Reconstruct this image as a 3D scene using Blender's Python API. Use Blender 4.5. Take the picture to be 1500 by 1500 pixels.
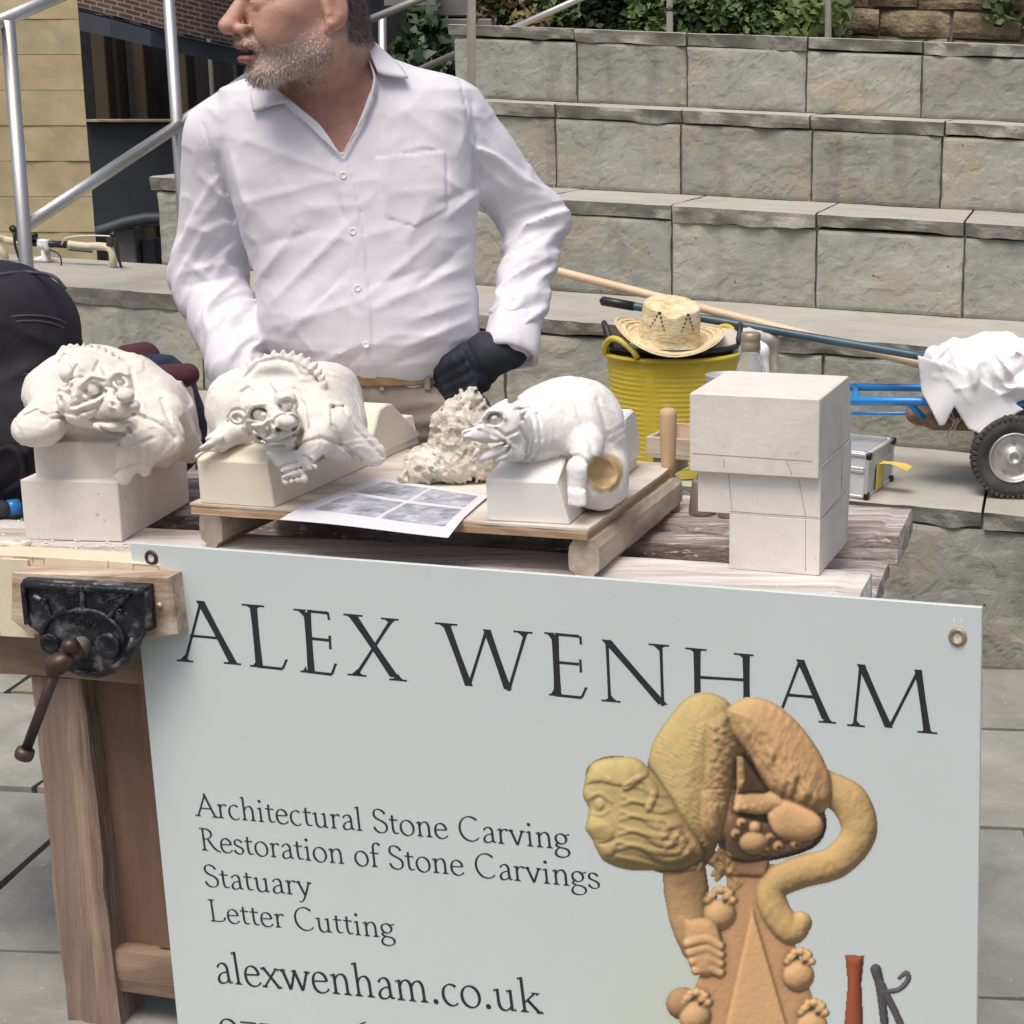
import bpy, math, random
import numpy as np
from mathutils import Vector, Matrix
for o in list(bpy.data.objects): bpy.data.objects.remove(o)
random.seed(7); RNG = np.random.RandomState(11)
scene = bpy.context.scene
COL = scene.collection
# ---------------------------------------------------------------- camera
F, CX, CY, PITCH, CAMH = 2540.0, 1000.0, 750.0, math.radians(13.3), 1.52
cd = bpy.data.cameras.new('camera'); cam = bpy.data.objects.new('camera', cd); COL.objects.link(cam)
cd.sensor_width = 36; cd.sensor_fit = 'HORIZONTAL'; cd.lens = 36 * F / 1500
cd.shift_x = -(CX - 750) / 1500; cd.shift_y = (CY - 750) / 1500
cd.clip_start = 0.05; cd.clip_end = 500
cam.location = (0, 0, CAMH); cam.rotation_euler = (math.pi / 2 - PITCH, 0, 0)
scene.camera = cam
# ---------------------------------------------------------------- light: bright thin overcast
w = bpy.data.worlds.new('World'); scene.world = w; w.use_nodes = True
nt = w.node_tree; bgn = nt.nodes['Background']
sky = nt.nodes.new('ShaderNodeTexSky'); sky.sky_type = 'NISHITA'; sky.sun_disc = False
SUN_EL, SUN_AZ = math.radians(66), math.radians(-158)      # azimuth clockwise from +Y
sky.sun_elevation = SUN_EL; sky.sun_rotation = SUN_AZ; sky.dust_density = 6.0; sky.air_density = 0.8; sky.ozone_density = 0.5
nt.links.new(sky.outputs[0], bgn.inputs[0]); bgn.inputs[1].default_value = 0.105
sd = bpy.data.lights.new('sun', 'SUN'); so = bpy.data.objects.new('sun', sd); COL.objects.link(so)
sd.energy = 1.5; sd.angle = math.radians(28); sd.color = (1, 0.96, 0.9)
sdir = Vector((math.sin(SUN_AZ) * math.cos(SUN_EL), math.cos(SUN_AZ) * math.cos(SUN_EL), math.sin(SUN_EL)))
so.rotation_euler = sdir.to_track_quat('Z', 'Y').to_euler(); so.location = (0, 0, 12)
vs = scene.view_settings; vs.view_transform = 'Standard'; vs.look = 'None'; vs.gamma = 1; vs.use_curve_mapping = False
vs.exposure = 0.36
# ---------------------------------------------------------------- pixel helpers (photo is 1500 x 1500)
CAM = np.array([0, 0, CAMH])
def A(*v): return np.array(v, float)
def ray(u, v):
    x = (u - CX) / F; z = -(v - CY) / F
    return A(x, math.cos(PITCH) + z * math.sin(PITCH), -math.sin(PITCH) + z * math.cos(PITCH))
def at_z(u, v, z):
    d = ray(u, v); return CAM + d * ((z - CAMH) / d[2])
def at_y(u, v, y):
    d = ray(u, v); return CAM + d * (y / d[1])
def on_pl(u, v, p, n):
    d = ray(u, v); return CAM + d * (np.dot(np.asarray(p) - CAM, n) / np.dot(d, n))
def proj(P):
    q = P - CAM; w_ = q[..., 1] * math.cos(PITCH) - q[..., 2] * math.sin(PITCH); up_ = q[..., 1] * math.sin(PITCH) + q[..., 2] * math.cos(PITCH)
    return CX + F * q[..., 0] / w_, CY - F * up_ / w_
# ---------------------------------------------------------------- noise
def _h(ix, iy, iz, s):
    n = (ix * 374761393 + iy * 668265263 + iz * 2147483647 + s * 1274126177) & 0xffffffff
    n = ((n ^ (n >> 13)) * 1274126177) & 0xffffffff
    return ((n ^ (n >> 16)) & 0xffff) / 65535.0
def noise(P, sc=1.0, s=0):
    P = np.asarray(P) * sc; i = np.floor(P).astype(np.int64); f = P - i; f = f * f * (3 - 2 * f)
    r = 0
    for dx in (0, 1):
        for dy in (0, 1):
            for dz in (0, 1):
                wgt = (f[..., 0] if dx else 1 - f[..., 0]) * (f[..., 1] if dy else 1 - f[..., 1]) * (f[..., 2] if dz else 1 - f[..., 2])
                r = r + wgt * _h(i[..., 0] + dx, i[..., 1] + dy, i[..., 2] + dz, s)
    return r * 2 - 1
def fbm(P, sc=1.0, s=0, o=4):
    r = 0; a = 1; t = 0
    for k in range(o):
        r = r + a * noise(P, sc * 2 ** k, s + k); t += a; a *= .5
    return r / t
# ---------------------------------------------------------------- object helpers
def link(o, parent=None):
    COL.objects.link(o)
    if parent is not None: o.parent = parent
    return o
def wloc(o):
    p = Vector((0, 0, 0))
    while o is not None: p = p + o.location; o = o.parent
    return np.array(p)
def tag(o, label=None, cat=None, group=None, kind=None):
    if label: o['label'] = label
    if cat: o['category'] = cat
    if group: o['group'] = group
    if kind: o['kind'] = kind
    return o
def thing(name, label, cat, loc=(0, 0, 0), group=None):
    o = bpy.data.objects.new(name, None); o.empty_display_size = .1; link(o); o.location = tuple(loc)
    return tag(o, label, cat, group)
def mesh(name, V, Fc, mat, parent=None, smooth=False, origin=None, attr=None):
    """V in world coordinates -> one mesh object"""
    V = np.asarray(V, float)
    if parent is not None: off = wloc(parent)
    elif origin is not None: off = np.asarray(origin, float)
    else: off = A(V[:, 0].mean(), V[:, 1].mean(), V[:, 2].min())
    me = bpy.data.meshes.new(name)
    me.from_pydata((V - off).tolist(), [], [list(map(int, f)) for f in Fc]) if not isinstance(Fc, np.ndarray) else quads_to_mesh(me, V - off, Fc)
    if mat is not None: me.materials.append(mat)
    if attr is not None:
        ca = me.color_attributes.new('Col', 'FLOAT_COLOR', 'POINT')
        c = np.ones((len(V), 4), np.float32); c[:, :3] = attr; ca.data.foreach_set('color', c.ravel())
    if smooth: me.polygons.foreach_set('use_smooth', [True] * len(me.polygons))
    me.update()
    o = bpy.data.objects.new(name, me); link(o, parent)
    if parent is None: o.location = tuple(off)
    return o
def quads_to_mesh(me, V, Fc):
    n = len(Fc); k = Fc.shape[1]
    me.vertices.add(len(V)); me.vertices.foreach_set('co', V.astype(np.float32).ravel())
    me.loops.add(n * k); me.loops.foreach_set('vertex_index', Fc.astype(np.int32).ravel())
    me.polygons.add(n); me.polygons.foreach_set('loop_start', np.arange(0, n * k, k, dtype=np.int32))
    me.update(calc_edges=True)
class MB:
    """collects shapes into one mesh"""
    def __init__(s): s.V = []; s.F = []; s.n = 0
    def add(s, V, Fc):
        V = np.asarray(V, float); s.V.append(V)
        for f in Fc: s.F.append([int(i) + s.n for i in f])
        s.n += len(V); return s
    def box(s, c, ax, hs, bev=0.0):
        """box centre c, axes ax (3 unit vectors), half sizes hs, chamfered edges"""
        V, Fc = cbox(hs, bev); s.add(np.asarray(c) + V @ np.asarray(ax, float), Fc); return s
    def tube(s, pts, r, n=12, cap=True):
        V, Fc = tube(pts, r, n, cap); return s.add(V, Fc)
    def build(s, name, mat, parent=None, smooth=False, origin=None):
        return mesh(name, np.concatenate(s.V), s.F, mat, parent, smooth, origin)
def cbox(hs, b=0.0):
    hx, hy, hz = hs
    if b <= 0:
        V = [(x, y, z) for x in (-hx, hx) for y in (-hy, hy) for z in (-hz, hz)]
        return A(*V), [(0, 1, 3, 2), (4, 6, 7, 5), (0, 4, 5, 1), (2, 3, 7, 6), (0, 2, 6, 4), (1, 5, 7, 3)]
    V = []; idx = {}
    for x in (-1, 1):
        for y in (-1, 1):
            for z in (-1, 1):
                for k in range(3):
                    p = [x * (hx - b), y * (hy - b), z * (hz - b)]
                    p[k] = (x, y, z)[k] * (hx, hy, hz)[k]; idx[(x, y, z, k)] = len(V); V.append(p)
    Fc = []
    for k in range(3):
        a, c = [(1, 2), (2, 0), (0, 1)][k]
        for sg in (-1, 1):
            def key(i, j):
                q = [0, 0, 0]; q[k] = sg; q[a] = i; q[c] = j; return idx[(*q, k)]
            f = [key(-1, -1), key(1, -1), key(1, 1), key(-1, 1)]; Fc.append(f if sg > 0 else f[::-1])
    for k in range(3):      # edge chamfers along axis k
        a, c = [(1, 2), (2, 0), (0, 1)][k]
        for i in (-1, 1):
            for j in (-1, 1):
                def key(t, kk):
                    q = [0, 0, 0]; q[k] = t; q[a] = i; q[c] = j; return idx[(*q, kk)]
                f = [key(-1, a), key(1, a), key(1, c), key(-1, c)]; Fc.append(f if i * j < 0 else f[::-1])
    for x in (-1, 1):
        for y in (-1, 1):
            for z in (-1, 1):
                f = [idx[(x, y, z, k)] for k in range(3)]; Fc.append(f if x * y * z > 0 else f[::-1])
    return A(*V), Fc
def frame_of(t):
    t = t / np.linalg.norm(t); u = np.cross(t, A(0, 0, 1))
    if np.linalg.norm(u) < .05: u = np.cross(t, A(0, 1, 0))
    u /= np.linalg.norm(u); return u, np.cross(u, t)
def tube(pts, r, n=12, cap=True):
    pts = [np.asarray(p, float) for p in pts]; m = len(pts); V = []; Fc = []
    rr = r if hasattr(r, '__len__') else [r] * m
    u = None
    for i, p in enumerate(pts):
        t = pts[min(i + 1, m - 1)] - pts[max(i - 1, 0)]; t = t / (np.linalg.norm(t) + 1e-12)
        if u is None: u, v = frame_of(t)
        else:
            u = u - t * np.dot(u, t); u /= np.linalg.norm(u); v = np.cross(u, t)
        for k in range(n):
            a = 2 * math.pi * k / n; V.append(p + rr[i] * (u * math.cos(a) + v * math.sin(a)))
    for i in range(m - 1):
        for k in range(n):
            k2 = (k + 1) % n; Fc.append((i * n + k, (i + 1) * n + k, (i + 1) * n + k2, i * n + k2))
    if cap: Fc.append(list(range(n))); Fc.append(list(range((m - 1) * n, m * n))[::-1])
    return A(*V), Fc
def lathe(prof, c, ax=None, n=32, close=True):
    """prof [(r, h)] turned round axis through c"""
    if ax is None: ax = (A(1, 0, 0), A(0, 1, 0), A(0, 0, 1))
    V = []; Fc = []; m = len(prof)
    for r, h in prof:
        for k in range(n):
            a = 2 * math.pi * k / n; V.append(np.asarray(c) + ax[0] * r * math.cos(a) + ax[1] * r * math.sin(a) + ax[2] * h)
    for i in range(m - 1):
        for k in range(n):
            k2 = (k + 1) % n; Fc.append((i * n + k, i * n + k2, (i + 1) * n + k2, (i + 1) * n + k))
    if close: Fc.append(list(range(n))[::-1]); Fc.append(list(range((m - 1) * n, m * n)))
    return A(*V), Fc
def smooth_path(pts, k=6):
    P = [np.asarray(p, float) for p in pts]; P = [2 * P[0] - P[1]] + P + [2 * P[-1] - P[-2]]; out = []
    for i in range(1, len(P) - 2):
        for j in range(k):
            t = j / k; a, b, c, d = P[i - 1:i + 3]
            out.append(.5 * (2 * b + (c - a) * t + (2 * a - 5 * b + 4 * c - d) * t * t + (3 * b - a - 3 * c + d) * t ** 3))
    out.append(P[-2]); return out
def gridbox(lo, hi, res):
    """subdivided box surface, welded"""
    lo = np.asarray(lo, float); hi = np.asarray(hi, float); n = np.maximum(1, np.round((hi - lo) / res).astype(int))
    idx = {}; V = []; Fc = []
    def vid(i, j, k):
        q = (i, j, k)
        if q not in idx: idx[q] = len(V); V.append(lo + (hi - lo) * A(i / n[0], j / n[1], k / n[2]))
        return idx[q]
    for ax in range(3):
        a, b = [(1, 2), (2, 0), (0, 1)][ax]
        for sd_ in (0, n[ax]):
            for i in range(n[a]):
                for j in range(n[b]):
                    f = []
                    for (p, q) in ((i, j), (i + 1, j), (i + 1, j + 1), (i, j + 1)):
                        c = [0, 0, 0]; c[ax] = sd_; c[a] = p; c[b] = q; f.append(vid(*c))
                    Fc.append(f if sd_ else f[::-1])
    return A(*V), Fc
# ---------------------------------------------------------------- signed-distance sculpting
def smin(a, b, k): 
    h = np.clip(.5 + .5 * (b - a) / k, 0, 1); return b + (a - b) * h - k * h * (1 - h)
def smax(a, b, k): return -smin(-a, -b, k)
def sd_sph(P, c, r): return np.linalg.norm(P - c, axis=-1) - r
def sd_ell(P, c, r, R=None):
    q = P - c
    if R is not None: q = q @ np.asarray(R).T
    r = np.asarray(r, float); k0 = np.linalg.norm(q / r, axis=-1); k1 = np.linalg.norm(q / r ** 2, axis=-1)
    return k0 * (k0 - 1) / (k1 + 1e-9)
def sd_cap(P, a, b, ra, rb=None):
    a = np.asarray(a, float); b = np.asarray(b, float); rb = ra if rb is None else rb
    ab = b - a; t = np.clip(((P - a) @ ab) / (ab @ ab + 1e-12), 0, 1)
    return np.linalg.norm(P - a - t[..., None] * ab, axis=-1) - (ra + (rb - ra) * t)
def sd_box(P, c, hs, R=None, r=0.0):
    q = P - c
    if R is not None: q = q @ np.asarray(R).T
    q = np.abs(q) - (np.asarray(hs) - r)
    return np.linalg.norm(np.maximum(q, 0), axis=-1) + np.minimum(q.max(-1), 0) - r
def seg_d(P, a, b):
    a = np.asarray(a, float); b = np.asarray(b, float); ab = b - a; t = np.clip(((P - a) @ ab) / (ab @ ab + 1e-12), 0, 1)
    return np.linalg.norm(P - a - t[..., None] * ab, axis=-1), t
def rot(ax, deg): return np.array(Matrix.Rotation(math.radians(deg), 3, ax))
def surfnet(f, lo, hi, h, slack=1.6):
    lo = np.asarray(lo, float); hi = np.asarray(hi, float); K = 4
    nb = np.ceil((hi - lo) / (h * K)).astype(int); n = nb * K
    # coarse pass at block centres
    cx = [lo[i] + (np.arange(nb[i]) + .5) * h * K for i in range(3)]
    cc = np.stack(np.meshgrid(*cx, indexing='ij'), -1).reshape(-1, 3)
    dc = f(cc).reshape(nb); act = np.abs(dc) < h * K * slack
    act_p = act.copy()
    sh = n + 1; V = np.ones(sh) 
    big = np.where(dc < 0, -1.0, 1.0)
    V[:-1, :-1, :-1] = big.repeat(K, 0).repeat(K, 1).repeat(K, 2)
    m = np.zeros(sh, bool); blk = act_p.repeat(K, 0).repeat(K, 1).repeat(K, 2)
    for dx in (0, 1):
        for dy in (0, 1):
            for dz in (0, 1):
                m[dx:dx + n[0], dy:dy + n[1], dz:dz + n[2]] |= blk
    ii = np.argwhere(m); vals = np.empty(len(ii))
    for s in range(0, len(ii), 200000): vals[s:s + 200000] = f(lo + ii[s:s + 200000] * h)
    V[m] = vals
    V[0] = V[-1] = 1; V[:, 0] = V[:, -1] = 1; V[:, :, 0] = V[:, :, -1] = 1
    ins = V < 0
    cnt = np.zeros(n, int); acc = np.zeros((*n, 3))
    def sl(o): return tuple(slice(o[i], o[i] + n[i]) for i in range(3))
    for ax in range(3):
        e = np.eye(3, dtype=int)[ax]; b, c = [k for k in range(3) if k != ax]
        for db in (0, 1):
            for dc_ in (0, 1):
                o = np.zeros(3, int); o[b] = db; o[c] = dc_
                v0 = V[sl(o)]; v1 = V[sl(o + e)]; cr = (v0 < 0) != (v1 < 0)
                t = np.where(cr, v0 / np.where(cr, v0 - v1, 1), 0); cnt += cr
                for k in range(3): acc[..., k] += np.where(cr, (t if k == ax else o[k]), 0)
    has = cnt > 0; ids = -np.ones(n, int); ids[has] = np.arange(has.sum())
    base = np.argwhere(has); VV = lo + (base + acc[has] / cnt[has][:, None]) * h
    Q = []
    for ax in range(3):
        b, c = [(1, 2), (2, 0), (0, 1)][ax]
        a0 = [slice(1, n[i]) for i in range(3)]; a1 = list(a0); a0[ax] = slice(0, n[ax]); a1[ax] = slice(1, n[ax] + 1)
        s0 = ins[tuple(a0)]; s1 = ins[tuple(a1)]; e = np.argwhere(s0 != s1); off = np.ones(3, int); off[ax] = 0; e = e + off
        flip = ins[tuple(e.T)]
        def g(db, dc_):
            q = e.copy(); q[:, b] -= db; q[:, c] -= dc_; return ids[tuple(q.T)]
        quad = np.stack([g(1, 1), g(0, 1), g(0, 0), g(1, 0)], 1)
        quad[~flip] = quad[~flip][:, ::-1]; Q.append(quad)
    Q = np.concatenate(Q); Q = Q[(Q >= 0).all(1)]
    return VV, Q
# ---------------------------------------------------------------- materials
def mat(name, c1, c2=None, sc=4.0, rough=.8, bump=0.0, bsc=30.0, det=5.0, stretch=(1, 1, 1), mid=.5, width=.3, metal=0.0,
        c3=None, sc3=1.5, f3=.5, rnd=0.0, spots=None, attr=False, sss=0.0, spec=.5, coat=0.0, dist=0.0, bdist=.004, gen=False, band=None, sheen=0.0, finebump=0.0, nr=.55, drip=None):
    m = bpy.data.materials.new(name); m.use_nodes = True; t = m.node_tree; N = t.nodes; L = t.links
    b = N['Principled BSDF']; b.inputs['Roughness'].default_value = rough; b.inputs['Metallic'].default_value = metal
    b.inputs['Specular IOR Level'].default_value = spec; b.inputs['Coat Weight'].default_value = coat
    if sheen: b.inputs['Sheen Weight'].default_value = sheen
    tc = N.new('ShaderNodeTexCoord'); mp = N.new('ShaderNodeMapping'); mp.inputs['Scale'].default_value = stretch
    L.new(tc.outputs['Object'], mp.inputs[0])
    oi = N.new('ShaderNodeObjectInfo'); vm = N.new('ShaderNodeVectorMath'); vm.operation = 'MULTIPLY_ADD'
    vm.inputs[1].default_value = (1, 1, 1); cmb = N.new('ShaderNodeMath'); cmb.operation = 'MULTIPLY'; cmb.inputs[1].default_value = 37.0
    L.new(oi.outputs['Random'], cmb.inputs[0]); L.new(mp.outputs[0], vm.inputs[0]); L.new(cmb.outputs[0], vm.inputs[2])
    vec = vm.outputs[0]
    def nz(s, d=det, dd=dist, r=nr):
        n = N.new('ShaderNodeTexNoise'); n.inputs['Scale'].default_value = s; n.inputs['Detail'].default_value = d
        n.inputs['Distortion'].default_value = dd; n.inputs['Roughness'].default_value = r; L.new(vec, n.inputs['Vector']); return n.outputs['Fac']
    def ramp(fac, p0, p1, a, c):
        r = N.new('ShaderNodeValToRGB'); r.color_ramp.elements[0].position = max(0, p0); r.color_ramp.elements[1].position = min(1, p1)
        r.color_ramp.elements[0].color = (*a, 1); r.color_ramp.elements[1].color = (*c, 1); L.new(fac, r.inputs[0]); return r.outputs[0]
    def mix(fac, a, c, mode='MIX'):
        x = N.new('ShaderNodeMix'); x.data_type = 'RGBA'; x.blend_type = mode
        if isinstance(fac, float): x.inputs[0].default_value = fac
        else: L.new(fac, x.inputs[0])
        for s, i in ((a, 6), (c, 7)):
            if isinstance(s, tuple): x.inputs[i].default_value = (*s, 1)
            else: L.new(s, x.inputs[i])
        return x.outputs[2]
    if attr:
        at = N.new('ShaderNodeAttribute'); at.attribute_name = 'Col'; col = at.outputs['Color']
        if c2 is not None: col = mix(1.0, col, ramp(nz(sc), mid - width / 2, mid + width / 2, c1, c2), 'MULTIPLY')
    elif c2 is None:
        rgb = N.new('ShaderNodeRGB'); rgb.outputs[0].default_value = (*c1, 1); col = rgb.outputs[0]
    else: col = ramp(nz(sc), mid - width / 2, mid + width / 2, c1, c2)
    if c3 is not None:
        fz = ramp(nz(sc3, 4.0, .4), f3 - .08, f3 + .12, (0, 0, 0), (1, 1, 1)); col = mix(fz, col, c3)
    if spots is not None:      # (colour, scale, threshold)
        sp = ramp(nz(spots[1], 2.0), spots[2], spots[2] + .04, (0, 0, 0), (1, 1, 1)); col = mix(sp, col, spots[0])
    if drip is not None:
        mp2 = N.new('ShaderNodeMapping'); mp2.inputs['Scale'].default_value = (2.2, 2.2, .35); L.new(vec, mp2.inputs[0]); nd = N.new('ShaderNodeTexNoise'); nd.inputs['Scale'].default_value = drip[1]; nd.inputs['Detail'].default_value = 6; L.new(mp2.outputs[0], nd.inputs['Vector'])
        col = mix(ramp(nd.outputs['Fac'], drip[2] - .08, drip[2] + .12, (0, 0, 0), (.8, .8, .8)), col, drip[0])
    if rnd > 0:
        mm = N.new('ShaderNodeMapRange'); mm.inputs[3].default_value = 1 - rnd; mm.inputs[4].default_value = 1 + rnd
        L.new(oi.outputs['Random'], mm.inputs[0]); hs = N.new('ShaderNodeHueSaturation'); L.new(mm.outputs[0], hs.inputs['Value']); L.new(col, hs.inputs['Color']); col = hs.outputs[0]
    L.new(col, b.inputs['Base Color'])
    if sss > 0:
        b.inputs['Subsurface Weight'].default_value = sss; b.inputs['Subsurface Radius'].default_value = (.012, .004, .002); b.inputs['Subsurface Scale'].default_value = 1.0
    if bump > 0:
        bn = N.new('ShaderNodeBump'); bn.inputs['Strength'].default_value = bump; bn.inputs['Distance'].default_value = bdist
        L.new(nz(bsc, 6.0, dist, .6), bn.inputs['Height']); L.new(bn.outputs[0], b.inputs['Normal'])
        if finebump:
            b2 = N.new('ShaderNodeBump'); b2.inputs['Strength'].default_value = finebump; b2.inputs['Distance'].default_value = .001
            L.new(nz(bsc * 12, 3.0), b2.inputs['Height']); L.new(bn.outputs[0], b2.inputs['Normal']); L.new(b2.outputs[0], b.inputs['Normal'])
    return m
M = {}
M['riven'] = mat('riven_stone', (.255, .262, .225), (.40, .405, .352), 3.4, .85, .85, 17, det=9, nr=.66, drip=((.21, .205, .175), 5.0, .62), c3=(.37, .325, .235), sc3=2.6, f3=.60, rnd=.12, dist=.45, bdist=.012, spots=((.07, .07, .06), 55, .70), finebump=.25, width=.5)
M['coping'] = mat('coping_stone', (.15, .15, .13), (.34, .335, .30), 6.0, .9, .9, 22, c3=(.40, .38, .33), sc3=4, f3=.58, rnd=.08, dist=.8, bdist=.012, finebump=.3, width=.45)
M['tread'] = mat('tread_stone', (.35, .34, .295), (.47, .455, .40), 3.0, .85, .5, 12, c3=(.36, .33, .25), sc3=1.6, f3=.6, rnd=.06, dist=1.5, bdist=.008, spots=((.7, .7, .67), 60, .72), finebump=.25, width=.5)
M['mortar'] = mat('mortar', (.20, .185, .155), (.32, .295, .25), 20, .95, .8, 60)
M['paving'] = mat('paving_slate', (.20, .205, .18), (.36, .36, .325), 3.5, .8, .5, 10, c3=(.24, .22, .16), sc3=1.2, f3=.58, rnd=.13, dist=1.5, bdist=.008, spots=((.60, .60, .57), 95, .70), finebump=.4, width=.5)
M['ground'] = mat('ground_dirt', (.06, .06, .045), (.12, .11, .09), 15, .95, .6, 40)
M['sandstone'] = mat('sandstone', (.45, .36, .20), (.56, .47, .29), 5, .9, .4, 30, c3=(.34, .30, .21), sc3=1.6, f3=.6, rnd=.05, finebump=.3)
M['rubble'] = mat('rubble_stone', (.26, .20, .12), (.42, .35, .23), 8, .95, 1.0, 25, c3=(.18, .14, .09), sc3=5, f3=.55, rnd=.2, bdist=.02)
M['lime'] = mat('limestone', (.69, .655, .60), (.765, .73, .675), 9, .88, .30, 70, det=8, nr=.68, rnd=.02, finebump=.5, c3=(.63, .585, .51), sc3=7, f3=.62, spots=((.56, .51, .44), 38, .70))
M['lime_warm'] = mat('limestone_warm', (.72, .66, .53), (.77, .72, .61), 5, .85, .22, 50, finebump=.25)
M['plaster'] = mat('plaster_white', (.77, .755, .72), (.82, .805, .775), 9, .75, .12, 50, finebump=.15)
M['carve'] = mat('carved_stone', (1, 1, 1), (.90, .885, .86), 26, .92, .8, 75, det=8, nr=.7, finebump=.6, attr=True, bdist=.003)
M['pencil'] = mat('pencil_line', (.16, .15, .15), rough=.9)
M['rock'] = mat('raw_rock', (.56, .52, .44), (.74, .70, .62), 18, .95, .9, 45, c3=(.40, .35, .26), sc3=22, f3=.6, bdist=.01, finebump=.4)
M['bench'] = mat('bench_wood', (.17, .125, .11), (.46, .39, .355), 9, .88, 1.0, 26, det=9, nr=.72, stretch=(.22, 3.4, 3.4), c3=(.66, .63, .60), sc3=7, f3=.53, bdist=.008, finebump=.6, width=.34, spots=((.74, .72, .69), 34, .60))
M['bench_dusty'] = mat('bench_wood_dusty', (.34, .28, .245), (.64, .60, .56), 9, .9, 1.0, 24, det=9, nr=.72, stretch=(.35, 2.6, 2.6), c3=(.74, .72, .69), sc3=6, f3=.47, bdist=.008, finebump=.6, width=.36)
M['legwood'] = mat('leg_wood', (.15, .095, .07), (.34, .245, .19), 8, .88, 1.0, 20, det=9, nr=.7, stretch=(3.5, 3.5, .22), c3=(.42, .30, .23), sc3=5, f3=.6, bdist=.01, finebump=.4, width=.5)
M['panelwood'] = mat('panel_wood', (.15, .085, .058), (.225, .135, .095), 6, .75, .4, 18, det=8, nr=.66, stretch=(2, 2, .4), c3=(.28, .18, .13), sc3=3, f3=.62)
M['beamwood'] = mat('beam_wood', (.20, .13, .09), (.36, .25, .18), 8, det=9, nr=.7, rough=.85, bump=.7, bsc=20, **{}) if False else mat('beam_wood', (.20, .13, .09), (.36, .25, .18), 6, .8, .6, 16, stretch=(.3, 3, 3), c3=(.20, .10, .06), sc3=3, f3=.6)
M['pine'] = mat('pine_wood', (.47, .36, .26), (.62, .50, .39), 8, .8, .4, 20, stretch=(.3, 3, 3), c3=(.66, .58, .49), sc3=4, f3=.56, finebump=.3)
M['ply'] = mat('plywood_top', (.45, .37, .30), (.58, .495, .42), 6, det=8, nr=.68, rough=.85, bump=.4, bsc=18, stretch=(.3, 2, 2), c3=(.70, .65, .58), sc3=6, f3=.52, finebump=.4) if True else mat('plywood_top', (.55, .43, .33), (.66, .54, .43), 5, .8, .3, 16, stretch=(.3, 2, 2), c3=(.74, .67, .58), sc3=5, f3=.55, finebump=.3)
M['plyedge'] = mat('plywood_edge', (.40, .27, .16), (.68, .54, .38), 1.0, .85, .3, 20, stretch=(.3, .3, 260), width=.15)
M['oldbatten'] = mat('bearer_wood', (.29, .225, .17), (.50, .42, .34), 7, .85, .6, 18, stretch=(3, .3, 3), c3=(.60, .53, .45), sc3=4, f3=.56, finebump=.3)
M['handle'] = mat('handle_wood', (.50, .34, .20), (.60, .43, .27), 6, .6, .2, 20, stretch=(3, 3, .3))
M['broom'] = mat('pole_wood', (.66, .47, .31), (.74, .56, .39), 6, .5, .1, 20)
M['jaw'] = mat('jaw_lining', (.66, .58, .42), (.74, .67, .52), 6, .85, .3, 30, c3=(.55, .44, .31), sc3=5, f3=.6)
M['jawwood'] = mat('jaw_wood', (.25, .17, .11), (.50, .38, .28), 9, .85, .9, 24, det=9, nr=.72, width=.3, stretch=(.4, 2, 2), c3=(.68, .60, .50), sc3=6, f3=.56)
M['iron'] = mat('cast_iron', (.012, .013, .017), (.045, .047, .055), 18, .36, .8, 55, metal=.5, c3=(.26, .26, .27), sc3=26, f3=.60, bdist=.006, nr=.7)
M['rust'] = mat('brown_steel', (.055, .035, .030), (.10, .065, .055), 12, .45, .2, 50, metal=.5)
M['steel'] = mat('brushed_steel', (.48, .47, .455), (.60, .59, .575), 4, .45, .05, 60, metal=.9)
M['screw'] = mat('worn_steel', (.35, .33, .31), (.5, .48, .46), 14, .5, .3, 40, metal=.7)
M['brass'] = mat('dull_brass', (.33, .27, .19), (.45, .38, .28), 20, .5, .2, 60, metal=.6)
M['ironhead'] = mat('dull_iron', (.22, .19, .15), (.34, .30, .25), 10, .6, .2, 40, metal=.4)
M['sign'] = mat('sign_board', (.585, .65, .65), (.615, .675, .675), 1.5, .38, .03, 300, spec=.4, spots=((.44, .49, .51), 120, .76))
M['signedge'] = mat('sign_edge', (.82, .83, .83), rough=.6)
M['ink'] = mat('black_ink', (.022, .024, .035), rough=.5)
M['print'] = mat('printed_picture', (1, 1, 1), rough=.42, attr=True, spec=.4)
M['paper'] = mat('paper', (.66, .67, .71), rough=.8)
M['photoink'] = mat('grey_photo_print', (.16, .17, .21), (.42, .44, .50), 30, .6, det=9, nr=.7, width=.3, c3=(.55, .57, .62), sc3=22, f3=.54)
M['yellow'] = mat('yellow_rubber', (.58, .43, .03), (.66, .51, .06), 6, .55, .1, 60, c3=(.64, .55, .16), sc3=8, f3=.64)
M['blackrub'] = mat('black_rubber', (.02, .02, .022), (.04, .04, .042), 8, .55)
M['straw'] = mat('straw', (.62, .47, .25), (.80, .68, .44), 40, .8, .9, 55, stretch=(1, 1, 2.2), bdist=.004, c3=(.84, .75, .54), sc3=10, f3=.56)
M['strawhole'] = mat('straw_hole', (.10, .06, .03), rough=.9)
M['canvas'] = mat('canvas_cloth', (.56, .50, .42), (.66, .60, .52), 6, .9, .3, 40)
M['whitecloth'] = mat('white_cotton', (.78, .78, .80), (.83, .83, .85), 4, .9, .12, 30, finebump=.12, c3=(.72, .72, .76), sc3=5, f3=.66)
M['burlap'] = mat('burlap', (.19, .12, .08), (.30, .20, .14), 40, .95, .6, 160)
M['twine'] = mat('twine', (.46, .35, .25), (.55, .44, .33), 40, .95)
M['blue'] = mat('blue_paint', (.010, .19, .52), (.015, .23, .60), 6, .35, .05, 30, coat=.2)
M['bluegrey'] = mat('bluegrey_tube', (.035, .075, .10), (.06, .11, .14), 10, .4, .1, 30)
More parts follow.
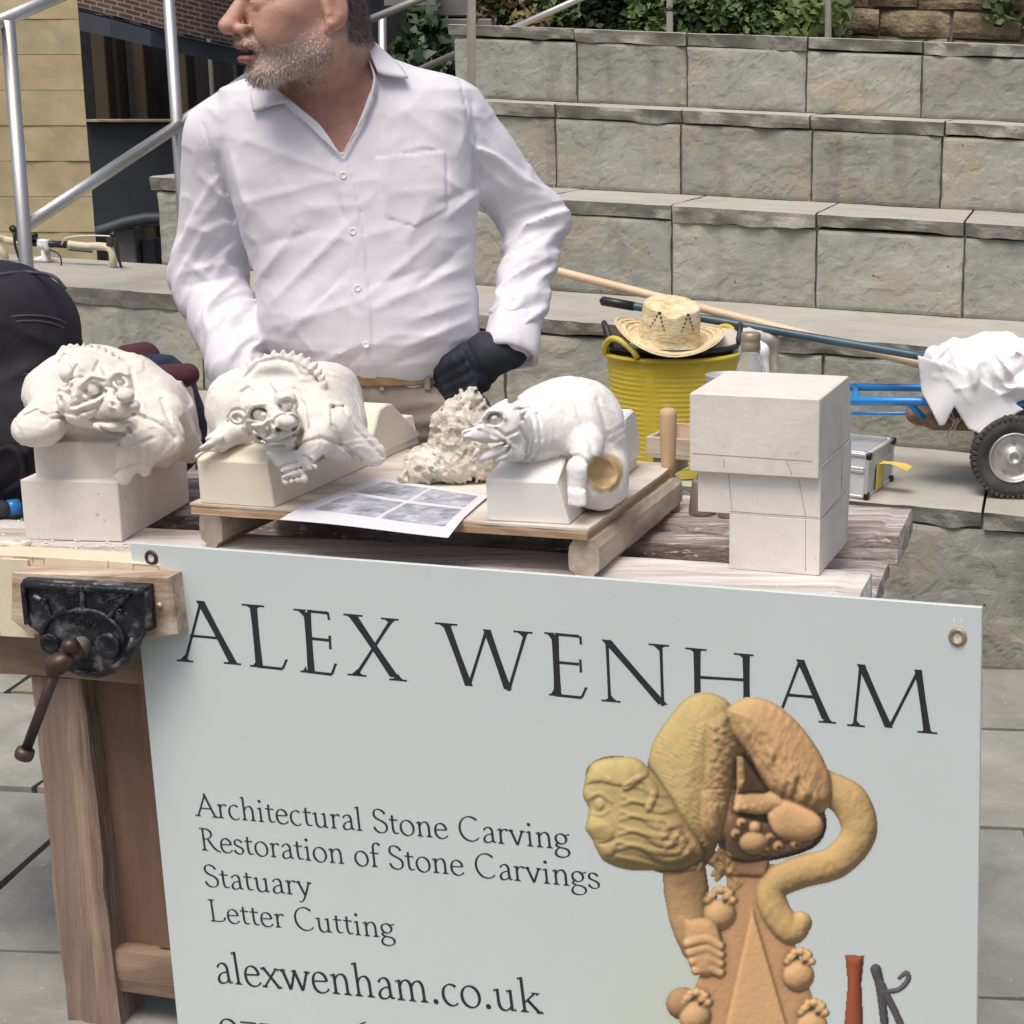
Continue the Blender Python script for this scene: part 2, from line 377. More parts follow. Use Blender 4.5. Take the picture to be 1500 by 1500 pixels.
M['tyre'] = mat('tyre_rubber', (.035, .033, .032), (.085, .08, .075), 12, .85, .3, 60)
M['hub'] = mat('zinc_hub', (.45, .44, .42), (.66, .65, .63), 9, .4, .1, 40, metal=.6)
M['alu'] = mat('aluminium_case', (.62, .63, .64), (.70, .71, .72), 5, .35, .1, 40, metal=.5)
M['case'] = mat('case_panel', (.50, .51, .52), (.60, .61, .62), 20, .45, .3, 150)
M['tape'] = mat('yellow_tape', (.70, .50, .08), (.76, .58, .16), 30, .7, .1, 40)
M['bag'] = mat('bag_fabric', (.006, .006, .012), (.013, .012, .021), 8, .85, .4, 120, bdist=.002)
M['bagtrim'] = mat('bag_trim', (.05, .05, .065), rough=.6)
M['navy'] = mat('navy_fleece', (.012, .016, .045), (.02, .026, .065), 20, .95, .3, 90)
M['maroon'] = mat('maroon_fleece', (.055, .016, .028), (.085, .028, .042), 20, .95, .3, 90)
M['bluebottle'] = mat('blue_plastic', (.02, .16, .42), (.03, .22, .55), 6, .25)
M['shirt'] = mat('shirt_cotton', (.69, .68, .73), (.74, .73, .78), 5, .92, .30, 24, finebump=.12, sheen=.05, dist=.8, bdist=.004)
M['button'] = mat('button', (.82, .82, .84), rough=.3)
M['trouser'] = mat('trousers_cotton', (.27, .235, .20), (.35, .31, .265), 7, .95, .25, 60, finebump=.2)
M['belt'] = mat('belt_leather', (.23, .14, .07), (.36, .25, .15), 20, .7, .3, 60)
M['glove'] = mat('glove_black', (.010, .013, .022), (.020, .025, .038), 30, .75, .5, 220, bdist=.001)
M['skin'] = mat('skin', (1, 1, 1), (.84, .76, .74), 38, .55, .55, 150, attr=True, sss=.10, bdist=.002, finebump=.2)
M['hairgrey'] = mat('beard_hair', (1, 1, 1), rough=.6, attr=True, spec=.3)
M['shoe'] = mat('shoe_leather', (.06, .04, .03), rough=.5)
M['barrtape'] = mat('bar_tape', (.55, .50, .36), (.63, .58, .44), 20, .75, .3, 60)
M['bikeblack'] = mat('bike_black', (.015, .015, .016), rough=.4)
M['bikewhite'] = mat('bike_white', (.75, .75, .75), rough=.35)
M['darkpanel'] = mat('recess_dark', (.010, .010, .012), (.02, .019, .02), 3, .25)  # near-black: recess shade put into the colour; the vent uses it too
M['navypanel'] = mat('navy_panel', (.022, .026, .036), (.03, .035, .046), 4, .6)
M['fascia'] = mat('fascia_metal', (.045, .055, .068), (.06, .07, .085), 4, .5)
M['conc'] = mat('grey_concrete', (.18, .175, .165), (.24, .235, .225), 5, .85, .3, 30)
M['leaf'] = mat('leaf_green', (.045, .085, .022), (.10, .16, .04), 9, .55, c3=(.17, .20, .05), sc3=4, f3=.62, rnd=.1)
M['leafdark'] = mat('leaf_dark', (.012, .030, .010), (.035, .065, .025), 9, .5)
M['leafyel'] = mat('leaf_yellow', (.14, .13, .03), (.16, .08, .04), 9, .6)
M['soil'] = mat('soil', (.03, .025, .018), (.06, .05, .035), 9, .95, .6, 30)
M['stem'] = mat('stem', (.06, .045, .03), rough=.9)
def brick_mat():
    m = bpy.data.materials.new('dark_brick'); m.use_nodes = True; N = m.node_tree.nodes; L = m.node_tree.links; b = N['Principled BSDF']
    uv = N.new('ShaderNodeUVMap'); bt = N.new('ShaderNodeTexBrick'); bt.inputs['Scale'].default_value = 1
    bt.inputs['Color1'].default_value = (.085, .045, .035, 1); bt.inputs['Color2'].default_value = (.135, .075, .058, 1); bt.inputs['Mortar'].default_value = (.27, .235, .205, 1)
    bt.inputs['Mortar Size'].default_value = .006; bt.inputs['Brick Width'].default_value = .115; bt.inputs['Row Height'].default_value = .038
    L.new(uv.outputs[0], bt.inputs[0]); L.new(bt.outputs[0], b.inputs['Base Color']); b.inputs['Roughness'].default_value = .9
    bp = N.new('ShaderNodeBump'); bp.inputs['Strength'].default_value = .6; bp.invert = True; L.new(bt.outputs['Fac'], bp.inputs['Height']); L.new(bp.outputs[0], b.inputs['Normal'])
    return m
M['brick'] = brick_mat()
def glass_mat():
    m = bpy.data.materials.new('clear_glass'); m.use_nodes = True; b = m.node_tree.nodes['Principled BSDF']
    b.inputs['Base Color'].default_value = (.93, .95, .94, 1); b.inputs['Roughness'].default_value = .08; b.inputs['Transmission Weight'].default_value = .85; b.inputs['IOR'].default_value = 1.2
    return m
M['glass'] = glass_mat()
# ================================================================ SETTING
gv = [(-120, -60, 0), (120, -60, 0), (120, 160, 0), (-120, 160, 0)]
ground = mesh('ground', A(*gv) - A(0, 0, .03), [(0, 1, 2, 3)], M['ground'], origin=(0, 0, -.03)); tag(ground, kind='structure')
# ---- step space: s along the steps (to the right), d back, h up; the flight drops a little to the right
SA = math.radians(12); EX = A(math.cos(SA), -math.sin(SA), -.042); EY = A(math.sin(SA), math.cos(SA), 0); SO = A(.85, 4.683, 0)
def step(sdh): q = np.asarray(sdh); return SO + q[..., 0:1] * EX + q[..., 1:2] * EY + q[..., 2:3] * A(0, 0, 1)
def s_at(u, v, d):
    p = on_pl(u, v, SO + EY * d, EY) - SO; return float(p[:2] @ EX[:2]) 
def riven(P, seed):
    n = fbm(P, 3.2, seed, 4); n2 = fbm(P * A(1, 1, 1.6), 7.0, seed + 9, 3); t = n * 5.0 + n2 * 1.6; fl = np.floor(t); fr = t - fl
    return (fl + np.clip((fr - .5) / .16 + .5, 0, 1)) / 5.0 * .012 + .0035 * n2
def riser(parent, s0, s1, d, h0, h1, seed, hi=True):
    """riven slab: relief on the face, edges dressed"""
    g = .0045; nx = max(4, int((s1 - s0) / (.012 if hi else .04))); nz = max(3, int((h1 - h0) / (.012 if hi else .04)))
    S, H = np.meshgrid(np.linspace(s0 + g, s1 - g, nx + 1), np.linspace(h0 + .002, h1 - .002, nz + 1), indexing='ij')
    P = np.stack([S, np.zeros_like(S), H], -1)
    e = np.minimum(np.minimum(S - s0, s1 - S), np.minimum(H - h0, h1 - H)); ed = np.clip(1 - e / .022, 0, 1) ** 2 * .007
    jit = .003 * fbm(P, 25, seed + 4, 2)
    P[..., 1] = d - .012 - riven(P, seed) + ed; 
    P[0, :, 0] += jit[0]; P[-1, :, 0] += jit[-1]; 
    V = P.reshape(-1, 3); Fc = []
    w = nz + 1
    for i in range(nx):
        for j in range(nz): Fc.append((i * w + j, (i + 1) * w + j, (i + 1) * w + j + 1, i * w + j + 1))
    ring = [i * w for i in range(nx + 1)] + [nx * w + j for j in range(1, w)] + [i * w + nz for i in range(nx - 1, -1, -1)] + [j for j in range(nz - 1, 0, -1)]
    B = V[ring].copy(); B[:, 1] = d + .06; n0 = len(V); V = np.concatenate([V, B]); R = len(ring)
    for k in range(R): Fc.append((ring[k], n0 + k, n0 + (k + 1) % R, ring[(k + 1) % R]))
    Fc.append([n0 + k for k in range(R)])
    return mesh('riser_stone', step(V), [f[::-1] for f in Fc] if False else Fc, M['riven'], parent, smooth=False)
def coping(parent, s0, s1, d0, d1, h0, h1, seed, rough=.012):
    g = .004; V, Fc = gridbox((s0 + g, d0, h0), (s1 - g, d1, h1), .018)
    V = V.copy(); f = np.clip(1 - (V[:, 1] - d0) / .045, 0, 1); up = (V[:, 2] - h0) / (h1 - h0)
    nn = fbm(V, 11, seed, 3)
    nose = f * (up > .98)
    V[:, 1] += f * (.012 + rough * 1.8 * nn + .022 * (1 - up) * (.6 + 1.0 * noise(V, 9, seed + 3)) + .010 * noise(V, 22, seed + 8))
    V[:, 2] += np.where(up < .02, f * .012 * fbm(V, 9, seed + 5, 2), 0) + np.where(up > .98, .0025 * fbm(V, 5, seed + 1, 2) - nose * .004, 0)
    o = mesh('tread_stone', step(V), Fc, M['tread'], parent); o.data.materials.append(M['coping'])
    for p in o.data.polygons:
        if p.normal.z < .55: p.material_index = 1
    return o
D = [0.0, .78, 1.53, 2.16, 2.86]; HH = [.421, .76, 1.1025, 1.436, 1.752]; LT = .052
names5 = ['lowest stone step carrying the wheeled trolley and the yellow tub', 'second stone step up, with the two poles resting on its edge',
          'third stone step up, its thin tread ending behind the shirt', 'fourth stone step up in the grey flight', 'top stone step below the ivy']
LEFT = [-5.6, -4.3, -3.29, -2.9, -2.52]
def joints(us, v, d): return [s_at(u, v, d) for u in us]
RJ = [joints([300, 800, 1245, 1640], 850, 0), joints([298, 740, 1206, 1660], 520, D[1]), joints([400, 590, 782, 985, 1196, 1412, 1630], 390, D[2]),
      joints([640, 815, 998, 1190, 1380, 1580], 230, D[3]), joints([846, 1007, 1182, 1351, 1530], 100, D[4])]
CJ = [joints([420, 900, 1440, 1700], 745, 0), joints([420, 930, 1500], 480, D[1]), joints([600, 790, 985, 1197, 1414, 1640], 310, D[2]),
      joints([640, 815, 1000, 1188, 1385, 1590], 165, D[3]), joints([843, 1007, 1184, 1353, 1540], 50, D[4])]
for i in range(5):
    d0 = D[i]; d1 = D[i + 1] if i < 4 else d0 + .42; h1 = HH[i]; h0 = HH[i - 1] if i else -.30; R = 1.9
    V, Fc = gridbox((LEFT[i] + .01, d0 + .012, -.25), (R, d1 + .3, h1 - LT - .004), 5)
    st = mesh('stone_step', step(V), Fc, M['mortar'], origin=step(A((LEFT[i] + R) / 2, d0, -.05))); tag(st, names5[i], 'step', kind='structure')
    js = [LEFT[i]] + [j for j in RJ[i] if LEFT[i] + .1 < j < R] + [R]
    for k in range(len(js) - 1): riser(st, js[k], js[k + 1], d0, h0 + (.0 if i else 0), h1 - LT - .006, 31 * i + 7 * k + 3)
    js = [LEFT[i] - .02] + [j for j in CJ[i] if LEFT[i] + .1 < j < R] + [R]
    for k in range(len(js) - 1):
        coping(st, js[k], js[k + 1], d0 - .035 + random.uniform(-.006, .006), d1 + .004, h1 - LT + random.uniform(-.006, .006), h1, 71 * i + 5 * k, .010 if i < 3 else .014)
    # end face of the flight on the left
    V, Fc = gridbox((LEFT[i] - .012, d0 + .05, (h0 if i else 0)), (LEFT[i] + .02, d1, h1 - LT - .004), .06); V[:, 0] += .006 * fbm(V, 9, 5 + i)
    mesh('end_stone', step(V), Fc, M['riven'], st)
# ---- terrace behind the top step
V = step(A((-2.5, 3.2, 1.742), (3.5, 3.2, 1.742), (3.5, 12, 1.742), (-2.5, 12, 1.742), (-2.5, 3.2, -.2), (3.5, 3.2, -.2), (3.5, 12, -.2), (-2.5, 12, -.2)))
terr = mesh('terrace_ground', V, [(0, 1, 2, 3), (0, 4, 5, 1), (0, 3, 7, 4), (1, 5, 6, 2), (3, 2, 6, 7)], M['soil']); tag(terr, kind='structure')
# ---- paving stones in front
def pave(x0, x1, y0, y1, seed):
    g = .006 + random.random() * .006; V, Fc = gridbox((x0 + g, y0 + g, -.05), (x1 - g, y1 - g, random.uniform(-.004, .004)), .045)
    top = V[:, 2] > -.02; e = np.minimum(np.minimum(V[:, 0] - x0, x1 - V[:, 0]), np.minimum(V[:, 1] - y0, y1 - V[:, 1]))
    V[:, 2] += np.where(top, .0045 * fbm(V, 3, seed, 4) - .006 * (e < .012), 0)
    V[:, :2] += (.006 * np.stack([noise(V, 8, seed + 1), noise(V, 8, seed + 2)], -1)) * (e < .012)[:, None]
    c, s_ = math.cos(-.1), math.sin(-.1); X = V[:, 0] * c - V[:, 1] * s_; Y = V[:, 0] * s_ + V[:, 1] * c; V = np.stack([X, Y, V[:, 2]], -1)
    mesh('paving_stone', V, Fc, M['paving'], ground)
yy = 1.15; k = 0
while yy < 4.45:
    hh = (.62, .48, .55, .74)[k % 4]; xx = -3.6 + .3 * (k % 3); k += 1
    while xx < 1.6:
        ww = random.uniform(.55, .98); pave(xx, xx + ww, yy, yy + hh, int(xx * 100) + k * 17); xx += ww
    yy += hh
# ---- landing slab at the left of the second step, behind it the lower yard
# ---- sandstone pier
pier = thing('sandstone_pier', 'pale yellow ashlar sandstone pier beside the dark brick building', 'pier', (-2.95, 8.6, 0))
def tz(v, y): return at_y(70, v, y)[2]
ys_ = 8.5
xr = at_y(136, 300, ys_)[0]; xl = at_y(-90, 200, ys_)[0]
courses = [392 + 52 * k for k in range(6, -10, -1)]
for c in range(len(courses) - 1):
    z0 = tz(courses[c], ys_); z1 = tz(courses[c + 1], ys_)
    if z1 < 0: continue
    z0 = max(z0, 0); cut = xl + (xr - xl) * ((.12, .05, .20, .10)[c % 4])
    for a, b in ((xl, cut), (cut, xr)):
        V, Fc = gridbox((a + .001, ys_, z0 + .0012), (b - .001, ys_ + .6, z1 - .0012), .05); V[:, 0] -= (V[:, 1] - ys_) * .42; V[:, 1] += .008 * fbm(V, 6, c, 3) * (V[:, 1] < ys_ + .01) + .004 * random.random()
        mesh('ashlar_block', V, Fc, M['sandstone'], pier)
# ---- dark brick building with curved front
bld = thing('brick_building', 'dark brick building with a curved overhanging upper wall above a dark shaded recess', 'building', tuple(at_z(300, 430, 0)[:1]) + (15.0, 0))
def arc_wall(name, mt, yv_top, yv_bot, Yd, thick, parent, us=(60, 160, 220, 280, 340, 400, 480), bulge=(0, 0, 0, 0, 0, 0, 0)):
    V = []; Fc = []; UV = []
    pl = []; acc = 0
    for i, u in enumerate(us):
        yd = Yd + bulge[i]; t = at_y(u, yv_top[i], yd); b = at_y(u, yv_bot[i], yd); b[0] = t[0]
        if i: acc += math.hypot(t[0] - pl[-1][0][0], t[1] - pl[-1][0][1])
        pl.append((t, b)); UV.append((acc, t[2] - b[2], 0.0))
    for (t, b) in pl: V += [t, b, t + A(0, thick, 0), b + A(0, thick, 0)]
    n = len(us)
    for i in range(n - 1):
        a, c = 4 * i, 4 * (i + 1); Fc += [(a, a + 1, c + 1, c), (a + 2, c + 2, c + 3, a + 3), (a, c, c + 2, a + 2), (a + 1, a + 3, c + 3, c + 1)]
    o = mesh(name, V, Fc, mt, parent)
    uvl = o.data.uv_layers.new(name='UVMap')
    for li, l in enumerate(o.data.loops):
        i, j = divmod(l.vertex_index, 4); uvl.data[li].uv = (UV[i][0], UV[i][1] if j % 2 == 0 else UV[i][2])
    return o
U7 = (60, 160, 220, 280, 340, 400, 520); BG = (0, -.1, .0, .3, .8, 1.5, 3.2)
arc_wall('brick_wall', M['brick'], (-260,) * 7, (2, 26, 42, 56, 68, 78, 90), 14.0, .4, bld, U7, BG)
arc_wall('fascia_band', M['fascia'], (4, 28, 44, 58, 70, 80, 92), (34, 54, 68, 82, 94, 103, 113), 13.95, .45, bld, U7, BG)
def slab_px(name, mt, u0, v0, u1, v1, Y, th, parent, bev=.01):
    a = at_y(u0, v0, Y); b = at_y(u1, v1, Y); c = (a + b) / 2 + A(0, th / 2, 0); m = MB().box(c, np.eye(3), (abs(b[0] - a[0]) / 2, th / 2, abs(a[2] - b[2]) / 2), bev); return m.build(name, mt, parent)
slab_px('recess_shade_back', M['darkpanel'], 40, -40, 620, 420, 17.5, .2, bld)  # dark sheet standing in for the shade inside the recess
for (u0, u1, mt) in ((150, 160, 'stem'), (166, 182, 'stem'), (206, 217, 'stem'), (268, 280, 'stem'), (300, 331, 'conc'), (336, 366, 'navypanel'), (380, 420, 'conc')):
    slab_px('window_pier', M[mt], u0, 20, u1, 420, 16.6 + .2 * (u0 % 3), .3, bld)
slab_px('spandrel_panel', M['navypanel'], 120, 178, 305, 332, 15.2, .25, bld)
slab_px('sill', M['rubble'], 120, 175, 310, 179, 15.1, .35, bld, .004)
m = MB(); m.tube([at_y(u, v, 14.6) for u, v in ((120, 345), (150, 338), (185, 326), (215, 320), (260, 319), (330, 322))], .05, 8); m.build('curved_rail', M['fascia'], bld, True)
slab_px('base_panel', M['conc'], 172, 334, 203, 420, 15.4, .2, bld); slab_px('base_panel', M['fascia'], 206, 350, 232, 420, 15.5, .2, bld)
# ---- concrete block behind the stairs
cb = thing('concrete_building', 'grey concrete wall in big smooth panels behind the stair rails', 'building', (-2.0, 13.2, 0))
for (u0, v0, u1, v1) in ((612, -160, 715, 24), (612, 27, 760, 300), (718, -160, 900, 24)): slab_px('wall_panel', M['conc'], u0, v0, u1, v1, 13.0, .4, cb, .01)
slab_px('recess_shade', M['darkpanel'], 500, -160, 612, 300, 14.2, .2, cb)  # upright near-black slab, the shade of the gap put into its colour
slab_px('eave', M['conc'], 560, -60, 640, 10, 12.6, .3, cb)
slab_px('vent', M['darkpanel'], 737, -40, 748, 8, 12.96, .02, cb)
# ---- rubble wall on the terrace
wd = 4.6
sw0 = s_at(1090, 30, wd); sw1 = s_at(1640, 30, wd)
V, Fc = gridbox((sw0 - 1.4, wd + .03, 1.70), (sw1, wd + .4, 3.4), 9); rw = mesh('rubble_wall', step(V), Fc, M['mortar'], origin=step(A((sw0 + sw1) / 2, wd, 1.74)))
tag(rw, 'rough brown rubble stone wall above the top step', 'wall')
z = 1.72; r = 0
while z < 3.2:
    h = random.choice([.07, .10, .14, .19]); s = sw0 - .3 + random.uniform(0, .2)
    while s < sw1:
        l = random.choice([.12, .17, .25, .33, .42]) * random.uniform(.85, 1.15); V, Fc = gridbox((s + .007, wd - random.uniform(.0, .03), z + .006), (s + l - .007, wd + .1, z + h - .006), .028)
        c = V.mean(0); q = (V - c) / (A(l / 2, .06, h / 2)); rad = np.abs(q[:, 0]) ** 4 + np.abs(q[:, 2]) ** 4
        V[:, 1] += np.where(V[:, 1] < wd + .02, .018 * rad + .022 * fbm(V, 9, r, 3), 0); V[:, 0] += .012 * noise(V, 9, r + 2); V[:, 2] += .012 * noise(V, 9, r + 4)
        if s > sw0 - .4: mesh('stone', step(V), Fc, M['rubble'], rw)
        r += 1; s += l
    z += h
# ---- foliage
def leaves(name, n, fpos, size, mt, parent, seed, flat=.5, asp=.75):
    rs = np.random.RandomState(seed); P = fpos(rs, n); n = len(P)
    nrm = rs.normal(size=(n, 3)) * flat + A(0, -.6, .55); nrm /= np.linalg.norm(nrm, axis=1)[:, None]
    t = np.cross(nrm, rs.normal(size=(n, 3))); t /= np.linalg.norm(t, axis=1)[:, None]; b = np.cross(nrm, t); sz = size * rs.uniform(.55, 1.25, (n, 1))
    tip = P + t * sz; l = P + b * sz * asp * .5 + t * sz * .35 - nrm * sz * .12; r_ = P - b * sz * asp * .5 + t * sz * .35 - nrm * sz * .12; bk = P - t * sz * .15
    V = np.stack([bk, r_, tip, l], 1).reshape(-1, 3); Fc = np.arange(4 * n).reshape(n, 4)
    return mesh(name, V, Fc, mt, parent)
def ivy_band(u0, u1, d0, d1, z0, z1, lump):
    def f(rs, n):
        s0 = s_at(u0, 30, d0); s1 = s_at(u1, 30, d0); S = rs.uniform(s0, s1, n * 3); Hh = rs.uniform(z0, z1, n * 3); Dd = rs.uniform(0, 1, n * 3) ** 2 * (d1 - d0) + d0
        P = np.stack([S, Dd, Hh], -1); k = fbm(P * A(1, .3, 1), lump, 3, 3) > -.16; P = P[k][:n]; P[:, 1] -= .12 * fbm(P, 4, 8, 2); return step(P)
    return f
ivy = thing('ivy_hedge', 'dense green ivy hedge behind the top step coping', 'hedge', step(A(-1.4, 3.9, 1.742)))
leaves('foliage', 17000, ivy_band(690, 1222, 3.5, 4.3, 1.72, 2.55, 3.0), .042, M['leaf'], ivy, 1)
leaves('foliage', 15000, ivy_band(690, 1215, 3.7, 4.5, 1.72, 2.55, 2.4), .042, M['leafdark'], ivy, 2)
leaves('foliage', 500, ivy_band(690, 800, 3.45, 3.9, 1.72, 2.1, 4.0), .05, M['leafyel'], ivy, 3)
leaves('foliage', 260, ivy_band(1150, 1230, 3.3, 3.5, 1.72, 1.95, 4.0), .06, M['leaf'], ivy, 5)
mm_ = MB()
for k in range(26):
    s = random.uniform(s_at(700, 30, 4.2), s_at(1260, 30, 4.2)); p = [A(s + .1 * math.sin(j + k), 4.3 + .12 * math.sin(j * 1.7 + k), 1.7 + j * .17) for j in range(6)]; mm_.tube([step(q) for q in p], .008, 5)
mm_.build('stem', M['stem'], ivy)
iv2 = thing('ivy_patch', 'small ivy patch trailing over the rubble wall', 'ivy', step(A(s_at(1470, 20, 4.5), 4.55, 1.742)))
leaves('foliage', 500, lambda rs, n: (lambda P: step(P[(np.abs(P[:, 0] - s_at(1478, 20, 4.5)) < .09 + (P[:, 2] - 1.85) * .35) & (P[:, 2] > 1.90)]))(np.stack([rs.uniform(s_at(1400, 20, 4.5), s_at(1560, 20, 4.5), n), rs.uniform(4.42, 4.56, n), rs.uniform(1.8, 2.6, n)], -1)), .06, M['leaf'], iv2, 7)
def shrub(u0, u1, v0, v1, Y, label, seed, n=4500):
    c = at_y((u0 + u1) / 2, v1, Y); a = at_y(u0, v0, Y); b = at_y(u1, v1, Y); t = thing('shrub', label, 'shrub', (c[0], Y, 0))
    def f(rs, n):
        P = rs.normal(size=(n * 2, 3)); P /= np.linalg.norm(P, axis=1)[:, None]; P *= rs.uniform(.5, 1, (n * 2, 1)) ** .5; P = P[fbm(P, 2.6, seed, 3) > -.1][:n]
        zc = a[2] * .5; return A(c[0], Y + .4, zc) + P * A((b[0] - a[0]) / 2 * 1.05, .6, a[2] * .52) * (1 + .15 * fbm(P, 3, seed)[:, None])
    leaves('foliage', n, f, .10, M['leafdark'], t, seed, .9); leaves('foliage', n // 3, f, .09, M['leaf'], t, seed + 1, .9)
    m = MB()
    for k in range(7): m.tube([A(c[0], Y + .4, 0), A(c[0] + .15 * math.sin(k * 2), Y + .4 + .1 * math.cos(k), a[2] * .4), A(c[0] + .5 * math.sin(k * 2), Y + .4 + .3 * math.cos(k * 3), a[2] * .8)], [.03, .02, .008], 6)
    m.build('stem', M['stem'], t)
shrub(548, 680, 25, 100, 11.2, 'dark evergreen shrub between the stair rails and the concrete wall', 4)
# ---- handrails
hr = thing('stair_handrail', 'brushed steel tube handrail with two rails climbing left of the steps', 'handrail', tuple(at_y(40, 380, 5.6)[:2]) + (0,))
def post(u0, v0, u1, v1, Y, r, zb, parent, zt=None):
    a = at_y(u0, v0, Y); b = at_y(u1, v1, Y); dv = (a - b) / (a[2] - b[2]); top = b + dv * ((zt if zt else a[2]) - b[2]); bot = b + dv * (zb - b[2]); MB().tube([bot, top], r, 16).build('post', M['steel'], parent, True)
post(11.4, 30, 34.5, 330, 5.6, .0215, 0, hr); post(247, 0, 265, 270, 6.6, .0215, 0, hr, 2.1); 
def rail(p, q, Yp, Yq, r, parent, ext=0.0):
    a = at_y(*p, Yp); b = at_y(*q, Yq); b = b + (b - a) * ext; MB().tube([a, b], r, 16).build('rail', M['steel'], parent, True)
rail((36, 332), (262, 183), 5.6, 6.6, .0215, hr); rail((262, 182), (372, 108), 6.6, 7.15, .0215, hr, .7); rail((-60, 58), (78, -2), 5.35, 5.95, .0215, hr, 1.6)
hr2 = thing('upper_handrail', 'brushed steel handrail rising behind the top step into the ivy', 'handrail', tuple(at_y(690, 100, 8.6)[:2]) + (0,))
rail((480, 54), (612, 0), 8.6, 8.6, .018, hr2, 1.5); rail((600, 109), (850, -2), 8.46, 8.30, .016, hr2, .6)
post(560, 20, 561, 140, 9.0, .021, 0, hr2)
for (u, Y, lab) in ((690.5, 7.25, 'slim steel post standing before the end of the top step'), (981, 8.05, 'steel post with a dark ring in front of the ivy hedge'), (1213, 7.92, 'steel post where the ivy meets the rubble wall')):
    b = at_y(u, 40, Y); zb = HH[3] if Y < 7.5 else 1.742
    m = MB(); sl = .01; top = at_y(u, 0, Y); dv = (top - b); dv /= dv[2]
    zb = zb + (.09 if Y < 7.5 else .03); m.tube([b + dv * (zb - b[2]), b + dv * (3.0 - b[2])], .0185 if Y < 7.5 else .0145, 16)
    po = thing('rail_post', lab, 'post', b + dv * (zb - b[2])); m.build('tube', M['steel'], po, True)
    if u == 981: c = at_y(981, 15, Y); MB().tube([c - A(0, 0, .006), c + A(0, 0, .006)], .019, 16).build('ring', M['bikeblack'], po, True)
# ================================================================ WORKBENCH
BZ = .82; BA = math.radians(13.4); BX = A(math.cos(BA), -math.sin(BA), 0); BY = A(math.sin(BA), math.cos(BA), 0); ZZ = A(0, 0, 1); BAX = (BX, BY, ZZ)
B0 = at_z(100, 816, BZ)                       # front top edge of the bench near the vise
BE = at_z(1340, 740, BZ)                      # far right corner
def bl(x, y, z): return B0 + BX * x + BY * y + ZZ * (z - BZ)
def bloc(p): q = np.asarray(p) - B0; return A(q @ BX, q @ BY, q[2] + BZ)
xe = bloc(BE)[0]; ye = bloc(BE)[1]; XL = -.62; 
bench = thing('workbench', 'old dusty timber workbench with thick planks and a panelled front', 'workbench', bl((XL + xe) / 2, ye / 2, 0))
def plank(name, x0, x1, y0, y1, z0, z1, mt, amp=.003, res=.025, seed=0, parent=bench, taper=0.0):
    V, Fc = gridbox((x0, y0, z0), (x1, y1, z1), res); c = A((x0 + x1) / 2, (y0 + y1) / 2, (z0 + z1) / 2); hs = A(x1 - x0, y1 - y0, z1 - z0) / 2
    q = np.abs(V - c) / hs; edge = ((q > .97).sum(1) >= 2)[:, None]
    nn = np.stack([fbm(V * A(.3, 1, 1), 14, seed + k, 3) for k in range(3)], -1); V = V + amp * nn - edge * np.sign(V - c) * (amp * (.9 + 1.5 * np.abs(nn)))
    return mesh(name, B0 + V[:, :1] * BX + V[:, 1:2] * BY + (V[:, 2:] - BZ) * ZZ, Fc, mt, parent)
yb0 = bloc(at_z(1309, 783, BZ))[1]            # front edge of the rear plank
yf1 = bloc(at_z(1292, 834, BZ))[1]            # rear edge of the front plank
print('bench', xe, ye, yb0, yf1, BX)
plank('top_plank', XL, xe, yb0, ye, BZ - .062, BZ, M['bench'], .004, .022, 3)
plank('well_board', XL, xe - .012, yf1 - .02, yb0 + .02, BZ - .085, BZ - .045, M['bench'], .004, .03, 9)
plank('top_plank', XL, xe - .015, 0.0, yf1, BZ - .066, BZ, M['bench_dusty'], .004, .022, 15)
plank('batten', -.30, bloc(at_z(1066, 790, BZ))[0] + .08, yb0 - .105, yb0 - .02, BZ - .044, BZ - .008, M['bench'], .004, .03, 21)
# front beam, legs, panel
plank('front_beam', XL, xe - .06, -.012, .045, BZ - .205, BZ - .067, M['beamwood'], .003, .03, 27)
def fx(u, v, y=0.0): return bloc(on_pl(u, v, bl(0, y, BZ), BY))
lx0 = fx(50, 1100)[0]; lx1 = fx(118, 1100)[0]; lx1b = fx(165, 1480)[0]
px1 = fx(262, 1300, .05)[0]
ltop0, ltop1 = fx(47, 1012)[0], fx(117, 1020)[0]; lbot0, lbot1 = fx(97, 1495)[0], fx(172, 1495)[0]; zb_ = fx(120, 1495)[2]
V, Fc = gridbox((0, .004, 0), (1, .085, BZ - .206), .018); V2_, F2_ = gridbox((0, .004, 0), (.075, .085, BZ - .206), .014); tt = V2_[:, 2]; tk = (BZ - .206 - tt) / (BZ - .206 - zb_)
xL_ = ltop0 + (lbot0 - ltop0) * tk; xR_ = ltop1 + (lbot1 - ltop1) * tk; V2_[:, 0] = xL_ + (xR_ - xL_) * V2_[:, 0] / .075
gr_ = np.abs(fbm(V2_ * A(1, 1, .07), 34, 31, 3)); V2_[:, 1] += np.where(V2_[:, 1] < .01, .010 * gr_ + .004 * fbm(V2_, 12, 5, 2), 0); V2_[:, 0] += .006 * fbm(V2_, 10, 6, 3)
mesh('leg', B0 + V2_[:, :1] * BX + V2_[:, 1:2] * BY + (V2_[:, 2:] - BZ) * ZZ, F2_, M['legwood'], bench)
plank('leg', xe - .16, xe - .08, .004, .085, 0, BZ - .206, M['legwood'], .006, .03, 33)
plank('leg', lx0, lx1, ye - .10, ye - .02, 0, BZ - .068, M['legwood'], .006, .04, 35)
plank('leg', xe - .13, xe - .05, ye - .10, ye - .02, 0, BZ - .068, M['legwood'], .006, .04, 36)
zr1 = fx(200, 1400)[2]; zr0 = fx(210, 1468)[2]
plank('front_panel', lx1 - .01, xe - .15, .045, .06, zr0 + .02, BZ - .206, M['panelwood'], .0015, .05, 41)
